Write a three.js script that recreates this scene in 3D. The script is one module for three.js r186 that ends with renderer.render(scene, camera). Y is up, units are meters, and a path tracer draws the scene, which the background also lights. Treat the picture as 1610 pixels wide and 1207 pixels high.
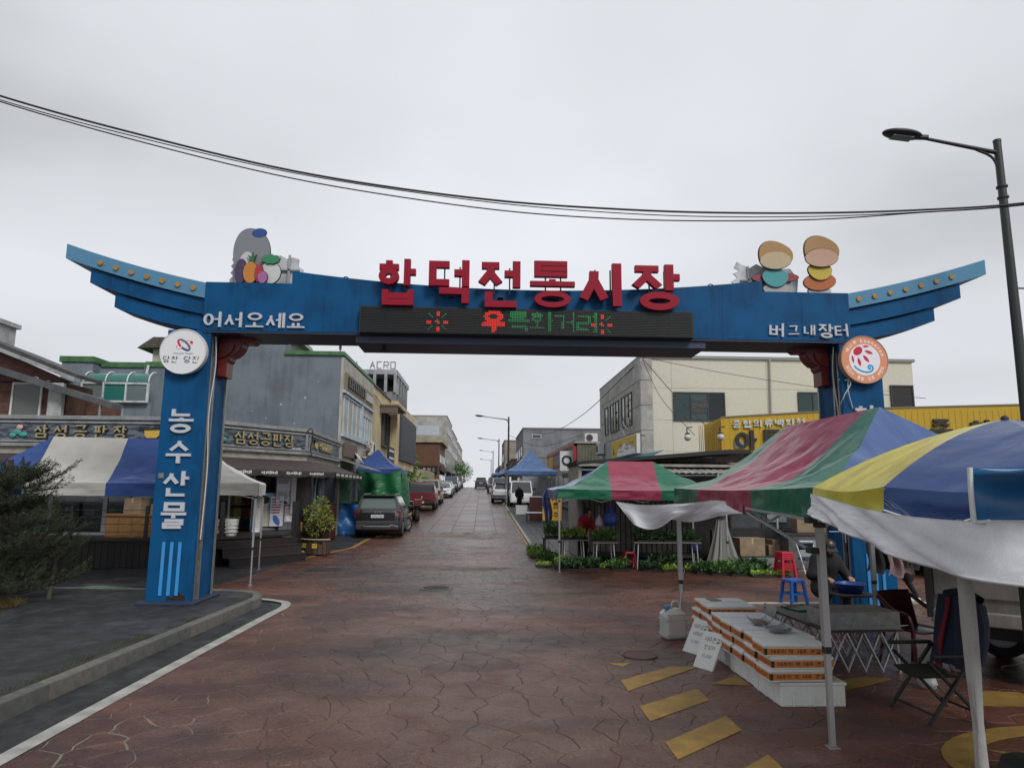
import * as THREE from 'three';
import { mergeGeometries, mergeVertices, toCreasedNormals } from 'three/addons/utils/BufferGeometryUtils.js';
import { RoundedBoxGeometry } from 'three/addons/geometries/RoundedBoxGeometry.js';
import { MarchingCubes } from 'three/addons/objects/MarchingCubes.js';

// ---------- camera, sky, sun, exposure ----------
const scene = new THREE.Scene();
const camera = new THREE.PerspectiveCamera(58.7, 1024 / 767, 0.1, 4000);
camera.rotation.order = 'YXZ';
camera.position.set(0, 2.1, 0);
camera.rotation.set(THREE.MathUtils.degToRad(8.79), THREE.MathUtils.degToRad(-2.4), THREE.MathUtils.degToRad(0.46));
const renderer = new THREE.WebGLRenderer({ antialias: true });
renderer.setSize(1024, 767);
renderer.toneMapping = THREE.LinearToneMapping;
renderer.toneMappingExposure = 1.4;
renderer.shadowMap.enabled = true;

function rng(s) { return () => { s |= 0; s = s + 0x6D2B79F5 | 0; let t = Math.imul(s ^ s >>> 15, 1 | s); t = t + Math.imul(t ^ t >>> 7, 61 | t) ^ t; return ((t ^ t >>> 14) >>> 0) / 4294967296; }; }
const PERM = (() => { const r = rng(77), a = new Float32Array(65536); for (let i = 0; i < 65536; i++) a[i] = r(); return a; })();
const hash = (x, y) => PERM[((x & 255) << 8 | (y & 255))];
function vn(x, y, px = 256, py = px) {            // value noise, periodic in px, py
  const xi = Math.floor(x), yi = Math.floor(y); let fx = x - xi, fy = y - yi;
  fx = fx * fx * (3 - 2 * fx); fy = fy * fy * (3 - 2 * fy);
  const w = (a, p) => ((a % p) + p) % p, x0 = w(xi, px), x1 = w(xi + 1, px), y0 = w(yi, py), y1 = w(yi + 1, py);
  const a = hash(x0, y0), b = hash(x1, y0), c = hash(x0, y1), d = hash(x1, y1);
  return a + (b - a) * fx + (c - a) * fy + (a - b - c + d) * fx * fy;
}
function fbm(x, y, o = 4, p = 256) { let s = 0, a = .5, t = 0; for (let i = 0; i < o; i++) { s += a * vn(x, y, p, p); t += a; x *= 2; y *= 2; p *= 2; a *= .5; } return s / t; }
const lerp = (a, b, t) => a + (b - a) * t, clamp = (x, a = 0, b = 1) => Math.min(b, Math.max(a, x)), smooth = (a, b, x) => { const t = clamp((x - a) / (b - a)); return t * t * (3 - 2 * t); };

{ // overcast sky: one even layer of low cloud with soft lumps
  const W = 1024, Hh = 512, d = new Float32Array(W * Hh * 4);
  for (let j = 0; j < Hh; j++) for (let i = 0; i < W; i++) {
    const el = (j + .5) / Hh * Math.PI - Math.PI / 2, az = (i + .5) / W * Math.PI * 2;
    const k = 1 / Math.max(.13, Math.sin(Math.abs(el)) + .12), X = Math.cos(az) * Math.cos(el) * k, Y = Math.sin(az) * Math.cos(el) * k;
    const n1 = fbm(X * .9 + 40, Y * .9 + 40, 5), n2 = fbm(X * .35 + 90, Y * .35 + 15, 3);
    let v = .475 + (n1 - .5) * .55 + (n2 - .5) * .5; v = v > .5 ? .5 + (v - .5) * .45 : v;
    v = lerp(.545, v, smooth(0, .4, Math.abs(el)));
    const q = (j * W + i) * 4; d[q] = v * .958; d[q + 1] = v * .988; d[q + 2] = v * 1.045; d[q + 3] = 1;
  }
  const sky = new THREE.DataTexture(d, W, Hh, THREE.RGBAFormat, THREE.FloatType);
  sky.mapping = THREE.EquirectangularReflectionMapping; sky.magFilter = sky.minFilter = THREE.LinearFilter; sky.needsUpdate = true;
  scene.background = sky; scene.environment = sky;
}
const sun = new THREE.DirectionalLight(new THREE.Color(1, .985, .96), 1.5);
sun.position.set(24, 46, 30); sun.target.position.set(0, 0, -14); scene.add(sun, sun.target);
sun.castShadow = true; sun.shadow.radius = 40; sun.shadow.mapSize.set(2048, 2048);
Object.assign(sun.shadow.camera, { left: -30, right: 30, top: 40, bottom: -60, near: 1, far: 220 });

// ---------- helpers ----------
const V = (x, y, z) => new THREE.Vector3(x, y, z), PI = Math.PI;
function xf(g, x = 0, y = 0, z = 0, ry = 0, rx = 0, rz = 0) { if (rx || rz || ry) g.applyMatrix4(new THREE.Matrix4().makeRotationFromEuler(new THREE.Euler(rx, ry, rz, 'YXZ'))); return g.translate(x, y, z); }
const B = (w, h, d, x = 0, y = 0, z = 0, b = 0, ry = 0, rx = 0, rz = 0) => xf(b ? new RoundedBoxGeometry(w, h, d, 1, Math.min(b, w * .49, h * .49, d * .49)) : new THREE.BoxGeometry(w, h, d), x, y, z, ry, rx, rz);
const BB = (x0, x1, y0, y1, z0, z1, b = 0) => B(Math.abs(x1 - x0), Math.abs(y1 - y0), Math.abs(z1 - z0), (x0 + x1) / 2, (y0 + y1) / 2, (z0 + z1) / 2, b);
const C = (r1, r2, h, x = 0, y = 0, z = 0, s = 14, rx = 0, rz = 0) => xf(new THREE.CylinderGeometry(r1, r2, h, s), x, y, z, 0, rx, rz);
const S = (r, x, y, z, sx = 1, sy = 1, sz = 1, n = 14) => new THREE.SphereGeometry(r, n, Math.max(6, n * .7 | 0)).scale(sx, sy, sz).translate(x, y, z);
function between(g, p, q) { const a = V(...p), b = V(...q), d = b.clone().sub(a); const m = new THREE.Matrix4().makeRotationFromQuaternion(new THREE.Quaternion().setFromUnitVectors(V(0, 1, 0), d.clone().normalize())); return g.applyMatrix4(m).translate((p[0] + q[0]) / 2, (p[1] + q[1]) / 2, (p[2] + q[2]) / 2); }
const dist = (p, q) => Math.hypot(p[0] - q[0], p[1] - q[1], p[2] - q[2]);
const rod = (p, q, r = .02, s = 8, r2 = r) => between(new THREE.CylinderGeometry(r2, r, dist(p, q), s), p, q);
const bar = (p, q, w = .03, d = w) => between(new THREE.BoxGeometry(w, dist(p, q), d), p, q);
const tube = (pts, r = .02, n = 24, rs = 6) => new THREE.TubeGeometry(new THREE.CatmullRomCurve3(pts.map(p => V(...p))), n, r, rs);
function shape(pts, holes = []) { const s = new THREE.Shape(pts.map(p => new THREE.Vector2(p[0], p[1]))); for (const h of holes) s.holes.push(new THREE.Path(h.map(p => new THREE.Vector2(p[0], p[1])))); return s; }
const ext = (s, depth, bev = 0, cs = 8) => new THREE.ExtrudeGeometry(Array.isArray(s) ? shape(s) : s, { depth, curveSegments: cs, bevelEnabled: bev > 0, bevelSize: bev, bevelThickness: bev, bevelSegments: 1, bevelOffset: -bev });
const lathe = (pts, n = 18) => new THREE.LatheGeometry(pts.map(p => new THREE.Vector2(p[0], p[1])), n);
function grid(nu, nv, f) { // parametric sheet
  const g = new THREE.PlaneGeometry(1, 1, nu, nv), p = g.attributes.position, u = g.attributes.uv;
  for (let i = 0; i < p.count; i++) { const r = f(u.getX(i), u.getY(i)); p.setXYZ(i, r[0], r[1], r[2]); }
  g.computeVertexNormals(); return g;
}
function thick(nu, nv, f, t = .004) { // the same sheet with two sides t apart and a rim
  const a = grid(nu, nv, f), p = a.attributes.position, n = a.attributes.normal, P = [], I = [], N = p.count;
  for (let s = 0; s < 2; s++) for (let i = 0; i < N; i++) P.push(p.getX(i) + n.getX(i) * t * (.5 - s), p.getY(i) + n.getY(i) * t * (.5 - s), p.getZ(i) + n.getZ(i) * t * (.5 - s));
  const ix = a.index.array; for (let i = 0; i < ix.length; i += 3) { I.push(ix[i], ix[i + 1], ix[i + 2], N + ix[i], N + ix[i + 2], N + ix[i + 1]); }
  const w = nu + 1, e = (q, r) => I.push(q, r, N + q, r, N + r, N + q);
  for (let i = 0; i < nu; i++) { e(i + 1, i); e(nv * w + i, nv * w + i + 1); }
  for (let j = 0; j < nv; j++) { e(j * w, (j + 1) * w); e((j + 1) * w + nu, j * w + nu); }
  const g = new THREE.BufferGeometry(); g.setAttribute('position', new THREE.Float32BufferAttribute(P, 3)); g.setIndex(I);
  const uv = new Float32Array(N * 4), u = a.attributes.uv.array; uv.set(u); uv.set(u, N * 2); g.setAttribute('uv', new THREE.BufferAttribute(uv, 2));
  g.computeVertexNormals(); return g;
}
function poly(pts3) { // flat fan polygon
  const P = []; for (let i = 1; i < pts3.length - 1; i++) P.push(...pts3[0], ...pts3[i], ...pts3[i + 1]);
  const g = new THREE.BufferGeometry(); g.setAttribute('position', new THREE.Float32BufferAttribute(P, 3)); g.computeVertexNormals(); return g;
}
function metreUV(g) { // uv in metres on the face's main plane, in the part's own axes
  const p = g.attributes.position, n = g.attributes.normal, u = new Float32Array(p.count * 2);
  for (let i = 0; i < p.count; i++) {
    const ax = Math.abs(n.getX(i)), ay = Math.abs(n.getY(i)), az = Math.abs(n.getZ(i)), x = p.getX(i), y = p.getY(i), z = p.getZ(i);
    if (ay >= ax && ay >= az) { u[2 * i] = x; u[2 * i + 1] = -z; } else if (ax > az) { u[2 * i] = z; u[2 * i + 1] = y; } else { u[2 * i] = x; u[2 * i + 1] = y; }
  }
  g.setAttribute('uv', new THREE.BufferAttribute(u, 2)); return g;
}
function merge(geos, keepUV) {
  geos = [geos].flat(9).filter(Boolean).map(g => { g = g.index ? g.toNonIndexed() : g; for (const k of Object.keys(g.attributes)) if (!['position', 'normal', 'uv'].includes(k) && !(k === 'color' && keepUV === 'color')) g.deleteAttribute(k); g.clearGroups?.(); if (!keepUV || !g.attributes.uv) metreUV(g); return g; });
  return geos.length > 1 ? mergeGeometries(geos) : geos[0];
}
const used = {};
function numbered(n) { const k = used[n] = (used[n] ?? -1) + 1; return k ? n + '_' + String(k).padStart(3, '0') : n; }
function obj(name, geos, m, parent = scene, keepUV) {
  const o = new THREE.Mesh(merge(geos, keepUV), m); o.castShadow = o.receiveShadow = true;
  o.name = parent === scene ? numbered(name) : name; parent.add(o); return o;
}
function tag(o, label, category, group) { o.userData.label = label; if (category) o.userData.category = category; if (group) o.userData.group = group; return o; }
function thing(name, label, category, p = [0, 0, 0], turn = 0, group) { const o = new THREE.Group(); o.name = numbered(name); scene.add(o); o.position.set(...p); o.rotation.y = turn; return tag(o, label, category, group); }
function struct(name, geos, m, parent = scene, keepUV) { const o = obj(name, geos, m, parent, keepUV); if (parent === scene) o.userData.kind = 'structure'; return o; }
function dup(root, p, turn = 0, label) { const r = root.clone(); r.userData = { ...root.userData }; r.name = numbered(root.name.replace(/_\d{3}$/, '')); scene.add(r); r.position.set(...p); r.rotation.y = turn; if (label) r.userData.label = label; return r; }

function mirror(g) { g = g.index ? g.toNonIndexed() : g; g.scale(-1, 1, 1); for (const k of ['position', 'normal', 'uv']) { const a = g.attributes[k]; if (!a) continue; const n = a.itemSize, r = a.array; for (let i = 0; i < a.count; i += 3) for (let c = 0; c < n; c++) { const t = r[(i + 1) * n + c]; r[(i + 1) * n + c] = r[(i + 2) * n + c]; r[(i + 2) * n + c] = t; } } return g; }
// put geometry built against a wall (x along A->B, y up, z out of the wall) where the wall stands
const wall = (A, Bp) => { const th = Math.atan2(-(Bp[1] - A[1]), Bp[0] - A[0]); return g => [g].flat(9).map(q => q.rotateY(th).translate(A[0], 0, A[1])); };
const wlen = (A, Bp) => Math.hypot(Bp[0] - A[0], Bp[1] - A[1]);

// ---------- textures and materials ----------
function dataTex(w, h, f, srgb) {
  const d = new Uint8Array(w * h * 4);
  for (let j = 0; j < h; j++) for (let i = 0; i < w; i++) { const c = f(i / w, j / h), q = (j * w + i) * 4; if (c.length) { d[q] = c[0] * 255; d[q + 1] = c[1] * 255; d[q + 2] = c[2] * 255; } else d[q] = d[q + 1] = d[q + 2] = clamp(c) * 255; d[q + 3] = 255; }
  const t = new THREE.DataTexture(d, w, h); t.wrapS = t.wrapT = THREE.RepeatWrapping; t.magFilter = THREE.LinearFilter; t.minFilter = THREE.LinearMipmapLinearFilter; t.generateMipmaps = true; if (srgb) t.colorSpace = THREE.SRGBColorSpace; t.needsUpdate = true; return t;
}
function rep(t, s) { const c = t.clone(); c.repeat.set(1 / s, 1 / s); c.needsUpdate = true; return c; }
const TX = {
  grain: dataTex(512, 512, (u, v) => .80 + .2 * (.5 * vn(u * 256, v * 256, 256) + .5 * vn(u * 128, v * 128, 128)), true),
  mottle: dataTex(512, 512, (u, v) => .58 + .42 * clamp(.15 + .95 * (.7 * fbm(u * 6, v * 6, 5, 6) + .3 * vn(u * 200, v * 200, 200))), true),
  streak: dataTex(512, 512, (u, v) => { const s = fbm(u * 48, v * 3, 3, 48), m = fbm(u * 5 + 3, v * 5, 4, 5); return .74 + .26 * clamp(.62 * m + .42 * smooth(.25, .6, .35 * s + .65 * m) * 1.0 + .25 * vn(u * 220, v * 220, 220)); }, true),
  fabric: dataTex(512, 512, (u, v) => .84 + .10 * fbm(u * 5, v * 5, 4, 5) + .06 * vn(u * 230, v * 230, 230), true),
  wood: dataTex(512, 512, (u, v) => .55 + .45 * clamp(.2 + .8 * (.6 * fbm(u * 40, v * 4, 3, 40) + .4 * fbm(u * 150, v * 6, 2, 150))), true),
  tile: dataTex(512, 512, (u, v) => { const n = fbm(u * 7, v * 26, 4, 7), k = vn(u * 60, v * 200, 60, 200); return n + .2 * k > .62 ? 1 : .55 + .2 * n; }, true),
  asph: dataTex(1024, 1024, (u, v) => { const b = fbm(u * 5, v * 5, 4, 5), m = fbm(u * 22 + 7, v * 22, 3, 22), s = hash(u * 1024 | 0, v * 1024 | 0), k = hash(u * 512 | 0, (v * 512 | 0) + 77); return clamp(.42 + .5 * (b - .35) + .5 * (m - .5) + .34 * (s - .5) + (k > .965 ? .4 : 0), .12, 1); }, true),
  bump: dataTex(512, 512, (u, v) => .5 * vn(u * 180, v * 180, 180) + .3 * vn(u * 70, v * 70, 70) + .2 * vn(u * 20, v * 20, 20)),
  wrinkle: dataTex(512, 512, (u, v) => .65 * vn(u * 5 + 1.2 * fbm(u * 3, v * 3, 2, 3), v * 14, 5, 14) + .35 * fbm(u * 9, v * 12, 3, 9)),
};
const cache = {};
function tx(k, s) { return cache[k + s] ??= rep(TX[k], s); }
const col = c => Array.isArray(c) ? new THREE.Color().setRGB(...c) : new THREE.Color(c);
function mat(c, o = {}) {
  const P = o.trans || o.cc || o.sheen || o.sp !== undefined, m = new (P ? THREE.MeshPhysicalMaterial : THREE.MeshStandardMaterial)({ color: col(c), roughness: o.r ?? .7, metalness: o.m ?? 0, side: THREE.DoubleSide });
  if (o.t) m.map = tx(o.t, o.s ?? 1); if (o.b) { m.bumpMap = tx(o.bt ?? 'bump', o.bs ?? .5); m.bumpScale = o.b; }
  if (o.trans) { m.transmission = o.trans; m.thickness = 0; } if (o.cc) { m.clearcoat = o.cc; m.clearcoatRoughness = o.cr ?? .08; }
  if (o.sp !== undefined) m.specularIntensity = o.sp; if (o.e) { m.emissive = col(o.e); m.emissiveIntensity = o.ei ?? 1; } return m;
}
const paint = (c, r = .45, s = 2.5) => mat(c, { r, t: 'streak', s, b: .0006, bs: .7 });
const cloth = (c, o = {}) => mat(c, { r: .85, t: 'fabric', s: 1.4, b: .028, bt: 'wrinkle', bs: 1.5, ...o });
const M = {
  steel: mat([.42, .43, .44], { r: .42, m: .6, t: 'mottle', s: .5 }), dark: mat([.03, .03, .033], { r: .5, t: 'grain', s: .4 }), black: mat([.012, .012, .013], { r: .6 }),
  white: mat([.72, .72, .71], { r: .5, t: 'grain', s: .5 }), glass: mat([.02, .028, .03], { r: .06, cc: 1 }), pane: (() => { const m = mat([.75, .82, .8], { r: .04, trans: 1 }); return m; })(),
  rubber: mat([.014, .014, .015], { r: .8, b: .002, bs: .1 }), asphalt: mat([.115, .118, .124], { r: .66, t: 'asph', s: 3.1, b: .012, bs: .25 }), concrete: mat([.26, .26, .25], { r: .85, t: 'streak', s: 2, b: .003, bs: .4 }),
  zinc: mat([.45, .46, .47], { r: .4, m: .7, t: 'mottle', s: .6 }), alu: mat([.55, .56, .57], { r: .35, m: .6, t: 'grain', s: .3 }),
};

// ---------- Hangul lettering: strokes in a unit square (y down) ----------
const JL = 'ㄱㄲㄴㄷㄸㄹㅁㅂㅃㅅㅆㅇㅈㅉㅊㅋㅌㅍㅎ', JV = 'ㅏㅐㅑㅒㅓㅔㅕㅖㅗㅘㅙㅚㅛㅜㅝㅞㅟㅠㅡㅢㅣ', JT = ' ㄱㄲㄳㄴㄵㄶㄷㄹㄺㄻㄼㄽㄾㄿㅀㅁㅂㅄㅅㅆㅇㅈㅊㅋㅌㅍㅎ';
const JAMO = {
  'ㄱ': [[0, 0, 1, 0, .82, 1]], 'ㄴ': [[0, 0, 0, 1, 1, 1]], 'ㄷ': [[1, 0, 0, 0, 0, 1, 1, 1]], 'ㄹ': [[0, 0, 1, 0, 1, .5, 0, .5, 0, 1, 1, 1]], 'ㅁ': [[0, 0, 1, 0, 1, 1, 0, 1, 0, 0]],
  'ㅂ': [[0, 0, 0, 1, 1, 1, 1, 0], [0, .5, 1, .5]], 'ㅅ': [[.52, 0, .5, .3, 0, 1], [.5, .32, 1, 1]], 'ㅇ': [['o', .5, .5, .5, .5]], 'ㅈ': [[0, 0, 1, 0], [.56, 0, .48, .4, 0, 1], [.5, .42, 1, 1]],
  'ㅊ': [[.5, -.2, .5, -.04], [0, .14, 1, .14], [.54, .14, .46, .5, 0, 1], [.48, .5, 1, 1]], 'ㅋ': [[0, 0, 1, 0, .82, 1], [0, .5, .92, .5]], 'ㅌ': [[1, 0, 0, 0, 0, 1, 1, 1], [0, .5, 1, .5]],
  'ㅍ': [[0, 0, 1, 0], [0, 1, 1, 1], [.28, 0, .28, 1], [.72, 0, .72, 1]], 'ㅎ': [[.5, -.16, .5, .04], [0, .2, 1, .2], ['o', .5, .7, .36, .3]], 'ㅆ': [[.25, 0, .2, .4, 0, 1], [.22, .4, .48, 1], [.75, 0, .7, .4, .5, 1], [.72, .4, 1, 1]],
};
function syllable(ch) {
  const k = ch.charCodeAt(0) - 0xAC00, out = [];
  const put = (j, x0, y0, x1, y1, fin) => { for (const s of fin && j === 'ㄱ' ? [[0, 0, 1, 0, 1, 1]] : JAMO[j] ?? []) out.push(s[0] === 'o' ? ['o', lerp(x0, x1, s[1]), lerp(y0, y1, s[2]), s[3] * (x1 - x0), s[4] * (y1 - y0)] : s.map((q, i) => i % 2 ? lerp(y0, y1, q) : lerp(x0, x1, q))); };
  if (k < 0 || k > 11171) return out;
  const L = JL[k / 588 | 0], v = JV[(k % 588) / 28 | 0], F = JT[k % 28], f = F !== ' ', e = f ? .6 : .97, ln = (...a) => out.push(a);
  if ('ㅏㅐㅑㅓㅔㅕㅖㅣ'.includes(v)) {
    const dbl = 'ㅐㅔㅖ'.includes(v), m = e * .5, w = dbl ? .44 : 'ㅓㅕ'.includes(v) ? .46 : .54;
    put(L, .05, f ? .12 : .2, w, f ? .52 : .82);
    if (v === 'ㅏ') { ln(.76, .02, .76, e); ln(.76, m, .98, m); } if (v === 'ㅑ') { ln(.76, .02, .76, e); ln(.76, m - .12, .98, m - .12); ln(.76, m + .12, .98, m + .12); }
    if (v === 'ㅓ') { ln(.86, .02, .86, e); ln(.58, m, .86, m); } if (v === 'ㅕ') { ln(.86, .02, .86, e); ln(.58, m - .12, .86, m - .12); ln(.58, m + .1, .86, m + .1); } if (v === 'ㅣ') ln(.84, .02, .84, e);
    if (v === 'ㅐ') { ln(.66, .04, .66, e); ln(.92, .02, .92, e); ln(.66, m, .92, m); } if (v === 'ㅔ' || v === 'ㅖ') { ln(.74, .04, .74, e); ln(.95, .02, .95, e); ln(.54, m, .74, m); }
    if (f) put(F, .22, .7, .86, .97, 1);
  } else if ('ㅗㅛㅜㅠㅡ'.includes(v)) {
    put(L, .18, f ? .05 : .08, .82, f ? .29 : v === 'ㅡ' ? .56 : .46); const b = f ? (v === 'ㅗ' ? .5 : .45) : 'ㅗㅛ'.includes(v) ? .9 : v === 'ㅡ' ? .82 : .64;
    ln(.02, b, .98, b); if (v === 'ㅗ') ln(.5, b - (f ? .1 : .26), .5, b); if (v === 'ㅛ') { ln(.36, b - .26, .36, b); ln(.64, b - .26, .64, b); } if (v === 'ㅜ') ln(.5, b, .5, f ? .62 : .98); if (v === 'ㅠ') { ln(.34, b, .34, f ? .6 : .98); ln(.66, b, .66, f ? .6 : .98); }
    if (f) put(F, .18, .71, .82, .97, 1);
  } else { // mixed
    put(L, .06, f ? .06 : .1, .52, f ? .3 : .46); const b = f ? .5 : .76; ln(.02, b, .62, b); ln(.84, .02, .84, f ? .6 : .97);
    if ('ㅘㅙㅚ'.includes(v)) ln(.3, b - .2, .3, b); if ('ㅝㅟㅞ'.includes(v)) ln(.3, b, .3, b + .16); if (v === 'ㅘ') ln(.84, .42, .99, .42); if (v === 'ㅝ') ln(.68, .62, .84, .62);
    if (f) put(F, .2, .71, .84, .97, 1);
  }
  return out;
}
function strokeOutline(p, w) { // polyline -> closed outline with mitred corners
  const n = p.length / 2, q = i => [p[2 * i], p[2 * i + 1]], L = [], R = [];
  const closed = n > 3 && p[0] === p[2 * n - 2] && p[1] === p[2 * n - 1];
  for (let i = 0; i < n; i++) {
    const a = q(i > 0 ? i - 1 : closed ? n - 2 : 0), b = q(i), c = q(i < n - 1 ? i + 1 : closed ? 1 : n - 1);
    const d1 = [b[0] - a[0], b[1] - a[1]], d2 = [c[0] - b[0], c[1] - b[1]], l1 = Math.hypot(...d1), l2 = Math.hypot(...d2);
    const n1 = l1 ? [-d1[1] / l1, d1[0] / l1] : null, n2 = l2 ? [-d2[1] / l2, d2[0] / l2] : null;
    let m = n1 && n2 ? [n1[0] + n2[0], n1[1] + n2[1]] : n1 ?? n2; const lm = Math.hypot(...m), k = n1 && n2 ? Math.min(2.2, 2 / lm) / lm : 1;
    const e = closed ? [0, 0] : i === 0 ? [-d2[0] / l2 * 0, 0] : [0, 0];
    L.push([b[0] + e[0] + m[0] * k * w / 2, b[1] + m[1] * k * w / 2]); R.push([b[0] - m[0] * k * w / 2, b[1] - m[1] * k * w / 2]);
  }
  return closed ? { outer: L, inner: R } : { outer: [...L, ...R.reverse()] };
}
function hangul3D(ch, size, wx, depth, aspect = 1, bev = 0, ky = 1.3) { // level strokes are ky times thinner than upright ones
  const un = a => a.map(([x, y]) => [x, y / ky]); // raised letter, centred, front towards +z
  const gs = []; let k = 0;
  const P = ([x, y]) => [(x - .5) * size * aspect, (.5 - y) * size];
  for (const s of syllable(ch)) {
    let sh; const dz = depth + .0017 * k++;
    if (s[0] === 'o') { const ring = r => Array.from({ length: 28 }, (_, i) => P([s[1] + (s[3] + r) * Math.cos(i / 14 * PI), s[2] + (s[4] + r / ky) * Math.sin(i / 14 * PI)])); sh = shape(ring(wx / 2), [ring(-wx / 2)]); }
    else { const o = strokeOutline(s.map((q, i) => i % 2 ? q * ky : q), wx); o.outer = un(o.outer); if (o.inner) o.inner = un(o.inner); const area = a => a.reduce((t, p, i) => { const q = a[(i + 1) % a.length]; return t + p[0] * q[1] - q[0] * p[1]; }, 0); if (o.inner) { const big = Math.abs(area(o.outer)) > Math.abs(area(o.inner)); sh = shape((big ? o.outer : o.inner).map(P), [(big ? o.inner : o.outer).map(P)]); } else sh = shape(o.outer.map(P)); }
    gs.push(ext(sh, dz, bev));
  }
  return gs;
}
function drawHangul(x, text, x0, y0, size, w, color, gap = 1.12, asp = 1) { // on a canvas: text at top-left x0,y0
  x.strokeStyle = color; x.lineWidth = w * size; x.lineJoin = 'miter'; x.lineCap = 'butt';
  let X = x0;
  for (const ch of text) {
    if (ch === ' ') { X += size * .5; continue; }
    for (const s of syllable(ch)) { x.beginPath(); if (s[0] === 'o') x.ellipse(X + s[1] * size * asp, y0 + s[2] * size, Math.abs(s[3]) * size * asp, Math.abs(s[4]) * size, 0, 0, 7); else for (let i = 0; i < s.length; i += 2) x[i ? 'lineTo' : 'moveTo'](X + s[i] * size * asp, y0 + s[i + 1] * size); x.stroke(); }
    X += size * gap * asp;
  }
  return X;
}
function canvasTex(w, h, draw) { const c = document.createElement('canvas'); c.width = w; c.height = h; const x = c.getContext('2d'); draw(x, w, h); const t = new THREE.CanvasTexture(c); t.colorSpace = THREE.SRGBColorSpace; t.needsUpdate = true; return t; }
function printMat(w, h, draw, o = {}) { const m = mat([1, 1, 1], { r: o.r ?? .5, ...o }); m.map = canvasTex(w, h, draw); return m; }
// a thin printed plate facing +z, uv 0..1 over its front
function plate(w, h, x = 0, y = 0, z = 0, ry = 0, rx = 0) { return xf(new THREE.PlaneGeometry(w, h), x, y, z, ry, rx); }
function leafSetEarly(l) { return leafSet(l); }
// ---------- ground ----------
const slopeAt = t => t < 17 ? 0 : t < 30 ? .027 * (t - 17) / 13 : t < 95 ? .027 : t < 135 ? .027 * (135 - t) / 40 : -.012 * Math.min(1, (t - 135) / 20);
const PROF = (() => { const a = [0]; for (let i = 1; i <= 4000; i++) a.push(a[i - 1] + slopeAt((i - .5) * .1) * .1); return a; })();
function gy(z) { const d = clamp(-z, 0, 399) * 10, i = Math.floor(d); return lerp(PROF[i], PROF[Math.min(4000, i + 1)], d - i); }
// a sheet over an outline in x,z, cut into short rows along z so that it follows the rise
function sheet(x0f, x1f, z0, z1, dy, nx = 1, step = 1.5) {
  const n = Math.max(1, Math.round(Math.abs(z1 - z0) / step));
  return grid(nx, n, (u, v) => { const z = lerp(z0, z1, 1 - v), a = typeof x0f === 'function' ? x0f(z) : x0f, b = typeof x1f === 'function' ? x1f(z) : x1f; return [lerp(a, b, u), gy(z) + dy, z]; });
}
const ground = [];
for (const [z0, z1, st] of [[60, -14, 40], [-14, -140, 1.5], [-140, -400, 8], [-400, -3000, 1000]]) ground.push(sheet(-900, 900, z0, z1, -.012, 6, st));
struct('ground', ground, M.asphalt);

// red stamped paving: joint bed, then raised stones whose crooked outlines come from one Voronoi net
const roadL = z => z > -12.9 ? lerp(-3.7, -3.5, clamp((-2 - z) / 10.9)) : z > -13.3 ? lerp(-3.5, -3.68, (-12.9 - z) / .4) : z > -13.62 ? lerp(-3.68, -4.2, (-13.3 - z) / .32) : z > -13.8 ? lerp(-4.2, -4.75, (-13.62 - z) / .18) : z > -14.6 ? lerp(-4.75, -5.75, (-13.8 - z) / .8) : z > -21 ? lerp(-5.75, -5.32, (-14.6 - z) / 6.4) : z > -24 ? lerp(-5.32, -4.5, (-21 - z) / 3) : -4.4;
const roadR = z => z > -18.6 ? 12 : z > -21.5 ? 1.72 : 1.66;
const CX0 = -6, CX1 = 12.2, CZ0 = -30, CZ1 = -1.2;
const roadTex = dataTex(2048, 2048, (u, v) => {
  const x = lerp(CX0, CX1, u), z = lerp(CZ0, CZ1, v);
  const n = fbm(x * .35 + 9, z * .35 + 60, 5), f = fbm(x * 3 + 5, z * 3 + 80, 4), sp = hash(u * 2048 * 1.7 | 0, v * 2048 * 1.3 | 0);
  let wear = clamp(smooth(-4.6, -1.2, x) * (1 - smooth(1.2, 3.6, x)) * .85 + (n - .5) * 1.5 + (f - .5) * .9);         // traffic has scrubbed the dye off the middle
  const rub = smooth(.5, .62, fbm(x * .5 + 30, z * 1.7 + 10, 4)) * .5;
  let r = lerp(.128, .102, wear), g = lerp(.043, .055, wear), b = lerp(.026, .038, wear);
  const st = smooth(.56, .7, fbm(x * .8 + 70, z * .8 + 20, 5)) * .45, k = (.55 + .9 * f) * (1 - rub * .6) * (1 - st) * (.5 + 1.0 * sp);
  const s = Math.pow, e = q => s(clamp(q * k), 1 / 2.2);
  return [e(r), e(g), e(b)];
}, true);
roadTex.wrapS = roadTex.wrapT = THREE.ClampToEdgeWrapping;
const roadRough = dataTex(1024, 1024, (u, v) => { const x = lerp(CX0, CX1, u), z = lerp(CZ0, CZ1, v), n = fbm(x * .5 + 12, z * .9 + 33, 5), f = fbm(x * 5, z * 5, 3); const r = clamp(.31 + (n - .5) * .8 + (f - .5) * .35, .16, .8); return [r, r, r]; });
roadRough.wrapS = roadRough.wrapT = THREE.ClampToEdgeWrapping;
const stoneMat = new THREE.MeshStandardMaterial({ roughness: 1, side: THREE.DoubleSide, map: roadTex, roughnessMap: roadRough, bumpMap: tx('bump', .012), bumpScale: .004 });
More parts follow.
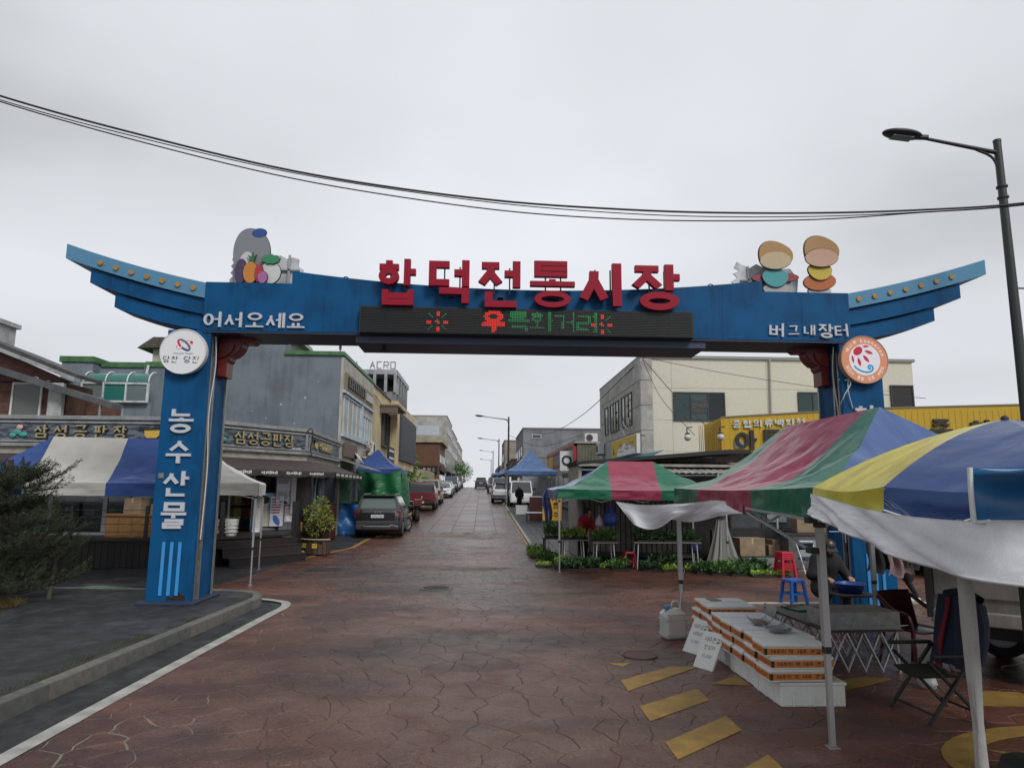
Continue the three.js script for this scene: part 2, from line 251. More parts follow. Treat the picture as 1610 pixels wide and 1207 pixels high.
const jointTex = dataTex(1024, 1024, (u, v) => { const x = lerp(CX0, CX1, u), z = lerp(CZ0, CZ1, v), w = clamp(smooth(-3.4, -1.6, x) * (1 - smooth(1.6, 3.2, x)) + (fbm(x * .6, z * .6 + 50, 4) - .5) * 1.6), f = .8 + .4 * fbm(x * 8, z * 8, 3), p = q => Math.pow(q * f, 1 / 2.2); return [p(lerp(.17, .034, w)), p(lerp(.145, .030, w)), p(lerp(.12, .027, w))]; }, true);
jointTex.wrapS = jointTex.wrapT = THREE.ClampToEdgeWrapping;
const jointMat = new THREE.MeshStandardMaterial({ roughness: .7, map: jointTex, side: THREE.DoubleSide });
const bumpM = stoneMat.bumpMap; bumpM.repeat.set((CX1 - CX0) / .5, (CZ1 - CZ0) / .5); stoneMat.bumpScale = .006;
function roadUV(g) { const p = g.attributes.position, u = new Float32Array(p.count * 2); for (let i = 0; i < p.count; i++) { u[2 * i] = (p.getX(i) - CX0) / (CX1 - CX0); u[2 * i + 1] = (p.getZ(i) - CZ0) / (CZ1 - CZ0); } g.setAttribute('uv', new THREE.BufferAttribute(u, 2)); return g; }
const road = struct('road', [sheet(roadL, roadR, -1.2, -30, 0, 1, .3)].map(roadUV), jointMat, scene, true);
{
  const cell = .375, r = rng(5), nx = Math.ceil((CX1 - CX0) / cell), nz = Math.ceil((CZ1 - CZ0) / cell), pts = [];
  for (let j = 0; j < nz; j++) for (let i = 0; i < nx; i++) pts.push([CX0 + (i + .5 + (r() - .5) * .95) * cell * 1.0, CZ0 + (j + .5 + (r() - .5) * .95) * cell]);
  const warp = (x, z) => [x + (fbm(x * 3.1 + 7, z * 3.1, 3) - .5) * .15 + (vn(x * 16, z * 16) - .5) * .022, z + (fbm(x * 3.1 + 51, z * 3.1 + 9, 3) - .5) * .15 + (vn(x * 16 + 99, z * 16) - .5) * .022];
  const near = [], far = [];
  pts.forEach(([px, pz], id) => {
    if (px < roadL(pz) - .3 || px > roadR(pz) + .3 || pz > -1.6) return;
    let P = [[px - 1, pz - 1], [px + 1, pz - 1], [px + 1, pz + 1], [px - 1, pz + 1]];
    const ci = id % nx, cj = id / nx | 0;
    for (let dj = -3; dj <= 3; dj++) for (let di = -3; di <= 3; di++) {
      const i = ci + di, j = cj + dj; if ((!di && !dj) || i < 0 || j < 0 || i >= nx || j >= nz) continue;
      const q = pts[j * nx + i], mx = (px + q[0]) / 2, mz = (pz + q[1]) / 2, nx_ = q[0] - px, nz_ = q[1] - pz, f = p => (p[0] - mx) * nx_ + (p[1] - mz) * nz_, O = [];
      for (let k = 0; k < P.length; k++) { const a = P[k], b = P[(k + 1) % P.length], fa = f(a), fb = f(b); if (fa <= 0) O.push(a); if (fa * fb < 0) { const t = fa / (fa - fb); O.push([a[0] + (b[0] - a[0]) * t, a[1] + (b[1] - a[1]) * t]); } }
      P = O; if (P.length < 3) return;
    }
    const isNear = pz > -15, out = [];
    for (let k = 0; k < P.length; k++) { const a = P[k], b = P[(k + 1) % P.length], l = Math.hypot(a[0] - b[0], a[1] - b[1]), n = isNear ? Math.max(1, Math.min(5, Math.round(l / .08))) : 1; for (let t = 0; t < n; t++) out.push([lerp(a[0], b[0], t / n), lerp(a[1], b[1], t / n)]); }
    const W = out.map(p => warp(p[0], p[1])); let cx = 0, cz = 0; for (const p of W) { cx += p[0]; cz += p[1]; } cx /= W.length; cz /= W.length;
    const cut = W.some(p => p[0] < roadL(p[1]) + .02 || p[0] > roadR(p[1]) - .01); if (cut) { let a = 1e9, b = -1e9; cx = cz = 0; for (const p of W) { p[0] = clamp(p[0], roadL(p[1]) + .02, roadR(p[1]) - .01); a = Math.min(a, p[0]); b = Math.max(b, p[0]); cx += p[0]; cz += p[1]; } cx /= W.length; cz /= W.length; if (b - a < .07) return; }
    const side = 1 - smooth(-3.2, -1.4, px) * (1 - smooth(1.6, 3, px)), jw = .0014 + (.004 + .008 * side) * Math.pow(vn(px * .9 + 4, pz * .9), 1.4) * (.5 + r());
    const ring = (ins, h) => W.map(p => { const dx = cx - p[0], dz = cz - p[1], l = Math.hypot(dx, dz) || 1, m = Math.min(ins, l * .5); return [p[0] + dx / l * m, gy(p[1]) + h, p[1] + dz / l * m]; });
    const h = .0055 + .002 * r(), A = ring(jw, .001), Bq = ring(jw + .006, h), Cc = [cx, gy(cz) + h + .0008, cz], T = [];
    for (let k = 0; k < W.length; k++) { const n = (k + 1) % W.length; T.push(...Bq[k], ...Cc, ...Bq[n]); T.push(...A[k], ...Bq[k], ...A[n], ...A[n], ...Bq[k], ...Bq[n]); }
    const g = new THREE.BufferGeometry(); g.setAttribute('position', new THREE.Float32BufferAttribute(T, 3)); g.computeVertexNormals(); roadUV(g);
    (isNear ? near : far).push([Math.hypot(px, pz), g, px, pz]);
  });
  const inView = (x, z) => Math.abs(x + z * .042) < -z * .80 && z < -4.9;
  near.sort((a, b) => (inView(b[2], b[3]) - inView(a[2], a[3])) || a[0] - b[0]);
  near.slice(0, 300).forEach(n => obj('paving_stone', n[1], stoneMat, road, true));
  obj('distant_paving', [...near.slice(300), ...far].map(n => n[1]), stoneMat, road, true).userData.kind = 'stuff';
}
// the street beyond: slabs of about a metre, still stamped in the same red
{
  const redFar = mat([.105, .056, .040], { r: .36, t: 'mottle', s: 5, b: .003, bs: .3 }), redFar2 = mat([.105, .056, .040], { r: .31, t: 'mottle', s: 4, b: .003, bs: .3 }), redFar3 = mat([.105, .056, .040], { r: .27, t: 'mottle', s: 6, b: .003, bs: .3 });
  const fr = struct('street', [sheet(-4.4, 1.7, -30, -140, 0, 1, 1.5), sheet(-4.4, 1.7, -140, -330, 0, 1, 6)], mat([.03, .026, .024], { r: .7 }));
  const r = rng(31), keep = [[], [], []];
  for (let z = -30.02; z > -118; z -= 1.02) for (let i = 0; i < 6; i++) {
    const x0 = -4.38 + i * 1.01, x1 = i === 5 ? 1.66 : x0 + .985, k = r() * 3 | 0, z1 = z - .99;
    const g = grid(1, 1, (u, v) => { const zz = lerp(z, z1, 1 - v); return [lerp(x0, x1, u), gy(zz) + .006, zz]; });
    if (z > -66) obj('paving_slab', g, [redFar, redFar2, redFar3][k], fr); else keep[k].push(g);
  }
  keep.forEach((k, i) => { obj('distant_paving', k, [redFar, redFar2, redFar3][i], fr).userData.kind = 'stuff'; });
}
// yellow hatching on the right of the carriageway and the big yellow ring of a ground sign
const yellow = mat([.40, .235, .05], { r: .6, t: 'mottle', s: .7, b: .003, bs: .2 }), wline = mat([.5, .49, .45], { r: .6, t: 'mottle', s: .9, b: .003, bs: .2 });
function mark(pts, m = yellow, name = 'yellow_marking') { return struct(name, ext(shape(pts.map(p => [p[0], -p[1]])), .004).rotateX(-PI / 2).translate(0, .009, 0), m); }
for (const q of [[[1.57, -7.95], [2.3, -8.55], [2.6, -8.5], [1.57, -7.55]], [[1.57, -7.03], [2.33, -7.62], [2.33, -7.22], [1.57, -6.6]], [[1.57, -6.07], [2.33, -6.74], [2.33, -6.35], [1.57, -5.7]], [[1.57, -5.12], [2.33, -5.78], [2.33, -5.36], [1.57, -4.72]], [[1.57, -4.1], [2.33, -4.76], [2.33, -4.34], [1.57, -3.7]],
  [[2.56, -7.8], [2.96, -8.17], [2.96, -7.73]], [[1.57, -8.7], [1.85, -8.72], [1.72, -8.55]], [[3.32, -7.55], [4.35, -8.05], [4.7, -7.98], [3.5, -7.3]], [[4.95, -7.0], [5.4, -7.5], [5.75, -7.45], [5.75, -6.95]], [[5.95, -6.6], [6.5, -6.95], [6.9, -6.9], [6.7, -6.5]]]) mark(q);
mark([[5.0, -13.1], [9.8, -13.2], [9.8, -13.42], [5.0, -13.32]], wline, 'white_marking');
{ // ring
  const o = [], i = []; for (let k = 0; k <= 40; k++) { const a = k / 40 * PI * 2; o.push([5.15 + 1.5 * Math.cos(a), 5.4 + 1.02 * Math.sin(a)]); i.push([5.15 + 1.24 * Math.cos(a), 5.4 + .80 * Math.sin(a)]); }
  struct('yellow_ring_marking', ext(shape(o, [i]), .004).rotateX(-PI / 2).translate(0, .009, 0), yellow);
  for (const [a, b] of [[[4.2, 5.85], [4.9, 5.55]]]) mark([[a[0], -a[1]], [b[0], -b[1]], [b[0] + .16, -b[1] + .1], [a[0] + .12, -a[1] + .16]]);
  mark([[5.05, -5.95], [5.85, -5.85], [5.9, -5.2], [5.15, -5.3]], wline, 'white_marking');
}
// yellow kerb lines along the street
struct('yellow_line', [sheet(1.66, 1.84, -20.5, -90, .012, 1, 1.5)], yellow);
struct('yellow_line', [grid(1, 40, (u, v) => { const z = lerp(-20.6, -60, v); return [lerp(roadL(z) - .16, roadL(z) + .02, u), gy(z) + .008, z]; })], yellow);
// right-hand pavement of dark setts, a step above the road
const sett = [mat([.055, .059, .064], { r: .42, t: 'mottle', s: 1.2, b: .002, bs: .3 }), mat([.042, .046, .05], { r: .38, t: 'mottle', s: 1.2, b: .002, bs: .3 }), mat([.066, .069, .073], { r: .5, t: 'mottle', s: 1.2, b: .002, bs: .3 })];
{
  const pv = struct('pavement', [sheet(1.84, 7.2, -21.2, -118, .055, 1, 1.5)], mat([.04, .04, .042], { r: .8 })), r = rng(9), rest = [[], [], []]; let n = 0;
  for (let z = -21.25; z > -62; z -= .42) for (let i = 0; i < 8; i++) {
    const x0 = 1.86 + i * .335, zz = z - (i % 2) * .21, k = r() * 3 | 0, y = gy(zz - .2) + .062 + r() * .003, g = B(.325, .012, .41, x0 + .165, y, zz - .2);
    if (z > -36 && n < 300) { n++; obj('paver', g, sett[k], pv); } else rest[k].push(g);
  }
  rest.forEach((g, k) => { obj('distant_pavers', g, sett[k], pv).userData.kind = 'stuff'; });
  const kb = M.concrete; for (let z = -21.2; z > -60; z -= 1) obj('kerb_stone', B(.13, .1, .985, 1.905 - .1, gy(z - .5) + .028, z - .5, .012, 0, Math.atan(slopeAt(-z))), kb, pv);
}
{ // left-hand pavement under the parked cars: thin setts in running rows
  const L = z => z > -24 ? lerp(-5.3, -4.65, (-21 - z) / 3) : -4.58;
  const pv = struct('pavement', [sheet(-6.6, z => L(z) + .0, -21.0, -118, .004, 1, 1.5)], mat([.04, .04, .042], { r: .8 })), r = rng(19), rest = [[], [], []]; let n = 0;
  for (let z = -21.1; z > -60; z -= .17) for (let i = 0; i < 3; i++) {
    const x1 = -4.62 - i * .62, x0 = x1 - .61, k = r() * 3 | 0, zz = z - .08; if (x1 > L(zz)) continue;
    const g = B(.61, .012, .16, (x0 + x1) / 2, gy(zz) + .012 + r() * .003, zz); if (z > -34 && n < 300) { n++; obj('paver', g, sett[k], pv); } else rest[k].push(g);
  }
  rest.forEach((g, k) => { obj('distant_pavers', g, sett[k], pv).userData.kind = 'stuff'; });
}
// raised asphalt island with granite kerb stones, gutter and white edge line
{
  const ctr = [[-4.5, -2.5], [-4.42, -5], [-4.35, -6.8], [-4.22, -9.1], [-4.1, -11], [-4.02, -12.4], [-4.0, -12.9], [-4.2, -13.45], [-4.7, -13.75], [-6, -13.9], [-9, -14.1], [-14, -14.4], [-24, -14.8]];
  const cv = new THREE.CatmullRomCurve3(ctr.map(p => V(p[0], 0, p[1])), false, 'centripetal'), pts = cv.getSpacedPoints(240);
  const inner = pts.map((p, i) => { const t = cv.getTangentAt(i / 240), n = V(t.z, 0, -t.x); return [p.x + n.x * -.0, p.z]; });
  const isl = struct('traffic_island', ext(shape([...pts.map(p => [p.x - .14, -p.z - .0]), [-24, 2.5]].map(p => [p[0], p[1]])), .145).rotateX(-PI / 2), M.asphalt);
  const km = [mat([.2, .195, .18], { r: .8, t: 'mottle', s: .35, b: .006, bs: .2 }), mat([.17, .168, .155], { r: .85, t: 'mottle', s: .4, b: .006, bs: .2 }), mat([.225, .215, .19], { r: .8, t: 'mottle', s: .3, b: .006, bs: .2 })];
  const len = cv.getLength(), r = rng(3); let s = 0, k = 0;
  while (s < len - .5) {
    const bend = s > 9.6 && s < 12, l = bend ? .3 : .98, a = cv.getPointAt(s / len), b = cv.getPointAt(Math.min(1, (s + l - .012) / len)), dx = b.x - a.x, dz = b.z - a.z, L = Math.hypot(dx, dz);
    obj('kerb_stone', B(.16, .27, L, (a.x + b.x) / 2 - .04 * (dz / L) * -1, .155 - .135 + r() * .004, (a.z + b.z) / 2, .018, Math.atan2(dx, dz)), km[k++ % 3], isl); s += l;
  }
  { const r = rng(91), L = []; for (let i = 0; i < 5200; i++) { const p = cv.getPointAt(.02 + .5 * r()), o = .13 + .22 * r() * r() + .1 * fbm(p.z * 1.5, 3, 3), k = fbm(p.z * 1.1 + 9, 5, 3); if (k < .42) continue; L.push([p.x - o, .146, p.z, .012 + .02 * r(), .008, r() * 6.3, -.4 - r(), 0]); } const mo = obj('moss', leafSetEarly(L), mat([.06, .065, .02], { r: 1 }), isl); mo.userData.kind = 'stuff'; }
  const wl = [[-3.72, -2], [-3.68, -6], [-3.6, -9.3], [-3.5, -12.2], [-3.48, -12.7], [-3.62, -13.25], [-4.1, -13.6], [-4.5, -13.72]], wc = new THREE.CatmullRomCurve3(wl.map(p => V(p[0], 0, p[1])), false, 'centripetal');
  struct('white_edge_line', grid(1, 120, (u, v) => { const p = wc.getPointAt(v), t = wc.getTangentAt(v); return [p.x + t.z * (u - .5) * -.16, .011, p.z + t.x * (u - .5) * .16]; }), wline);
}
// covers and grates in the paving
{
  const iron = mat([.06, .058, .055], { r: .55, m: .3, t: 'mottle', s: .3 });
  const t = thing('manhole_cover', 'round grey cast iron manhole cover in the middle of the red paving', 'manhole cover', [-.95, 0, -15.1]);
  obj('rim', C(.36, .36, .012, 0, .013, 0, 32), mat([.15, .15, .145], { r: .7, t: 'mottle', s: .3 }), t); obj('lid', [C(.3, .3, .014, 0, .014, 0, 28), ...Array.from({ length: 9 }, (_, i) => B(.5 * Math.sqrt(1 - ((i - 4) / 5) ** 2) * 1.1, .006, .02, 0, .023, (i - 4) * .055))], iron, t);
  const q = thing('drain_grate', 'dark rectangular drain grate in the red paving beside the grey setts', 'drain grate', [-4.05, 0, -18.4], .1);
  obj('frame', [B(.95, .014, .07, 0, .013, .3), B(.95, .014, .07, 0, .013, -.3), B(.07, .014, .53, -.44, .0132, 0), B(.07, .014, .53, .44, .0132, 0)], iron, q); for (let i = 0; i < 12; i++) obj('bar', B(.03, .012, .5, -.37 + i * .067, .013, 0), iron, q); obj('pit_shade_sheet', B(.8, .004, .5, 0, .009, 0), M.black, q);  // flat black sheet under the bars, its colour standing for shade below
  const c = thing('access_cover', 'small round rust red cover near the yellow hatching', 'cover', [2.05, 0, -9.1]); obj('lid', C(.2, .2, .012, 0, .013, 0, 24), mat([.11, .03, .028], { r: .6, t: 'mottle', s: .3 }), c); obj('ring', new THREE.TorusGeometry(.215, .012, 6, 28).rotateX(PI / 2).translate(0, .012, 0), iron, c);
}
// ---------- the market gate ----------
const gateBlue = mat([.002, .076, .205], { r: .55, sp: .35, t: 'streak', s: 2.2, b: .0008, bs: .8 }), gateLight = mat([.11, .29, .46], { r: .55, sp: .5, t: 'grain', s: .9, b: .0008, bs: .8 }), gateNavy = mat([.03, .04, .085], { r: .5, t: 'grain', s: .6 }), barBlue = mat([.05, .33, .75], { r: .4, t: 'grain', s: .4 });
const letterRed = mat([.34, .008, .03], { r: .5, sp: .4, t: 'grain', s: .5 }), letterSilver = mat([.62, .63, .68], { r: .4, t: 'grain', s: .4 }), gateRed = mat([.17, .014, .012], { r: .4, t: 'streak', s: 1.2 }), gold = mat([.5, .27, .05], { r: .5, t: 'mottle', s: .2 }), rust = mat([.05, .028, .016], { r: .95, t: 'mottle', s: .3, b: .01, bs: .1 });
{
  const g = thing('market_gate', 'tall blue market gate with upswept roof wings, red lettering and an LED board', 'gate', [.9, 0, -12.1]), X = x => x - .9;
  const arc = x => 5.72 + .27 * ((x - .83) / 4.33) ** 2, top = []; for (let i = 0; i <= 24; i++) { const x = lerp(-3.5, 5.17, i / 24); top.push([X(x), arc(x)]); }
  obj('beam', ext(shape([[X(-5.03), 4.86], [X(6.8), 4.86], [X(6.8), 5.785], [X(5.17), 5.785], ...top.reverse(), [X(-3.5), 5.755], [X(-5.03), 5.755]]), 1.0).translate(0, 0, -1.0), gateBlue, g);
  obj('soffit', [B(11.8, .03, .98, X(.885), 4.842, -.5), B(6.4, .14, .9, X(.88), 4.756, -.5, .01)], gateNavy, g);
  for (const x of [-2.6, 4.3]) obj('lifting_eye', new THREE.TorusGeometry(.055, .011, 6, 16).translate(X(x), arc(x) + .05, -.3), M.dark, g);
  for (const x of [-1.85]) obj('downlight', C(.03, .045, .09, X(x), 4.645, -.35), M.black, g);
  // three stepped roof tiers on each side; they curve upwards towards the tip
  const tier = (xi, xo, yi0, yi1, yo0, yo1, sag) => { const a = [], b = []; for (let i = 0; i <= 14; i++) { const t = i / 14, s = sag * 4 * t * (1 - t); a.push([X(lerp(xi, xo, t)), lerp(yi0, yo0, t) - s]); b.push([X(lerp(xi, xo, t)), lerp(yi1, yo1, t) - s]); } return shape([...a, ...b.reverse()]); };
  const soff = mat([.35, .36, .37], { r: .6, t: 'streak', s: 1 });
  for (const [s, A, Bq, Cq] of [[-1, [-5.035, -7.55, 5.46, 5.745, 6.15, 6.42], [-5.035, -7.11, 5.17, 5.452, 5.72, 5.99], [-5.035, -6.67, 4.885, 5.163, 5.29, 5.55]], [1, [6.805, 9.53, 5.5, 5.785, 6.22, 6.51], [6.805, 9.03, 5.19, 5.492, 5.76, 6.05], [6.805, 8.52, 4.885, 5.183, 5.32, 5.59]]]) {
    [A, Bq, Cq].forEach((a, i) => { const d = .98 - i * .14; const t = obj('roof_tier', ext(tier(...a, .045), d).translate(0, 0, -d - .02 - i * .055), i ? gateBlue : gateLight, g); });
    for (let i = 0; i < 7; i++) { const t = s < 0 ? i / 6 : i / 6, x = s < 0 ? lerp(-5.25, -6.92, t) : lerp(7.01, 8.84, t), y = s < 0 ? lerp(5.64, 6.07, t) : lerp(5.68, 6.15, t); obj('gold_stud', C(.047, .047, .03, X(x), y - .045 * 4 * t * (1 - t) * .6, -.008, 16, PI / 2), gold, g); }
  }
  // pillars: two slabs with a galvanised frame showing in the slot between them
  for (const [s, x0, x1, yb, cx] of [[-1, -5.64, -4.88, .15, -5.26], [1, 6.58, 7.36, 0, 6.97]]) {
    const w = x1 - x0, inn = s < 0 ? x1 : x0, p = obj('pillar', [BB(X(x0), X(x1), yb + .03, 4.87, -.13, -.03, .012), BB(X(x0) + .03, X(x1) - .03, yb + .03, 4.86, -.95, -.38, .01)], gateBlue, g);
    obj('frame', [B(.05, 4.68, .05, X(inn) + s * .03, yb + 2.35, -.165), B(.05, 4.68, .05, X(inn) + s * .03, yb + 2.35, -.345), B(.05, 4.68, .05, X(s < 0 ? x0 : x1) - s * .03, yb + 2.35, -.165), B(w - .2, 4.6, .04, X(cx), yb + 2.33, -.255), B(.025, 4.66, .05, X(inn) - s * .003 - s * .003, yb + 2.35, -.9), B(w + .02, .012, .02, X(cx), 4.86, -.06)], M.zinc, p);
    obj('base_plate', B(w + .22, .05, 1.15, X(cx), yb + .02, -.48, .01), gateNavy, p);
    obj('bar', [B(.055, .88, .018, X(cx) - .135, yb + .58, -.02, .004)], barBlue, g); obj('bar', [B(.055, .88, .018, X(cx), yb + .58, -.02, .004)], barBlue, g); obj('bar', [B(.055, .88, .018, X(cx) + .135, yb + .58, -.02, .004)], barBlue, g);
    if (s < 0) { obj('rust_patch', ext(shape([[-.12, 0], [-.1, .06], [-.02, .05], [.02, .11], [.1, .13], [.16, .08], [.19, .09], [.22, .02], [.2, 0]]), .006).translate(X(cx) + .08, yb + .06, -.033), rust, p); obj('inspection_box', B(.09, .09, .02, X(cx) - .28, 2.29, -.025, .004), mat([.25, .24, .21], { r: .8, t: 'mottle', s: .2 }), p); }
    // red carved bracket between pillar and beam
    const br = shape([[0, 4.84], [.68, 4.84], [.66, 4.78], [.6, 4.74], [.44, 4.74], [.42, 4.66], [.36, 4.57], [.28, 4.5], [.22, 4.48], [.21, 4.42], [.17, 4.37], [.17, 4.1], [0, 4.1]]);
    const bg = ext(br, .3, .012);  obj('bracket', [(s > 0 ? mirror(bg) : bg).translate(X(inn) + s * .02, 0, -.78), ((q) => s > 0 ? mirror(q) : q)(ext(shape(Array.from({ length: 25 }, (_, i) => [.02 + .27 * Math.sin(i / 24 * PI / 2), 4.72 - .27 * Math.cos(i / 24 * PI / 2) + .0]).concat([[.02, 4.72]])), .05)).translate(X(inn) + s * .02, 0, -.475)], gateRed, g);
    obj('wiring', tube([[X(inn) - s * .02, 4.8, -.2], [X(inn) - s * .03, 4.3, -.26], [X(inn) + s * .01, 3.4, -.22], [X(inn) - s * .012, 2.4, -.27], [X(inn), 1.2, -.24]], .012, 40, 5), M.white, g);
  }
  for (const x of [-4.3, -2.9, -.9, .9, 2.7, 4.4, 5.9]) { const sm = obj('panel_seam', B(.012, (x < -3.5 || x > 5.17 ? 5.75 : arc(x) - .01) - 4.87, .004, X(x), (4.87 + (x < -3.5 || x > 5.17 ? 5.75 : arc(x) - .01)) / 2, .002), gateBlue, g); for (const y of [4.95, 5.68]) for (const k of [-.03, .03]) obj('rivet', C(.008, .008, .008, X(x) + k, y, .003, 8, PI / 2), gateBlue, sm); }
  // lettering
  [['합', -1.59, .86, .165], ['덕', -.62, .9, .185], ['전', .285, .96, .18], ['통', 1.22, 1.04, .14], ['시', 2.135, .95, .215], ['장', 3.135, 1.08, .18]].forEach(([c, x, a, wt]) => {
    const L = obj('letter', hangul3D(c, .85, wt, .1, a * .96, .004, 1.25).map(q => q.translate(X(x), 5.79, .10)), letterRed, g);
    obj('letter_frame', [B(.025, .5, .025, X(x) - .12, 5.85, .085), B(.025, .5, .025, X(x) + .16, 5.85, .085), B(.1, .02, .16, X(x), 5.55, .03)], M.dark, L);
  });
  [...'어서오세요'].forEach((c, i) => obj('letter', hangul3D(c, .29, .14, .035, 1.12, .002).map(q => q.translate(X(-4.84 + i * .365), 5.055, .002)), letterSilver, g));
  [...'버그내장터'].forEach((c, i) => obj('letter', hangul3D(c, [.27, .2, .2, .27, .25][i], .15, .03, 1.05, .003).map(q => xf(q, X(5.4 + i * .305), 5.05 + [0, -.01, .01, 0, .01][i], .002, 0, 0, [-.06, .05, -.04, -.05, .05][i])), letterSilver, g));
  [...'농수산물'].forEach((c, i) => obj('letter', hangul3D(c, .43, .15, .03, 1.02, .003).map(q => q.translate(X(-5.27), 3.25 - i * .543, -.029)), letterSilver, g));
  obj('letter', hangul3D('한', .42, .15, .03, 1.02, .003).map(q => q.translate(X(6.98), 3.47, -.029)), letterSilver, g);
  // LED board: dot matrix, lit dots glow
  const Wd = 200, Hd = 16, lit = new Map();
  const glyph = (c, x0, colr, w = .12) => { const cv = document.createElement('canvas'); cv.width = cv.height = 64; const q = cv.getContext('2d'); q.fillStyle = '#000'; q.fillRect(0, 0, 64, 64); drawHangul(q, c, 5, 3, 56, w, '#fff'); const d = q.getImageData(0, 0, 64, 64).data; for (let j = 0; j < 16; j++) for (let i = 0; i < 16; i++) { let s = 0; for (let a = 0; a < 4; a++) for (let b = 0; b < 4; b++) s += d[((j * 4 + b) * 64 + i * 4 + a) * 4]; if (s > 255 * 5) lit.set((x0 + i) + ',' + j, colr); } };
  glyph('우', 71, 'r', .16); [...'특화거리'].forEach((c, i) => glyph(c, 86 + i * 14, 'g', .085));
  for (const x of [45, 144]) { for (let k = 2; k < 7; k++) for (const [a, b] of [[1, 0], [-1, 0], [0, 1], [0, -1]]) if (k > 3) { lit.set((x + a * k) + ',' + (8 + b * k), 'r'); lit.set((x + a * k + (b ? 1 : 0)) + ',' + (8 + b * k + (a ? 1 : 0)), 'r'); } for (let k = 3; k < 6; k++) for (const [a, b] of [[1, 1], [-1, 1], [1, -1], [-1, -1]]) lit.set((x + a * k) + ',' + (8 + b * k), 'g'); for (const [a, b] of [[0, 0], [1, 0], [0, 1], [1, 1], [-1, 0], [0, -1]]) lit.set((x + a) + ',' + (8 + b), a + b === 1 ? 'g' : 'r'); }
  const dots = (on) => canvasTex(2000, 160, (q) => { q.fillStyle = on ? '#000' : '#0b0c0d'; q.fillRect(0, 0, 2000, 160); for (let i = 0; i < Wd; i++) for (let j = 0; j < Hd; j++) { const c = lit.get(i + ',' + j); if (on && !c) continue; q.fillStyle = on ? (c === 'r' ? '#ff2a1c' : '#1f9a52') : '#2a2b2c'; const k = on && c === 'r' ? 8 : 6; q.fillRect(i * 10 + (10 - k) / 2, j * 10 + (10 - k) / 2, k, k); } });
  const led = mat([1, 1, 1], { r: .5 }); led.map = dots(false); led.emissive = new THREE.Color(1, 1, 1); led.emissiveMap = dots(true); led.emissiveIntensity = .85;
  const b = obj('led_board', BB(X(-2.24), X(3.81), 4.84, 5.33, .002, .12, .006), M.black, g); obj('led_screen', plate(6.0, .455, X(.785), 5.085, .123), led, b, true);
  obj('led_visor', Array.from({ length: 16 }, (_, i) => B(6.0, .004, .012, X(.785), 4.862 + i * .0299, .128)), M.black, b);
  // round badges
  const disc = (x, y, r, edge, draw) => { const d = obj('badge', [C(r, r, .12, X(x), y, .04, 48, PI / 2), new THREE.TorusGeometry(r, .012, 8, 48).translate(X(x), y, .1)], edge, g); obj('badge_print', new THREE.CircleGeometry(r - .004, 48).translate(X(x), y, .104), printMat(512, 512, draw, { r: .4 }), d, true); };
  disc(-5.29, 4.45, .395, M.white, (q) => {
    q.fillStyle = '#dcdcde'; q.fillRect(0, 0, 512, 512); q.lineWidth = 5; q.strokeStyle = '#c23'; q.beginPath(); q.ellipse(270, 178, 96, 40, -.35, 0, 7); q.stroke();
    q.lineWidth = 24; q.strokeStyle = '#56606e'; q.beginPath(); q.ellipse(262, 180, 84, 36, .72, PI * .9, PI * 2.05); q.stroke(); q.strokeStyle = '#c21f3a'; q.beginPath(); q.ellipse(262, 180, 84, 36, .72, PI * .55, PI * 1.02); q.stroke(); q.strokeStyle = '#243a63'; q.beginPath(); q.ellipse(262, 180, 84, 36, .72, PI * .05, PI * .5); q.stroke();
    q.fillStyle = '#c21f3a'; q.beginPath(); q.arc(342, 150, 16, 0, 7); q.fill(); q.fillStyle = '#444'; q.font = 'italic bold 25px serif'; q.textAlign = 'center'; q.fillText('Energetic Dangjin', 262, 288);
    q.save(); q.transform(1, 0, -.12, 1, 0, 0); drawHangul(q, '당찬', 78, 310, 78, .11, '#181818', 1.2); drawHangul(q, '당진', 314, 310, 78, .11, '#181818', 1.2); q.restore();
  });
  disc(6.97, 4.5, .435, mat([.5, .3, .2], { r: .6, t: 'grain', s: .4 }), (q) => {
    q.fillStyle = '#d98f6c'; q.fillRect(0, 0, 512, 512); q.fillStyle = '#e6e4ea'; q.beginPath(); q.arc(256, 256, 172, 0, 7); q.fill();
    const leaf = (x, y, a, l, w) => { q.save(); q.translate(x, y); q.rotate(a); q.beginPath(); q.moveTo(-l, 0); q.quadraticCurveTo(0, -w, l, 0); q.quadraticCurveTo(0, w, -l, 0); q.fill(); q.restore(); };
    q.fillStyle = '#c3123c'; q.save(); q.translate(186, 160); q.rotate(-.7); q.beginPath(); q.ellipse(0, 0, 58, 42, 0, 0, 7); q.fill(); q.restore(); leaf(276, 108, 0, 40, 24); leaf(306, 172, .35, 50, 36); leaf(272, 245, .9, 52, 38); leaf(194, 282, 1.35, 50, 36); leaf(124, 252, 1.45, 46, 26);
    q.strokeStyle = '#2193c6'; q.lineWidth = 20; q.lineCap = 'round'; q.beginPath(); q.moveTo(140, 330); q.bezierCurveTo(190, 400, 330, 420, 340, 350); q.bezierCurveTo(342, 310, 285, 305, 290, 345); q.bezierCurveTo(294, 362, 316, 356, 312, 344); q.stroke();
    q.fillStyle = '#f2e6e0'; q.font = 'bold 50px sans-serif'; q.textAlign = 'center'; [...'haenaroo'].forEach((c, i) => { q.save(); q.translate(256, 256); q.rotate(-.12 + i * .2); q.fillText(c, 0, -192); q.restore(); });
    [...'해나루'].forEach((c, i) => { q.save(); q.translate(256, 256); q.rotate(-1.05 + i * .28); drawHangul(q, c, -20, -234, 40, .14, '#f2e6e0'); q.restore(); });
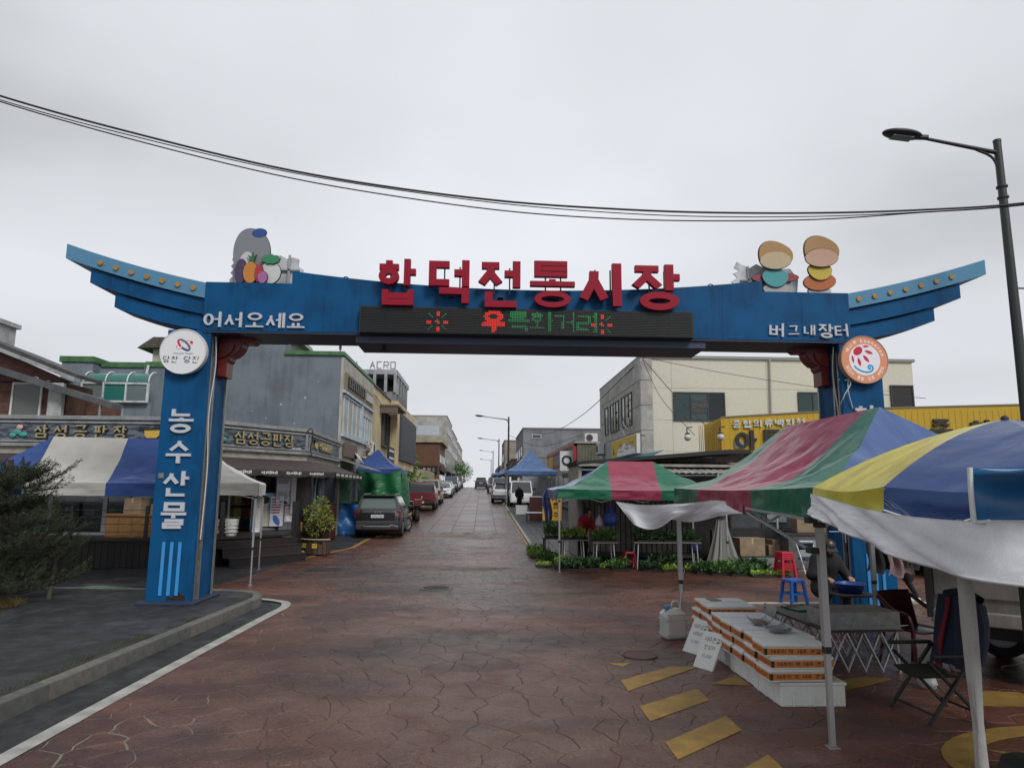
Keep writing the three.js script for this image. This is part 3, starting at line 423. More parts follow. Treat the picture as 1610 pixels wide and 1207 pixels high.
    [...'당진시 품질 인증 브랜드'].forEach((c, i, a) => { q.save(); q.translate(256, 256); q.rotate(1.15 - i * 2.3 / (a.length - 1)); drawHangul(q, c, -18, 192, 36, .14, '#f2e6e0'); q.restore(); });
  });
  obj('loose_wire', [tube([[X(6.56), 4.16, -.1], [X(6.72), 4.1, .02], [X(6.6), 3.85, .0], [X(6.58), 3.7, -.1]], .012, 24, 5), tube([[X(6.7), 4.2, .0], [X(6.66), 3.95, .03], [X(6.74), 3.62, 0]], .008, 20, 5)], M.white, g);
}
// painted cut-out boards standing on the gate: plain colour fields on the same boards, their frames seen from behind
{
  const blob = (w, h, n, k, ph = 0) => shape(Array.from({ length: 72 }, (_, i) => { const a = i / 72 * PI * 2, r = 1 + k * Math.sin(a * n + ph); return [w / 2 * r * Math.cos(a), h / 2 * r * Math.sin(a) + h / 2]; }));
  const outlineM = mat([.02, .018, .016], { r: .6 }), back = mat([.55, .56, .57], { r: .5, t: 'streak', s: 1 }), rib = mat([.42, .43, .44], { r: .5, t: 'grain', s: .4 });
  const boards = (label, x, y, list) => { const t = thing('cutout_board', label, 'cutout board', [x, y, -12.32], 0, 'cut-out boards on the gate'); for (const [n, g, m, z] of list) { const q = obj(n, g.translate(0, 0, z), m, t); if (/board|field|leaf/.test(n) && !/back|side/.test(n)) { const e = q.geometry.clone(); e.computeBoundingBox(); const b = e.boundingBox, cx = (b.min.x + b.max.x) / 2, cy = (b.min.y + b.max.y) / 2, w = b.max.x - b.min.x, h = b.max.y - b.min.y, dd = .022; e.translate(-cx, -cy, -z).scale((w + dd) / w, (h + dd) / h, .5).translate(cx, cy, z - .004); const ol = new THREE.Mesh(e, outlineM); ol.name = 'outline'; ol.castShadow = ol.receiveShadow = true; q.add(ol); } } return t; };
  const cl = (r, g, b) => mat([r, g, b], { r: .45, t: 'grain', s: .5 });
  boards('grey and white cut-out board with painted vegetables on the gate beam', -4.2, 5.755, [
    ['back_board', ext(shape([[.25, 0], [.7, 0], [.72, .14], [.8, .22], [.72, .3], [.76, .42], [.66, .48], [.67, .62], [.55, .66], [.44, .63], [.3, .7], [.2, .6]]), .03), back, -.3], ['frame', B(.04, .68, .04, .5, .35, 0), rib, -.24], ['frame', B(.5, .03, .04, .45, .4, 0), rib, -.24],
    ['side_board', ext(shape([[-.56, .1], [-.38, .1], [-.38, .74], [-.46, .74], [-.53, .68], [-.5, .62], [-.55, .56], [-.5, .5], [-.56, .43], [-.51, .37], [-.56, .3], [-.51, .24], [-.57, .17]]), .03), back, -.2],
    ['main_board', ext(blob(.66, 1.12, 3, .05, .6), .04, .004).translate(-.13, -.0, 0), cl(.24, .255, .28), 0], ['pale_field', ext(blob(.3, .62, 2, .04), .012).translate(-.2, .02, 0), cl(.62, .62, .62), .041],
    ['blue_field', ext(blob(.26, .16, 2, .03), .012).translate(.0, .93, 0), cl(.02, .08, .32), .041],
    ['eggplant_board', ext(blob(.2, .46, 1, .12, -.6), .03).translate(-.27, .0, 0), cl(.07, .045, .11), .07], ['carrot_board', ext(blob(.26, .4, 1, .1, 1.4), .03).translate(-.1, .02, 0), cl(.62, .24, .04), .1], ['carrot_leaf', ext(shape([[-.05, 0], [-.02, .1], [-.06, .16], [0, .13], [.03, .22], [.04, .12], [.1, .17], [.05, .06], [.05, 0]]), .02).translate(-.1, .4, 0), cl(.03, .16, .05), .09],
    ['pepper_board', ext(blob(.14, .34, 1, .1), .03).translate(.07, .02, 0), cl(.45, .03, .05), .12], ['sweet_potato_board', ext(blob(.17, .22, 1, .1), .03).translate(.15, .0, 0), cl(.42, .14, .34), .15], ['radish_board', ext(blob(.36, .42, 1, .06), .03).translate(.26, .02, 0), cl(.68, .68, .66), .06], ['radish_leaf', ext(blob(.32, .17, 9, .07), .03).translate(.26, .4, 0), cl(.03, .26, .11), .09]]);
  boards('pair of rounded tan cut-out boards with turquoise and yellow lower fields on the gate', 6.0, 5.785, [
    ['back_board', ext(shape([[-1.15, .22], [-.85, .0], [.05, .0], [.1, .4], [-.05, .62], [-.5, .6], [-.72, .7], [-.85, .62], [-1.0, .68], [-1.1, .74], [-1.16, .62], [-1.05, .56], [-1.18, .5], [-1.1, .42], [-1.22, .34]]), .03), back, -.3], ['frame', B(1.0, .03, .04, -.55, .36, 0), rib, -.25], ['frame', B(.03, .6, .04, -.9, .34, 0), rib, -.25], ['frame', bar([-1.0, .2, 0], [-.6, .6, 0], .03, .03), rib, -.21],
    ['main_board', ext(blob(.66, .56, 3, .06, 1.5), .04, .004).translate(-.47, .5, 0), cl(.42, .22, .07), 0], ['pale_field', ext(blob(.6, .34, 2, .05), .012).translate(-.47, .5, 0), cl(.55, .43, .26), .041], ['turquoise_field', ext(blob(.5, .36, 3, .04), .035).translate(-.47, .17, 0), cl(.05, .34, .36), -.03], ['red_field', ext(blob(.9, .2, 2, .1), .03).translate(-.45, .26, 0), cl(.3, .03, .03), -.07], ['base_field', ext(blob(.5, .24, 3, .04), .03).translate(-.45, 0, 0), cl(.45, .43, .4), -.06],
    ['main_board', ext(blob(.68, .6, 3, .06, 1.5), .04, .004).translate(.42, .58, 0), cl(.44, .24, .08), .02], ['pale_field', ext(blob(.64, .36, 2, .05), .012).translate(.42, .56, 0), cl(.6, .36, .25), .062], ['yellow_field', ext(blob(.46, .34, 3, .04), .035).translate(.4, .32, 0), cl(.62, .45, .04), -.01], ['orange_field', ext(blob(.62, .34, 2, .08), .03).translate(.4, .12, 0), cl(.5, .12, .02), -.04], ['base_field', ext(blob(.44, .2, 3, .04), .03).translate(.4, 0, 0), cl(.6, .58, .54), -.07]]);
}
// ---------- street lamps and cables ----------
const lampMetal = mat([.028, .029, .032], { r: .45, t: 'grain', s: .4 });
function lamp(x, z, h, label, L = 1.35) {
  const t = thing('street_lamp', label, 'street lamp', [x, gy(z), z], 0, 'street lamps along the right kerb');
  obj('pole', [C(.062, .105, h, 0, h / 2, 0, 18), C(.066, .066, .05, 0, h + .01, 0, 18), C(.12, .16, .5, 0, .25, 0, 16), C(.09, .09, .03, 0, h - .85, 0, 16), C(.09, .09, .03, 0, h - 1.05, 0, 16)], lampMetal, t);
  obj('arm', [rod([-.05, h - .2, 0], [-L, h + .03, 0], .04, 10, .028), tube([[-.02, h - .55, 0], [-.12, h - .3, 0], [-.4, h - .16, 0]], .022, 12, 6)], lampMetal, t);
  const hd = obj('lamp_head', [xf(S(.36, 0, 0, 0, 1, .2, .46, 20), -L - .38, h + .09, 0, 0, 0, -.1), xf(B(.24, .07, .1, -L - .04, h + .045, 0, .02), 0, 0, 0)], lampMetal, t);
  obj('led_panel', xf(B(.36, .015, .17, 0, 0, 0), -L - .4, h + .02, 0, 0, 0, -.1), mat([.2, .21, .22], { r: .3 }), hd);
  return t;
}
lamp(9.1, -11, 8.3, 'dark grey street lamp with a single arm beside the blue gate');
lamp(2.05, -54.6, 7.0, 'dark street lamp rising behind the plain blue canopy', 2.0); lamp(2.05, -87, 6.7, 'slim street lamp next beyond the one behind the blue canopy', 2.0); lamp(2.05, -135, 7.1, 'far street lamp, third along the right kerb of the street', 2.0); lamp(2.05, -164, 6.9, 'farthest street lamp near the crest of the street', 2.0);
{
  const c1 = [[-20, 12.2], [-13, 9.8], [-7.47, 8.0], [-5.23, 7.41], [-3.08, 6.93], [-1.42, 6.68], [.35, 6.5], [1.83, 6.43], [3.33, 6.405], [5.37, 6.45], [6.92, 6.54], [8.61, 6.7], [13, 7.5], [20, 9.4]], c2 = [[-20, 12.1], [-13, 9.72], [-7.47, 7.93], [-5.22, 7.32], [-3.07, 6.83], [-1.42, 6.57], [.35, 6.37], [1.83, 6.295], [3.33, 6.29], [5.36, 6.37], [6.92, 6.52], [8.6, 6.685], [13, 7.48], [20, 9.38]];
  tag(obj('overhead_cable', tube(c1.map(p => [p[0], p[1], -10]), .016, 120, 6), M.black), 'thick black overhead cable, the upper one spanning in front of the gate', 'cable');
  tag(obj('overhead_cable', tube(c2.map(p => [p[0], p[1], -10.06]), .010, 120, 6), M.black), 'thin black overhead cable hanging lowest in front of the gate', 'cable');
  tag(obj('overhead_cable', tube(c1.map((p, i) => [p[0], p[1] - .035 - .02 * Math.sin(i), -10.03]), .008, 120, 6), M.black), 'thin black cable lashed just under the thick overhead cable', 'cable');
}
// ---------- foliage helpers ----------
const leafGreen = [mat([.06, .14, .03], { r: .6, trans: .15 }), mat([.09, .2, .035], { r: .6, trans: .15 }), mat([.17, .26, .035], { r: .6, trans: .15 }), mat([.038, .09, .028], { r: .6, trans: .15 }), mat([.27, .4, .05], { r: .6, trans: .15 })], leafGold = mat([.28, .26, .035], { r: .6, trans: .15 }), bark = mat([.07, .052, .038], { r: .95, t: 'streak', s: .4, b: .01, bs: .15 }), crateDark = mat([.075, .04, .026], { r: .6, t: 'wood', s: .6 }), crateDark2 = mat([.085, .046, .03], { r: .6, t: 'wood', s: .5 });
function leafSet(list) { // list of [x,y,z, length, width, yaw, pitch, roll] -> bent leaf blades (4 triangles)
  const P = [], U = []; const m = new THREE.Matrix4(), e = new THREE.Euler(), v = V(0, 0, 0);
  for (const [x, y, z, l, w, a, b, c] of list) {
    e.set(b, a, c, 'YXZ'); m.makeRotationFromEuler(e);
    const q = [[0, 0, 0], [-w / 2, .1 * l, .45 * l], [w / 2, .1 * l, .45 * l], [0, 0, l], [0, .03 * l, .48 * l]].map(p => { v.set(...p).applyMatrix4(m); return [v.x + x, v.y + y, v.z + z]; });
    P.push(...q[0], ...q[4], ...q[1], ...q[0], ...q[2], ...q[4], ...q[1], ...q[4], ...q[3], ...q[4], ...q[2], ...q[3]);
  }
  const g = new THREE.BufferGeometry(); g.setAttribute('position', new THREE.Float32BufferAttribute(P, 3)); g.computeVertexNormals(); return g;
}
function leaves(n, rad, y0, y1, size, seed) { const r = rng(seed), L = []; for (let i = 0; i < n; i++) { const a = r() * PI * 2, q = rad * Math.sqrt(r()); L.push([q * Math.cos(a), lerp(y0, y1, r()) - q * .3, q * Math.sin(a), size * (.7 + .8 * r()), size * (.5 + .3 * r()), a + (r() - .5) * 2 - PI / 2 + PI, -r() * 1.1, (r() - .5)]); } return leafSet(L); }
function bushLeaves(n, balls, size, seed) { const r = rng(seed), L = []; for (let i = 0; i < n; i++) { const [bx, by, bz, R] = balls[r() * balls.length | 0], a = r() * PI * 2, c = r() * 2 - 1, s = Math.sqrt(1 - c * c), q = R * Math.cbrt(.25 + .75 * r()); L.push([bx + q * s * Math.cos(a), by + q * c, bz + q * s * Math.sin(a), size * (.6 + .9 * r()), size * (.3 + .3 * r()), -a + PI / 2 + (r() - .5), -c * .9 + (r() - .5) * .8, (r() - .5) * 2]); } return leafSet(L); }
// ---------- left side: corner shop on its timber deck ----------
const slate = mat([.12, .14, .175], { r: .55, t: 'tile', s: 1.6 }), trim = mat([.27, .27, .27], { r: .6, t: 'streak', s: 1.2 }), stucco = mat([.19, .225, .26], { r: .9, t: 'streak', s: 4.5, b: .004, bs: .6 }), interior = mat([.36, .33, .29], { r: .9, t: 'mottle', s: 1 }), brownCloth = cloth([.05, .036, .036], { r: .7 }), deckBrown = [mat([.030, .022, .020], { r: .5, t: 'wood', s: .7 }), mat([.036, .027, .024], { r: .55, t: 'wood', s: .8 }), mat([.026, .019, .018], { r: .5, t: 'wood', s: .6 })];
const shopGlass = mat([.15, .165, .17], { r: .08, cc: 1 }), brass = mat([.42, .36, .2], { r: .35, m: .5 }), signDark = mat([.02, .02, .02], { r: .5 }), frameGrey = mat([.3, .31, .32], { r: .4, m: .3, t: 'grain', s: .4 }), frameWhite = mat([.6, .61, .6], { r: .45, t: 'streak', s: 1 });
function windowOn(parent, place, x, y, w, h, panes, fm = frameWhite, gm = M.glass, depth = .06) { // window > frame bars, panes; x,y = lower left
  const win = obj('window', place([B(w, .06, depth, x + w / 2, y + .03, 0), B(w, .06, depth, x + w / 2, y + h - .03, 0), B(.06, h - .12, depth, x + .03, y + h / 2, 0), B(.06, h - .12, depth, x + w - .03, y + h / 2, 0), ...Array.from({ length: panes - 1 }, (_, i) => B(.05, h - .12, depth, x + w * (i + 1) / panes, y + h / 2, 0))]), fm, parent);
  for (let i = 0; i < panes; i++) { const a = i ? x + w * i / panes + .025 : x + .06, b = i < panes - 1 ? x + w * (i + 1) / panes - .025 : x + w - .06; obj('pane', place([B(b - a, h - .12, .012, (a + b) / 2, y + h / 2, -.005)]), Array.isArray(gm) ? gm[i % gm.length] : gm, win); }
  return win;
}
{
  const A = [-17, -19.5], Bp = [-8.35, -19.5], Cp = [-5.85, -23.2], D = [-6.1, -30.2];
  const t = thing('corner_shop', 'grey corner shop with slate fascia, brass lettering and brown awning above a deck', 'shop');
  const loc = g => g;
  obj('wall', [ext(shape([[-17, 23.2], [-9.3, 23.2], [-6.7, 25.6], [-6.7, 29.6], [-17, 29.6]]), 3.9).rotateX(-PI / 2).translate(0, .1, 0), BB(-17, -16.6, 0, 3.2, -23.2, -19.6)], stucco, t);
  obj('roof', ext(shape([[-17, 19.75], [-8.5, 19.75], [-6.12, 23.35], [-6.35, 29.6], [-17, 29.6]]), .12).rotateX(-PI / 2).translate(0, 3.85, 0), M.concrete, t);
  obj('ceiling', ext(shape([[-16.9, 19.8], [-8.6, 19.8], [-6.2, 23.4], [-6.4, 29.5], [-16.9, 29.5]]), .08).rotateX(-PI / 2).translate(0, 3.02, 0), interior, t);
  for (const [P, Q] of [[A, Bp], [Bp, Cp], [Cp, D]]) {
    const w = wall(P, Q), l = wlen(P, Q), f = obj('fascia', w([B(l, .66, .16, l / 2, 3.6, -.08)]), slate, t);
    obj('fascia_trim', w([B(l + .08, .11, .26, l / 2, 3.985, -.06, .01), B(l + .04, .055, .2, l / 2, 3.86, -.06), B(l + .06, .09, .24, l / 2, 3.225, -.06, .01), B(l + .02, .05, .19, l / 2, 3.33, -.06), B(.09, .56, .19, .1, 3.6, -.05), B(.09, .56, .19, l - .1, 3.6, -.05)]), trim, f);
    obj('lintel', w([B(l, .22, .1, l / 2, 3.07, -.09)]), mat([.36, .33, .27], { r: .7, t: 'streak', s: 1 }), t);
    // sloping awning and its scalloped, printed valance
    const e = P === A ? 0 : .3, e2 = Q === D ? 0 : .3, aw = obj('awning', w([thick(Math.max(8, l * 4 | 0), 5, (u, v) => [lerp(lerp(0, l, u), lerp(-(P === Bp ? .5 : 0), l + (Q === D ? 0 : .35), u), v), lerp(2.98, 2.62, v) + .012 * Math.sin(u * l * 7) * v, lerp(.02, .95, v)], .006)]), brownCloth, t);
    const val = obj('valance', w([grid(Math.max(10, l * 10 | 0), 2, (u, v) => { const x = lerp(P === Bp ? -.5 : 0, l + (Q === D ? 0 : .35), u); return [x, 2.62 - (1 - v) * (.15 + .045 * Math.abs(Math.sin(x * 3.4))), .955 + .008 * Math.sin(x * 5)]; })]), brownCloth, aw);
    for (let x = .35; x < l - .3; x += .92) obj('valance_print', w([-.28, -.21, -.13, -.07, .0, .06, .12, .19, .25].map((q, i) => B(.045, .05 + .05 * hash(i * 7, x * 10 | 0), .004, x + q, 2.535 + .02 * hash(i, 3), .968))), M.white, val);
  }
  // lettering on the fascia
  const wa = wall(A, Bp), wb = wall(Bp, Cp), wc = wall(Cp, D);
  const put = (w, str, xs, y, s, m = brass) => [...str].forEach((c, i) => { const L = obj('letter', w(hangul3D(c, s, .12, .03, 1.02).map(q => q.translate(xs(i), y, .05))), m, t); obj('letter_edge', w(hangul3D(c, s * 1.03, .19, .04, 1.02).map(q => q.translate(xs(i) + .012, y - .012, .005))), signDark, L); });
  put(wa, '삼성공판장', i => 4.75 + i * .535, 3.6, .36); put(wb, '삼성공판장', i => 1.75 + i * .46, 3.6, .4);
  const bowl = (w, x, y) => { const ic = obj('bowl_emblem', w([ext(shape([[-.2, .06], [.24, .06], [.2, -.1], [.14, -.16], [-.12, -.16], [-.18, -.1]]), .04).translate(x, y, .02)]), mat([.55, .36, .06], { r: .4 }), t); obj('bowl_lid', w([ext(shape([[-.36, .12], [-.3, .1], [-.18, .06], [.2, .08], [.24, .18], [.12, .17], [-.06, .1], [-.2, .16], [-.34, .16]]), .05).translate(x, y, .03)]), signDark, ic); };
  bowl(wa, 7.75, 3.6);
  const leaf = (w, x) => { const ic = obj('sprout_emblem', w([S(.09, x, 3.58, .03, 1.2, 1, .3), S(.08, x + .16, 3.5, .03, 1.4, .8, .3), S(.08, x - .12, 3.48, .03, 1.2, .8, .3)]), mat([.05, .3, .26], { r: .5 }), t); obj('sprout_bud', w([S(.09, x + .06, 3.7, .05, 1, .8, .3)]), mat([.6, .33, .28], { r: .5 }), ic); };
  leaf(wa, 4.1); leaf(wb, 1.05);
  obj('phone_print', wb([plate(.55, .09, 4.0, 3.38, .018)]), printMat(256, 48, (q, w, h) => { q.fillStyle = '#3d434c'; q.fillRect(0, 0, w, h); q.fillStyle = '#d8d8d8'; q.font = 'bold 40px sans-serif'; q.fillText('(362-2288)', 8, 40); }), t, true);
  obj('category_print', wa([plate(.32, .1, 8.25, 3.48, .018)]), printMat(192, 64, (q, w, h) => { q.fillStyle = '#30353d'; q.fillRect(0, 0, w, h); drawHangul(q, '식료품', 6, 8, 50, .12, '#d8d8d8'); }), t, true);
  [...'식자재마트'].forEach((c, i) => obj('letter', wc(hangul3D(c, .34, .14, .08, .95).map(q => q.translate(1.9 + i * .5, 3.57, .02))), brass, t)); bowl(wc, 1.1, 3.62);
  obj('hanging_cable', tube([[-5.9, 3.95, -23.05], [-5.72, 4.05, -23.0], [-5.66, 3.8, -22.98], [-5.72, 3.4, -23.0], [-5.66, 3.15, -22.95]], .018, 30, 6), M.black, t);
  // glazed front
  const glassFront = (w, l, xs, y0 = .75) => { for (let i = 0; i < xs.length - 1; i++) { const a = xs[i], b = xs[i + 1], f = obj('glass_door', w([B(.06, 2.2, .06, a + .03, y0 + 1.1, -.5), B(.06, 2.2, .06, b - .03, y0 + 1.1, -.5), B(b - a - .12, .07, .06, (a + b) / 2, y0 + 2.16, -.5), B(b - a - .12, .09, .06, (a + b) / 2, y0 + .045, -.5)]), frameGrey, t); obj('pane', w([B(b - a - .12, 2.03, .01, (a + b) / 2, y0 + 1.1, -.5)]), M.pane, f); } };
  glassFront(wb, 4.4, [.15, 1.05, 1.95]); glassFront(wb, 4.4, [2.75, 3.7]); glassFront(wa, 8.6, [.4, 1.9, 3.4, 4.9, 6.4, 7.9]);
  obj('pillar_post', [...wb([B(.12, 2.4, .12, .06, 1.95, -.3), B(.5, 2.4, .12, 4.0, 1.95, -.42)])], mat([.16, .17, .18], { r: .6, t: 'streak', s: 1 }), t);
  const shelfM = [mat([.25, .08, .05], { r: .6 }), mat([.3, .26, .1], { r: .6 }), mat([.1, .2, .08], { r: .6 }), mat([.4, .4, .38], { r: .6 }), mat([.08, .12, .28], { r: .6 })], rr = rng(41);
  for (let s = 0; s < 4; s++) { const sh = obj('shelf', [B(6, .03, .4, -12.4, 1.1 + s * .45, -22.9), ...wb([B(3.8, .03, .35, 2.2, 1.1 + s * .45, -1.8)])], interior, t); for (let i = 0; i < 16; i++) obj('goods', [i < 9 ? B(.3, .3 * (.6 + .4 * rr()), .25, -15 + i * .62, 1.28 + s * .45, -22.85) : wb([B(.28, .3, .25, .6 + (i - 9) * .5, 1.28 + s * .45, -1.75)])], shelfM[rr() * 5 | 0], sh); }
  // posters
  const posterPerson = printMat(256, 288, (q) => { q.fillStyle = '#8fc1d3'; q.fillRect(0, 0, 256, 288); q.fillStyle = '#cfc8bd'; q.beginPath(); q.ellipse(140, 240, 76, 90, 0, 0, 7); q.fill(); q.fillStyle = '#d8b49c'; q.beginPath(); q.ellipse(138, 92, 38, 50, 0, 0, 7); q.fill(); q.fillRect(122, 130, 34, 34); q.beginPath(); q.ellipse(88, 200, 40, 22, .5, 0, 7); q.fill(); q.fillStyle = '#1c1512'; q.beginPath(); q.ellipse(140, 58, 44, 34, 0, 0, 7); q.fill(); q.fillRect(98, 56, 12, 40); });
  obj('portrait_poster', wb([plate(.95, 1.05, 3.2, 1.4, -.48)]), posterPerson, t, true);
  const notice = (hd, tl) => printMat(192, 224, (q, w, h) => { q.fillStyle = '#d4d4da'; q.fillRect(0, 0, w, h); q.fillStyle = hd; for (let i = 0; i < 6; i++) q.fillRect(14, 18 + i * 20, 120 + (i * 37) % 46, 9); q.fillStyle = tl; q.beginPath(); q.ellipse(96, 180, 60, 30, .5, 0, 7); q.fill(); });
  const n1 = notice('#8d1f3c', '#4a6bb0'), n2 = notice('#3b3f66', '#c8d2e8'), n3 = notice('#222', '#2b3442');
  obj('notice', wb([plate(.46, .95, 3.62, 1.35, -.36, -.2)]), n1, t, true); obj('notice', wb([plate(.62, .6, 3.86, 2.28, -.34)]), n2, t, true); obj('notice', wb([plate(.6, .4, 3.86, 1.76, -.345)]), n3, t, true); obj('notice', wb([plate(.3, .5, 4.08, 1.25, -.34)]), notice('#b03030', '#f0f0f0'), t, true);
  obj('hanging_sign', wb([B(.2, 1.7, .05, 4.2, 2.1, -.3, .01)]), M.white, t); obj('hanging_sign_print', wb([plate(.19, .5, 4.2, 2.62, -.27)]), printMat(64, 160, q => { q.fillStyle = '#c9c9c6'; q.fillRect(0, 0, 64, 160); drawHangul(q, '삼', 8, 10, 46, .14, '#222'); drawHangul(q, '성', 8, 90, 46, .14, '#222'); }), t, true);
  // street side: plastic strip curtains and a display case
  for (let i = 0; i < 7; i++) obj('strip_curtain', wc([thick(5, 10, (u, v) => [.35 + i * .34 + u * .3, 1.0 + v * 1.55, .12 + .05 * Math.sin(u * 6 + i) + .03 * Math.sin(v * 5 + i * 2)], .004)]), i % 2 ? cloth([.26, .33, .37], { r: .3 }) : cloth([.10, .14, .17], { r: .3 }), t);
  obj('side_wall', wc([B(6.5, 2.6, .08, 3.3, 1.7, -.75)]), interior, t);
}
{ // timber deck with vertical boards, steps
  const t = thing('timber_deck', 'dark brown timber deck with three steps in front of the corner shop', 'deck');
  const F0 = [-16.5, -16.82], F1 = [-7.15, -19.2], S0 = [-7.15, -19.2], S1 = [-5.5, -21.0], h = .74;
  obj('platform', ext(shape([[-16.5, 16.9], [-7.2, 19.3], [-5.62, 21.2], [-5.8, 23.2], [-8.3, 19.9], [-9.3, 23.2], [-17, 23.2]].slice(0, 4).concat([[-9.3, 23.4], [-17, 23.4]])), .06).rotateX(-PI / 2).translate(0, h - .06, 0), deckBrown[0], t);
  const w = wall(F0, F1), l = wlen(F0, F1), n = Math.floor(l / .15); for (let i = 0; i < n; i++) obj('board', w([B(.144, h - .07, .025, .075 + i * .15, (h - .07) / 2, -.01 + .004 * hash(i, 2), .004)]), deckBrown[i % 3], t);
  obj('edge_board', w([B(l, .07, .07, l / 2, h - .03, .015, .006)]), deckBrown[1], t);
  const ws = wall(S0, S1), ls = wlen(S0, S1); for (let k = 0; k < 3; k++) { const st = obj('step', ws([B(ls - .1 * k, .04, .34, ls / 2, h - .04 - .235 * (k + .0) - (k ? .0 : 0) - .235, .18 + k * .3, .006)]), deckBrown[k % 3], t); obj('riser', ws([B(ls - .1 * k - .04, .2, .03, ls / 2, h - .16 - .235 * k - .235, .32 + k * .3)]), deckBrown[(k + 1) % 3], st); }
  obj('riser', ws([B(ls, h - .08, .04, ls / 2, (h - .08) / 2, -.02)]), deckBrown[2], t);
  obj('side_panel', [B(.06, h, 2.2, -5.68, h / 2, -22.2, 0, .08)], deckBrown[0], t);
}
{ // railing
  const t = thing('deck_railing', 'black post and cable railing along the edge of the timber deck', 'railing'), P = M.black;
  const xs = [-16, -14.2, -12.4, -10.6, -8.9, -7.55]; for (const x of xs) { const z = -16.82 + (x + 16.5) * -.2546 - .12; obj('post', [B(.075, .85, .075, x, 1.17, z, .006), B(.13, .02, .13, x, .752, z)], P, t); }
  for (const y of [.92, 1.12, 1.3, 1.48]) obj('cable', rod([-16, y, -16.95 - .12], [-7.55, y, -16.95 - 8.45 * .2546 - .02 - .1], .008, 6), P, t);
  for (const [x, z] of [[-7.2, -19.6], [-5.72, -21.4], [-5.8, -22.1]]) obj('post', [B(.085, .95, .085, x, 1.22, z, .006)], P, t);
}
// what stands on the deck
const crateWood = [mat([.34, .16, .045], { r: .6, t: 'wood', s: .6 }), mat([.38, .19, .06], { r: .6, t: 'wood', s: .5 })], card = mat([.36, .26, .165], { r: .85, t: 'mottle', s: .8 }), card2 = mat([.30, .215, .14], { r: .85, t: 'mottle', s: .8 });
function cabinet(x, z, w, h, d, label) { const t = thing('wooden_chest', label, 'chest', [x, .75, z], -.25); obj('body', B(w, h - .06, d, 0, (h - .06) / 2, 0, .006), crateWood[0], t); obj('lid', B(w + .08, .06, d + .06, 0, h - .03, 0, .012), crateWood[1], t); for (let i = 0; i < 3; i++) obj('panel', B(w / 3 - .06, h - .16, .015, -w / 3 + i * w / 3, h / 2 - .04, d / 2 + .006, .004), crateWood[1], t); obj('knob', S(.018, .05, h / 2, d / 2 + .03, 1, 1, 1, 8), brass, t); }
cabinet(-9.45, -19.3, 1.25, .62, .55, 'orange brown panelled wooden chest beside the railing under the blue and white tent'); cabinet(-8.2, -19.75, 1.05, .6, .5, 'orange brown wooden chest partly behind the blue gate pillar');
function carton(x, y, z, w, h, d, ry, label, m = card, group) { const t = thing('cardboard_box', label, 'box', [x, y, z], ry, group); obj('carton', B(w, h, d, 0, h / 2, 0, .006), m, t); obj('tape', [B(.05, .003, d + .004, 0, h + .001, 0), B(.05, h * .3, .003, 0, h * .85, d / 2 + .001)], mat([.45, .36, .22], { r: .3 }), t); obj('flap_seam', B(w - .01, .002, .006, 0, h + .0005, .0), signDark, t); return t; }
carton(-9.4, 1.37, -19.3, .5, .42, .36, -.2, 'brown carton standing on the longer wooden chest', card); carton(-8.85, 1.37, -19.5, .4, .26, .34, .1, 'low brown carton lying beside the taller carton on the chest', card2); carton(-8.2, 1.36, -19.75, .42, .2, .3, 0, 'low brown carton on the chest behind the gate pillar', card2);
{
  const t = thing('drinks_fridge', 'pale blue drinks fridge with a face panel behind the wooden chests', 'fridge', [-9.2, .75, -20.9]);
  obj('cabinet', B(1.9, 1.75, .7, 0, .875, 0, .02), frameWhite, t); for (const x of [-.47, .47]) { const dr = obj('door', B(.86, 1.45, .04, x, .9, .37, .01), mat([.36, .5, .55], { r: .15 }), t); obj('handle', B(.03, .5, .03, x + .36 * Math.sign(-x), .95, .41, .006), M.steel, dr); obj('label_panel', B(.6, .45, .004, x, .62, .393), mat([.2, .42, .55], { r: .3 }), dr); }
  obj('header', B(1.86, .22, .05, 0, 1.66, .36, .01), mat([.08, .25, .5], { r: .3 }), t);
  const pot = (x, z, s, label) => { const p = thing('white_planter', label, 'planter', [x, .75, z], 0, 'white planters by the deck steps'); obj('pot', [xf(new THREE.CylinderGeometry(.2 * s, .15 * s, .46, 4, 1).rotateY(PI / 4), 0, .23, 0), ...[0, 1, 2, 3].map(k => B(.28 * s, .012, .28 * s, 0, .1 + k * .1, 0))], M.white, p); obj('plant', leaves(60, .16, .3, .5, .05, 7), leafGreen[1], p); };
  pot(-7.55, -19.75, 1.2, 'white ribbed planter standing on the deck next to the step post'); pot(-7.1, -20.1, 1.05, 'white ribbed planter behind the step post, the narrower one'); pot(-8.0, -19.95, 1.1, 'white ribbed planter half hidden by the gate pillar');
  const fl = thing('flower_pot', 'dark pot of pink flowers inside the shop entrance', 'flower pot', [-7.5, .75, -21.2]); obj('pot', lathe([[0, 0], [.17, 0], [.2, .26], [.18, .27], [.16, .24]]), mat([.06, .04, .035], { r: .6 }), fl); obj('foliage', leaves(70, .2, .26, .5, .05, 9), leafGreen[0], fl); obj('blossom', leaves(60, .2, .34, .55, .035, 10), mat([.55, .2, .22], { r: .7 }), fl);
  const dl = thing('red_flower_stand', 'tall white stand with red flowers beside the shop door', 'flower stand', [-6.95, .75, -21.75]); obj('stand', [B(.22, 1.3, .12, 0, .65, -.06, .01), C(.11, .13, .05, 0, .025, 0)], M.white, dl); obj('blossom', leaves(90, .22, .5, 1.3, .05, 12), mat([.32, .02, .03], { r: .7 }), dl);
}
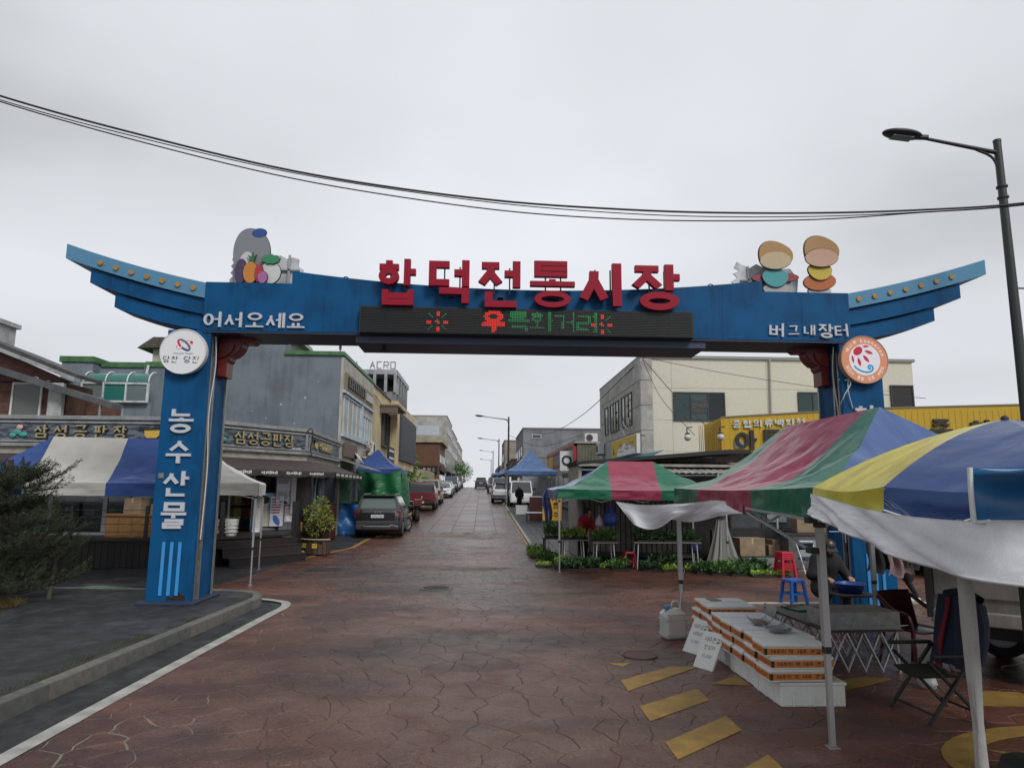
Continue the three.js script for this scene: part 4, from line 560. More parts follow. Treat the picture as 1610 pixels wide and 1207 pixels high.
{ // big timber planter with a golden bush at the street corner
  const t = thing('timber_planter', 'brown half-barrel timber planter with yellow labels holding a golden bush', 'planter', [-5.25, gy(-22.3), -22.3], -.6);
  const n = 11; for (let i = 0; i < n; i++) { const a = lerp(-1.5, 1.5, i / (n - 1)); obj('stave', xf(B(.155, .44, .035, 0, 0, 0, .006), Math.sin(a) * .62, .26, Math.cos(a) * .34, a * 1.0, -.08), deckBrown[0].clone ? [crateDark, crateDark2][i % 2] : 0, t); }
  obj('back_board', B(1.25, .95, .04, 0, .5, -.02, .006), crateDark, t); obj('soil', B(1.1, .04, .3, 0, .42, .12), mat([.03, .022, .016], { r: 1 }), t); obj('rim', tube(Array.from({ length: 13 }, (_, i) => { const a = lerp(-1.57, 1.57, i / 12); return [Math.sin(a) * .66, .49, Math.cos(a) * .38]; }), .02, 40, 6), mat([.4, .36, .28], { r: .7 }), t);
  for (const [a, w] of [[-.1, .22], [.55, .16]]) obj('yellow_label', xf(plate(w, .13), Math.sin(a) * .66, .3, Math.cos(a) * .38 + .012, a * .8), printMat(96, 56, q => { q.fillStyle = '#d2b24a'; q.fillRect(0, 0, 96, 56); drawHangul(q, '화분', 8, 8, 38, .12, '#333'); }), t, true);
  obj('orange_edge', bar([-.64, .45, .0], [-.7, .98, -.02], .04, .04), mat([.4, .2, .05], { r: .7 }), t);
  const b = thing('golden_bush', 'dense yellow green bush growing in the brown timber planter', 'bush', [-5.2, gy(-22.3) + .43, -22.2]);
  obj('stems', Array.from({ length: 9 }, (_, i) => rod([.1 * Math.cos(i), 0, .1 * Math.sin(i)], [.3 * Math.cos(i * 2.4), .75, .3 * Math.sin(i * 2.4)], .012, 5)), bark, b);
  for (const [m, s, k] of [[leafGold, 21, 900], [leafGreen[2], 22, 700]]) obj('foliage', bushLeaves(k, [[0, .45, 0, .34], [.18, .75, 0, .32], [-.12, .85, .05, .28], [.1, 1.1, 0, .24], [.32, .55, .1, .26]], .075, s), m, b);
}
{ const t = thing('concrete_block', 'small weathered concrete block by the brown timber planter', 'block', [-5.5, gy(-21.3), -21.3], .3); obj('block', B(.34, .2, .24, 0, .1, 0, .015), M.concrete, t); }
// ---------- houses behind the shop ----------
{
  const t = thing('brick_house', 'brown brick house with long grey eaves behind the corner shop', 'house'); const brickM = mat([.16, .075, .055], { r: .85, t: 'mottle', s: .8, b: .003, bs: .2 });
  obj('wall', BB(-22, -13.3, 0, 5.35, -23.6, -22.2), brickM, t); for (let r = 0; r < 4; r++) obj('course_line', B(8.6, .012, .012, -17.7, 4.1 + r * .32, -22.195), mat([.06, .03, .025], { r: .9 }), t);
  obj('roof', ext(shape([[-22, 8.95], [-15.2, 6.5], [-12.9, 5.6], [-12.9, 5.48], [-15.2, 6.36], [-22, 8.8]]), 1.5).translate(0, 0, -23.4), mat([.05, .052, .055], { r: .6, t: 'streak', s: 1 }), t);
  obj('bargeboard', ext(shape([[-22, 8.8], [-15.2, 6.36], [-12.9, 5.48], [-12.9, 5.36], [-15.2, 6.24], [-22, 8.68]]), .3).translate(0, 0, -22.1), mat([.32, .325, .33], { r: .6, t: 'streak', s: 1 }), t);
  obj('gable_wall', ext(shape([[-22, 8.6], [-15.2, 6.2], [-13.3, 5.4], [-22, 5.3]]), .3).translate(0, 0, -22.5), brickM, t);
  obj('lower_roof', ext(shape([[-18, 6.5], [-15, 5.72], [-11.5, 4.66], [-11.5, 4.48], [-15, 5.52], [-18, 6.3]]), .7).translate(0, 0, -22.2), mat([.085, .09, .095], { r: .6, t: 'streak', s: 1.4 }), t);
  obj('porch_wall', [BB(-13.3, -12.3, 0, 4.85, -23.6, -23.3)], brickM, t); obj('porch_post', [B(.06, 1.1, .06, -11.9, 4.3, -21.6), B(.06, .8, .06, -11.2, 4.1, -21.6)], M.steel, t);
  windowOn(t, g => [g].flat(9).map(q => q.translate(0, 0, -22.16)), -15.0, 4.0, .95, 1.35, 1, frameWhite, mat([.1, .11, .10], { r: .2 }));
  obj('drain_cover', B(.45, 1.35, .18, -13.5, 4.65, -22.0, .03), mat([.4, .4, .39], { r: .6, t: 'streak', s: .8 }), t); obj('chimney', [BB(-17.3, -16.35, 5.8, 7.5, -24, -22.8), BB(-17.4, -16.25, 7.5, 7.65, -24.1, -22.7)], mat([.4, .4, .39], { r: .7, t: 'streak', s: 1 }), t); obj('valve_pipe', tube([[-14.5, 5.45, -22.1], [-14.2, 5.5, -22.05], [-14.1, 5.35, -22.05], [-13.8, 5.4, -22.1]], .03, 16, 6), M.steel, t);
}
{
  const t = thing('blue_grey_house', 'blue grey rendered house with green parapet and a curved green glazed veranda', 'house'), green = mat([.06, .17, .06], { r: .55, t: 'streak', s: 1 });
  obj('wall', [BB(-15.9, -14.75, 0, 6.72, -32, -26), BB(-14.75, -12.95, 0, 6.62, -32, -26.5), BB(-12.95, -12.1, 0, 6.6, -32, -26.2), BB(-15.9, -12.1, 0, 5.1, -26, -25.2)], stucco, t);
  obj('parapet', [BB(-15.98, -14.7, 6.72, 6.94, -32, -25.94, .01), BB(-14.7, -12.9, 6.62, 6.83, -32, -26.44, .01), BB(-12.9, -12.1, 6.6, 6.81, -32, -26.14, .01)], green, t);
  windowOn(t, g => [g].flat(9).map(q => q.translate(0, 0, -25.05)), -14.55, 5.1, 2.4, .72, 3, frameWhite, [mat([.13, .16, .16], { r: .15 }), mat([.03, .15, .13], { r: .15 })], .1);
  const cg = obj('veranda_roof', grid(24, 10, (u, v) => { const a = v * PI / 2; return [lerp(-14.5, -12.15, u), 5.82 + .42 * Math.sin(a), -25.55 + .5 * Math.cos(a)]; }), mat([.04, .14, .12], { r: .15 }), t); for (let i = 0; i < 4; i++) obj('veranda_rib', tube(Array.from({ length: 7 }, (_, k) => { const a = k / 6 * PI / 2; return [-14.48 + i * .77, 5.84 + .43 * Math.sin(a), -25.54 + .51 * Math.cos(a)]; }), .03, 12, 6), frameWhite, cg);
  obj('downpipe', tube([[-12.75, 6.65, -26.1], [-12.78, 6.3, -26.05], [-12.85, 6.0, -25.9]], .05, 10, 8), frameWhite, t);
  const st = obj('stair_house', BB(-13.3, -12.0, 6.8, 7.75, -31, -27.5), mat([.42, .4, .33], { r: .8, t: 'streak', s: 1.5 }), t); obj('tiled_roof', [ext(shape([[-13.8, 7.55], [-13.2, 8.0], [-12, 8.0], [-12, 7.62]]), 4).translate(0, 0, -31.2)], mat([.085, .07, .055], { r: .8, t: 'streak', s: .6 }), st);
}
{ // tall grey flank wall with painted front on the street
  const t = thing('grey_flank_building', 'two storey building with a bare blue grey flank wall and green parapet end', 'building'), wf = [-6.05, -29.2], we = [-6.05, -37.4];
  obj('wall', BB(-12.2, -6.15, 0, 7.75, -37.4, -29.2), mat([.165, .19, .215], { r: .92, t: 'streak', s: 5.5, b: .005, bs: .7 }), t); obj('parapet', [BB(-8.55, -6.0, 7.75, 7.92, -37.5, -29.1, .01)], mat([.06, .17, .06], { r: .55, t: 'streak', s: 1 }), t); obj('upper_block', BB(-12.2, -8.55, 7.75, 8.25, -37.4, -29.2), mat([.165, .19, .215], { r: .92, t: 'streak', s: 5.5 }), t); obj('roof_shed', [BB(-9.4, -8.6, 8.25, 8.75, -33, -30), ext(shape([[-9.6, 8.7], [-8.4, 8.85], [-8.3, 8.6], [-9.6, 8.55]]), 3.2).translate(0, 0, -33.1)], M.concrete, t);
  for (const [x, y, s] of [[-9.8, 5.3, .025], [-8.6, 5.6, .045], [-9.2, 5.0, .03], [-7.6, 5.9, .05], [-8.0, 4.8, .03], [-7.1, 6.6, .02]]) obj('paint_chip', ext(shape([[-s, 0], [-s * .3, s], [s, s * .6], [s * .5, -s * .7], [-s * .4, -s]]), .004).translate(x, y, -29.196), mat([.42, .43, .42], { r: .8 }), t);
  obj('flank_window', [BB(-11.75, -11.05, 4.0, 5.75, -29.28, -29.16)], frameWhite, t); obj('flank_pane', BB(-11.65, -11.15, 4.1, 5.65, -29.2, -29.14), M.black, t);
  const w = wall(wf, we), l = 8.2; obj('front', w([B(l, 7.7, .12, l / 2, 3.86, -.05)]), mat([.42, .41, .36], { r: .8, t: 'streak', s: 2.5 }), t);
  obj('sign_board', w([B(l - .6, .75, .06, l / 2, 6.72, .05)]), mat([.35, .26, .14], { r: .7, t: 'wood', s: 1 }), t); for (let i = 0; i < 9; i++) obj('letter', w([B(.22, .5, .08, .9 + i * .48, 6.72, .12, .02), B(.34, .09, .08, .95 + i * .48, 6.72 + (i % 3 - 1) * .14, .122)]), signDark, t); for (let i = 0; i < 4; i++) obj('letter', w([B(.4, .38, .08, 5.6 + i * .52, 6.68, .12, .03)]), mat([.3, .3, .3], { r: .4 }), t);
  const wg = [mat([.13, .15, .15], { r: .12 }), mat([.2, .19, .17], { r: .3 }), mat([.1, .17, .17], { r: .1 })];
  windowOn(t, w, .3, 4.45, 4.1, 1.65, 4, mat([.42, .5, .56], { r: .5, t: 'streak', s: 1 }), wg, .12); windowOn(t, w, 5.0, 4.45, 2.9, 1.3, 4, mat([.42, .5, .56], { r: .5, t: 'streak', s: 1 }), wg, .12); obj('window_surround', w([B(l - .1, .12, .16, l / 2, 6.22, .04), B(l - .1, .14, .16, l / 2, 4.35, .04), B(.4, 1.7, .1, 4.7, 5.28, .04)]), mat([.42, .5, .56], { r: .5, t: 'streak', s: 1 }), t);
  obj('lower_signs', w([B(2.8, .6, .1, 1.9, 3.75, .1)]), mat([.2, .12, .09], { r: .6, t: 'wood', s: .8 }), t); obj('canopy', w([thick(8, 4, (u, v) => [.0 + u * 3.4, 3.3 - v * .42, .05 + v * 1.3], .02)]), mat([.2, .2, .15], { r: .7, t: 'streak', s: 1 }), t);
  const rr = rng(8); obj('flower_garland', Array.from({ length: 70 }, () => w([S(.05 + .06 * rr(), 5.3 + 2.2 * rr(), 3.4 + 1.1 * rr(), .1 + .25 * rr(), 1, .7, 1, 6)])), mat([.35, .33, .27], { r: .8 }), t);
  obj('shop_window', w([B(3.2, 2.5, .06, 1.9, 1.6, .03)]), shopGlass, t); obj('shop_window', w([B(3.4, 2.6, .06, 6.2, 1.6, .03)]), shopGlass, t); obj('white_awning', w([thick(6, 4, (u, v) => [2.6 + u * 1.0, 3.75 - v * .75, .1 + v * .7 * (1 - u * .3)], .01)]), cloth([.62, .62, .6]), t);
  obj('aerial', [rod([-6.6, 7.8, -31], [-6.6, 9.4, -31], .025), B(.4, .03, .03, -6.6, 8.9, -31), B(.1, .25, .1, -6.6, 8.5, -31)], M.dark, t);
}
{
  const t = thing('beige_building', 'beige rendered building with a large charcoal ribbed panel over the street', 'building'), w = wall([-6.05, -37.45], [-6.05, -56]), l = 18.5, gz = .5;
  obj('wall', BB(-12, -6.1, 0, 7.75, -56, -37.45), mat([.55, .45, .27], { r: .88, t: 'streak', s: 5 }), t); obj('coping', BB(-12.05, -6.02, 7.75, 7.83, -56.05, -37.4), mat([.1, .09, .07], { r: .7 }), t); obj('bay', w([B(11.4, 4.35, .5, 12.8, 5.6, .2, .01)]), mat([.55, .45, .27], { r: .88, t: 'streak', s: 5 }), t);
  obj('ribbed_panel', w([B(9.9, 3.1, .14, 13.4, 5.55, .52)]), mat([.055, .06, .07], { r: .5, t: 'grain', s: .5 }), t); for (let i = 0; i < 33; i++) obj('panel_rib', w([B(.05, 3.06, .04, 8.6 + i * .3, 5.55, .605)]), mat([.07, .075, .085], { r: .45 }), t);
  const wn = windowOn(t, w, 3.6, 4.6, 2.6, 2.1, 2, mat([.05, .05, .05], { r: .5 }), M.glass, .3); obj('window_hood', w([B(4.2, .1, 1.1, 4.9, 6.95, .5), B(.1, .5, 1.1, 2.9, 6.75, .45)]), mat([.12, .09, .07], { r: .6 }), t);
  windowOn(t, w, 1.0, 1.2, 4.0, 2.4, 4, mat([.06, .05, .045], { r: .5 }), M.glass, .1); windowOn(t, w, 8, 1.3, 9.4, 2.3, 8, mat([.06, .05, .045], { r: .5 }), M.glass, .1); obj('black_sign', w([B(2.4, .95, .1, 1.2, 3.9, .9)]), M.black, t); obj('black_sign_text', w([-.3, .1].flatMap((y, r) => [0, 1, 2, 3, 4].map(k => B(.2 + .08 * (k % 2), .12, .02, .35 + k * .4, 3.82 + y + .25, .96)))), M.white, t);
}
// ---------- market tents ----------
const tube_ = M.alu, wet = { r: .32, trans: .32 };
const tGreen = cloth([.012, .19, .10], wet), tPink = cloth([.42, .045, .10], wet), tBlue = cloth([.08, .16, .40], wet), tNavy = cloth([.02, .07, .27], { trans: .2 }), tWhite = cloth([.62, .60, .54], { trans: .25 }), sheetWhite = cloth([.86, .86, .89], { trans: .35, r: .7, b: .002 }), tYellow = cloth([.78, .66, .05], wet), tRoyal = cloth([.012, .062, .24], wet), tPale = cloth([.10, .2, .42], wet), seam = mat([.1, .02, .03], { r: .6 });
// roof: pieces of the four slopes [side, eave from, eave to, ridge from, ridge to, material]; eave ordinate runs left to right seen from outside
function tent(o) {
  const { w, d, eh, H, val = .24, sag = .16 } = o, t = thing('market_tent', o.label, 'tent', o.p, o.turn ?? 0, 'canopy tents over the stalls'), [r0, r1] = o.ridge, rz = o.rz ?? 0;
  const eave = { f: s => [s, d / 2], b: s => [-s, -d / 2], l: s => [-w / 2, s], r: s => [w / 2, -s] };
  const ridge = { f: s => [s, rz], b: s => [-s, rz], l: () => [r0, rz], r: () => [r1, rz] };
  const out = { f: [0, 1], b: [0, -1], l: [-1, 0], r: [1, 0] };
  o.pieces.forEach(([sd, e0, e1, q0, q1, m, vm], idx) => {
    const nz = out[sd];
    const roof = obj('canopy_panel', grid(26, 24, (u, v) => {
      const E = eave[sd](lerp(e0, e1, u)), R = ridge[sd](lerp(q0, q1, u)), x = lerp(E[0], R[0], v), z = lerp(E[1], R[1], v);
      const mid = sag * Math.sin(PI * v) * (.55 + .45 * (1 - v)), wob = (fbm(x * 2.1 + 20, z * 2.1 + 40, 4) - .5) * .12 * Math.sin(PI * Math.min(1, v * 1.2)) + .014 * Math.sin((x + z * .6) * 9 + 5 * fbm(x * 2 + 9, z * 2 + 30, 2)) * Math.sin(PI * v) * (1 - v);
      const lip = -.03 * Math.sin(PI * clamp((lerp(e0, e1, u) + (sd === 'f' || sd === 'b' ? w : d) / 2) / (sd === 'f' || sd === 'b' ? w : d))) * (1 - v);
      return [x, lerp(eh, H, v) - mid + wob + lip, z];
    }), m, t);
    if (val) obj('valance', grid(16, 4, (u, v) => { const s = lerp(e0, e1, u), E = eave[sd](s), L = (sd === 'f' || sd === 'b' ? w : d), dr = -.03 * Math.sin(PI * clamp((s + L / 2) / L)), k = .012 * Math.sin(s * 5 + idx) * (1 - v) + .006; return [E[0] + nz[0] * k, eh + dr - val * (1 - v) + (fbm(s * 3, idx * 7, 2) - .5) * .03 * (1 - v), E[1] + nz[1] * k]; }), vm ?? m, roof);
  });
  const lw = o.leg ?? .035, legs = o.legs ?? [[-1, 1], [1, 1], [-1, -1], [1, -1]];
  for (const [sx, sz, px = 0] of legs) { const x = sx * (w / 2 - .04), z = sz * (d / 2 - .04), g0 = (o.base ?? 0); const l = obj('leg', [bar([x, g0 + .02, z], [x, eh - .02, z], lw * .85), bar([x, g0 + .75, z], [x, eh - .02, z], lw * 1.15), B(.09, .012, .09, x, g0 + .008, z)], tube_, t); obj('clamp', B(.06, .06, .06, x, g0 + .78, z, .005), M.black, l); obj('slider', B(lw * 1.6, .05, lw * 1.6, x, eh - .32, z, .005), M.black, l); }
  // scissor truss under the eaves
  const tr = (a, b, n) => { for (let i = 0; i < n; i++) { const p = k => [lerp(a[0], b[0], k), lerp(a[1], b[1], k)], A = p(i / n), Q = p((i + 1) / n); obj('truss_bar', [bar([A[0], eh - .06, A[1]], [Q[0], eh - .34, Q[1]], .014, .026)], tube_, t); obj('truss_bar', [bar([A[0], eh - .34, A[1]], [Q[0], eh - .06, Q[1]], .014, .026)], tube_, t); } };
  const hw = w / 2 - .06, hd = d / 2 - .06; if (o.truss !== false) { tr([-hw, hd], [hw, hd], o.nt ?? 4); tr([-hw, -hd], [hw, -hd], o.nt ?? 4); tr([-hw, hd], [-hw, -hd], 3); tr([hw, hd], [hw, -hd], 3); }
  obj('ridge_pole', [rod([r0, H - .05, rz], [r1 + .001, H - .05, rz], .015), ], tube_, t);
  for (const q of [[-hw, hd, r0], [-hw, -hd, r0], [hw, hd, r1], [hw, -hd, r1]]) obj('hip_rod', tube([[q[0], eh - .06, q[1]], [lerp(q[0], q[2], .5), (eh + H) / 2 - sag - .1, lerp(q[1], rz, .5)], [q[2], H - .1, rz]], .011, 10, 6), tube_, t);
  return t;
}
tent({ label: 'blue and cream striped tent in front of the corner shop, behind the gate pillar', p: [-8.23, 0, -16.21], turn: .25, w: 6, d: 3, eh: 2.2, H: 3.2, ridge: [-1.5, 1.5], val: .27, pieces: [['f', -3, -1.5, -1.5, -1.5, tNavy], ['f', -1.5, 0, -1.5, 0, tWhite], ['f', 0, 1.5, 0, 1.5, tNavy], ['f', 1.5, 3, 1.5, 1.5, tWhite], ['b', -3, -1.5, -1.5, -1.5, tWhite], ['b', -1.5, 1.5, -1.5, 1.5, tNavy], ['b', 1.5, 3, 1.5, 1.5, tNavy], ['l', -1.5, 1.5, 0, 0, tNavy], ['r', -1.5, 1.5, 0, 0, tWhite]] });
tent({ label: 'green and pink striped tent over the seedling stall', p: [4.23, 0, -19.5], w: 4.5, d: 3, eh: 2.13, H: 2.92, ridge: [-.66, .66], val: .25, pieces: [['f', -2.25, -.83, -.66, -.66, tGreen], ['f', -.83, .49, -.66, .66, tPink], ['f', .49, 2.25, .66, .66, tGreen], ['b', -2.25, 2.25, -.66, .66, tGreen], ['l', -1.5, 1.5, 0, 0, tBlue], ['r', -1.5, 1.5, 0, 0, tBlue]] });
tent({ label: 'large green, pink and blue tent over the stall of boxed fish', p: [4.4, 0, -8.1], turn: -PI / 2, w: 4.4, d: 3, eh: 2.14, H: 3.04, ridge: [-1.65, .75], leg: .05, sag: .2, pieces: [['f', -2.2, -1.1, -1.65, -1.55, tGreen], ['f', -1.1, .75, -1.55, .5, tPink], ['f', .75, 2.2, .5, .75, tGreen], ['b', -2.2, 2.2, -.75, 1.65, tGreen], ['r', -1.5, 1.5, 0, 0, tBlue], ['l', -1.5, 1.5, 0, 0, tBlue]] });
tent({ label: 'plain blue canopy tent on the right pavement beside the street', p: [3.0, gy(-41.5), -43.2], w: 3.1, d: 3, eh: 2.75, H: 4.15, ridge: [0, 0], sag: .3, truss: true, pieces: [['f', -1.55, 1.55, 0, 0, tPale], ['b', -1.55, 1.55, 0, 0, tPale], ['l', -1.5, 1.5, 0, 0, tPale], ['r', -1.5, 1.5, 0, 0, tPale]] });
tent({ label: 'deep blue peaked tent behind the dark grey car', p: [-5.25, gy(-34.5), -34.6], w: 2.7, d: 2.7, eh: 2.75, H: 3.75, ridge: [0, 0], sag: .2, pieces: [['f', -1.35, 1.35, 0, 0, tNavy], ['b', -1.35, 1.35, 0, 0, tNavy], ['l', -1.35, 1.35, 0, 0, tNavy], ['r', -1.35, 1.35, 0, 0, tNavy]] });
tent({ label: 'far small blue canopy tent further down the right pavement', p: [3.2, gy(-88), -88], w: 4, d: 3, eh: 2.3, H: 3.3, ridge: [0, 0], truss: false, pieces: [['f', -2, 2, 0, 0, tPale], ['b', -2, 2, 0, 0, tPale], ['l', -1.5, 1.5, 0, 0, tPale], ['r', -1.5, 1.5, 0, 0, tPale]] });
{ // green tarpaulin and blue sheet hung round the blue tent
  tag(obj('green_tarpaulin', [thick(30, 18, (u, v) => { const x = lerp(-6.0, -3.85, u); return [x, gy(-33) + .55 + v * 2.2 - .22 * Math.sin(PI * u) * v, -33.1 + .1 * Math.sin(u * 14 + v * 3) + .12 * (fbm(u * 5, v * 4, 3) - .5)]; }, .006), thick(24, 18, (u, v) => { const z = lerp(-33.1, -36.4, u), b = .22 * Math.sin(PI * Math.min(1, u * 1.1)) * Math.sin(PI * (.25 + v * .6)); return [-3.85 + b, gy(-34) + .35 + v * 2.3 - .5 * u * v, z + .05 * Math.sin(v * 9)]; }, .006)], cloth([.012, .16, .055], { r: .5, trans: .1 })), 'green tarpaulin hung below the deep blue peaked tent', 'tarpaulin');
  tag(obj('blue_tarpaulin', thick(20, 14, (u, v) => [lerp(-6.15, -4.75, u), gy(-29) + .05 + v * 1.3 - .12 * u * v, -29.6 + .16 * Math.sin(u * 7 + v * 4) + .15 * (fbm(u * 4 + 3, v * 4, 3) - .5)], .006), cloth([.015, .13, .38], { r: .4 })), 'blue plastic sheet hanging beside the parked dark grey car', 'tarpaulin');
  const s = thing('hanging_shirt', 'white shirt hanging beside the green tarpaulin', 'shirt', [-6.1, gy(-32.6) + 1.25, -32.6]); obj('shirt_body', thick(10, 12, (u, v) => [(u - .5) * (.5 + .08 * (1 - v)), v * .95, .05 * Math.sin(u * 9) + .02 * Math.sin(v * 6)], .01), cloth([.6, .6, .66]), s); for (const k of [-1, 1]) obj('sleeve', thick(5, 6, (u, v) => [k * (.25 + u * .14), .95 - u * .28 - v * .2, .02], .01), cloth([.6, .6, .66]), s);
  const rk = thing('red_cabinet', 'dark red wooden cabinet against the shop side by the blue sheet', 'cabinet', [-5.95, gy(-27), -26.6]); obj('carcass', B(.55, 1.35, 1.5, 0, .72, 0, .01), mat([.09, .02, .016], { r: .5, t: 'wood', s: .6 }), rk); for (const y of [.3, .75, 1.2]) obj('drawer', B(.02, .38, 1.4, .28, y, 0, .005), mat([.11, .025, .02], { r: .5, t: 'wood', s: .5 }), rk); obj('top_cloth', B(.6, .03, 1.55, 0, 1.41, 0, .01), mat([.12, .03, .03], { r: .8 }), rk);
}
// ---------- big parasol, near blue canopy and the white sheets ----------
{
  const t = thing('parasol', 'large yellow, blue, red and green parasol beside the big striped tent', 'parasol', [4.12, 0, -5.2]); const R = 1.42, n = 8, cols = [tRoyal, tYellow, tGreen, cloth([.3, .015, .03], wet), tRoyal, tYellow, tGreen, cloth([.3, .015, .03], wet)];
  const a0 = PI * .97;   // ring of eight panels; the yellow one looks across the street
  const seq = [[1, tYellow], [2, tGreen], [3, cloth([.3, .015, .03], wet)], [4, tRoyal], [5, tYellow], [6, tGreen], [7, tRoyal], [0, tRoyal]];
  for (const [k, m] of seq) {
    const A = a0 + (k - 1) * PI / 4 + .12, pt = (u, v) => { const a = A + (u - .5) * PI / 4, q = Math.cos(PI / 8) / Math.cos((u - .5) * PI / 4); const rr = R * v * lerp(1, q, 1), sc = .06 * Math.sin(PI * u) * v; return [rr * Math.cos(a), 2.68 - .54 * v * v * .55 - .54 * v * .45 - sc * .6, rr * Math.sin(a)]; };
    const p = obj('panel', grid(10, 10, pt), m, t); obj('valance', grid(12, 3, (u, v) => { const e = pt(u, 1), sc = .16 + .05 * Math.abs(Math.sin(u * PI * 2)); return [e[0] * (1.0 + .012 * (1 - v)), e[1] - sc * (1 - v), e[2] * (1.0 + .012 * (1 - v))]; }), m, p);
    obj('piping', tube(Array.from({ length: 13 }, (_, i) => { const u = i / 12, e = pt(u, 1); return [e[0] * 1.013, e[1] - (.16 + .05 * Math.abs(Math.sin(u * PI * 2))), e[2] * 1.013]; }), .007, 30, 5), M.white, p);
    obj('rib', rod([R * 1.0 * Math.cos(A - PI / 8), 2.12, R * Math.sin(A - PI / 8)], [0, 2.6, 0], .009), tube_, t);
  }
  obj('pole', rod([0, 0, 0], [0, 2.66, 0], .024, 12), M.black, t); obj('finial', S(.03, 0, 2.68, 0), M.black, t); obj('foot', [C(.24, .28, .14, 0, .07, 0, 20), C(.05, .06, .3, 0, .28, 0)], M.black, t);
}
{
  const t = thing('blue_canopy', 'blue canopy with a straight side flap and white edging, held by a wrapped pole', 'canopy', [2.7, 0, -3.7]); const fl = cloth([.018, .165, .40], { r: .35, trans: .2 });
  obj('side_flap', thick(20, 8, (u, v) => [u * 2.6, 1.955 + v * .28 + .012 * Math.sin(u * 11), .02 * Math.sin(u * 9 + v * 4) + .03 * (fbm(u * 8, v * 2, 3) - .5)], .006), fl, t); obj('roof_panel', thick(14, 10, (u, v) => [u * 2.58 + .03, 2.232 + .0 * v - .02 * Math.sin(PI * v), .02 + .45 * v - .02 * Math.sin(u * 8)], .006), fl, t);
  obj('edging', [tube([[-.01, 1.94, .01], [-.012, 2.1, .012], [-.005, 2.24, .01]], .014, 10, 6), rod([0, 1.945, .01], [2.6, 1.945, .01], .011)], M.white, t);
  obj('pole', rod([.06, .0, -.2], [.06, 1.9, -.2], .018, 8), tube_, t); obj('pole', rod([2.55, 0, -.02], [2.55, 2.2, -.02], .018, 8), tube_, t); obj('pole_wrap', xf(lathe([[.03, .35], [.034, .6], [.028, .85], [.038, 1.1], [.042, 1.35], [.04, 1.7], [.02, 1.95]], 9), .06, 0, -.2), cloth([.36, .35, .33]), t);
}
{
  const top = new THREE.CatmullRomCurve3([[2.82, 2.09, -5.86], [2.76, 2.0, -5.1], [2.69, 1.95, -4.2], [2.78, 1.945, -3.72], [3.3, 1.945, -3.62], [4.2, 1.945, -3.6], [5.4, 1.945, -3.6]].map(p => V(...p)), false, 'centripetal');
  const P = (u, v) => { // hangs from the big tent's corner post to the blue canopy and on to the right
    const a = top.getPointAt(u), dr = lerp(.17, .33, Math.min(1, u * 1.6)), fold = (.03 * Math.sin(u * 23 + v * 4) + .17 * (fbm(u * 14 + v * 2, v * 3 + 3 + u * 5, 4) - .5)) * (1 - v * .6), out = smooth(.3, .6, u);
    return [a.x - .10 * (1 - v) * (1 - out) + fold * .5, a.y - dr * (1 - v) + .02 * Math.sin(u * 11) * (1 - v), a.z + .05 + lerp(.1, .3, out) * (1 - v) + fold];
  };
  tag(obj('white_sheet', [thick(110, 16, P, .006), tube(Array.from({ length: 56 }, (_, i) => P(i / 55, 0)), .009, 160, 6)], sheetWhite), 'long white sheet slung from the big tent post to the blue canopy', 'sheet');
}
{
  const top = new THREE.CatmullRomCurve3([[1.98, 1.93, -10.1], [2.4, 1.9, -9.3], [2.72, 1.97, -8.6], [2.9, 1.98, -8.1], [2.96, 1.93, -7.15]].map(p => V(...p))), bot = new THREE.CatmullRomCurve3([[2.14, 1.64, -9.75], [2.24, 1.585, -9.45], [2.5, 1.7, -9.1], [2.64, 1.71, -8.95], [2.86, 1.82, -8.0], [2.99, 1.88, -7.1]].map(p => V(...p)));
  tag(obj('white_awning_cloth', thick(60, 12, (u, v) => { const a = top.getPoint(u), b = bot.getPoint(u), k = .05 * Math.sin(u * 17 + v * 3) * (1 - v * .6) + .05 * (fbm(u * 6, v * 3 + 7, 3) - .5); return [lerp(b.x, a.x, v) - k, lerp(b.y, a.y, v) + k * .4, lerp(b.z, a.z, v) + k]; }, .006), sheetWhite), 'crumpled white cloth hung off the street side of the big striped tent', 'cloth');
}
{
  const t = thing('awning_frame', 'silver telescopic bars bracing the white cloth at the big tent post', 'frame', [2.87, 0, -5.95]);
  obj('bar', bar([0, 1.86, -.03], [.06, 1.93, -1.9], .04, .025), tube_, t); obj('bar', bar([0, 1.6, -.05], [.05, 1.88, -1.6], .03, .02), tube_, t); for (const q of [B(.08, .06, .09, 0, 1.86, 0, .006), B(.08, .05, .1, 0, 1.6, 0, .006), B(.05, .1, .04, .05, 1.9, -1.62, .005)]) obj('joint', q, M.black, t);
}
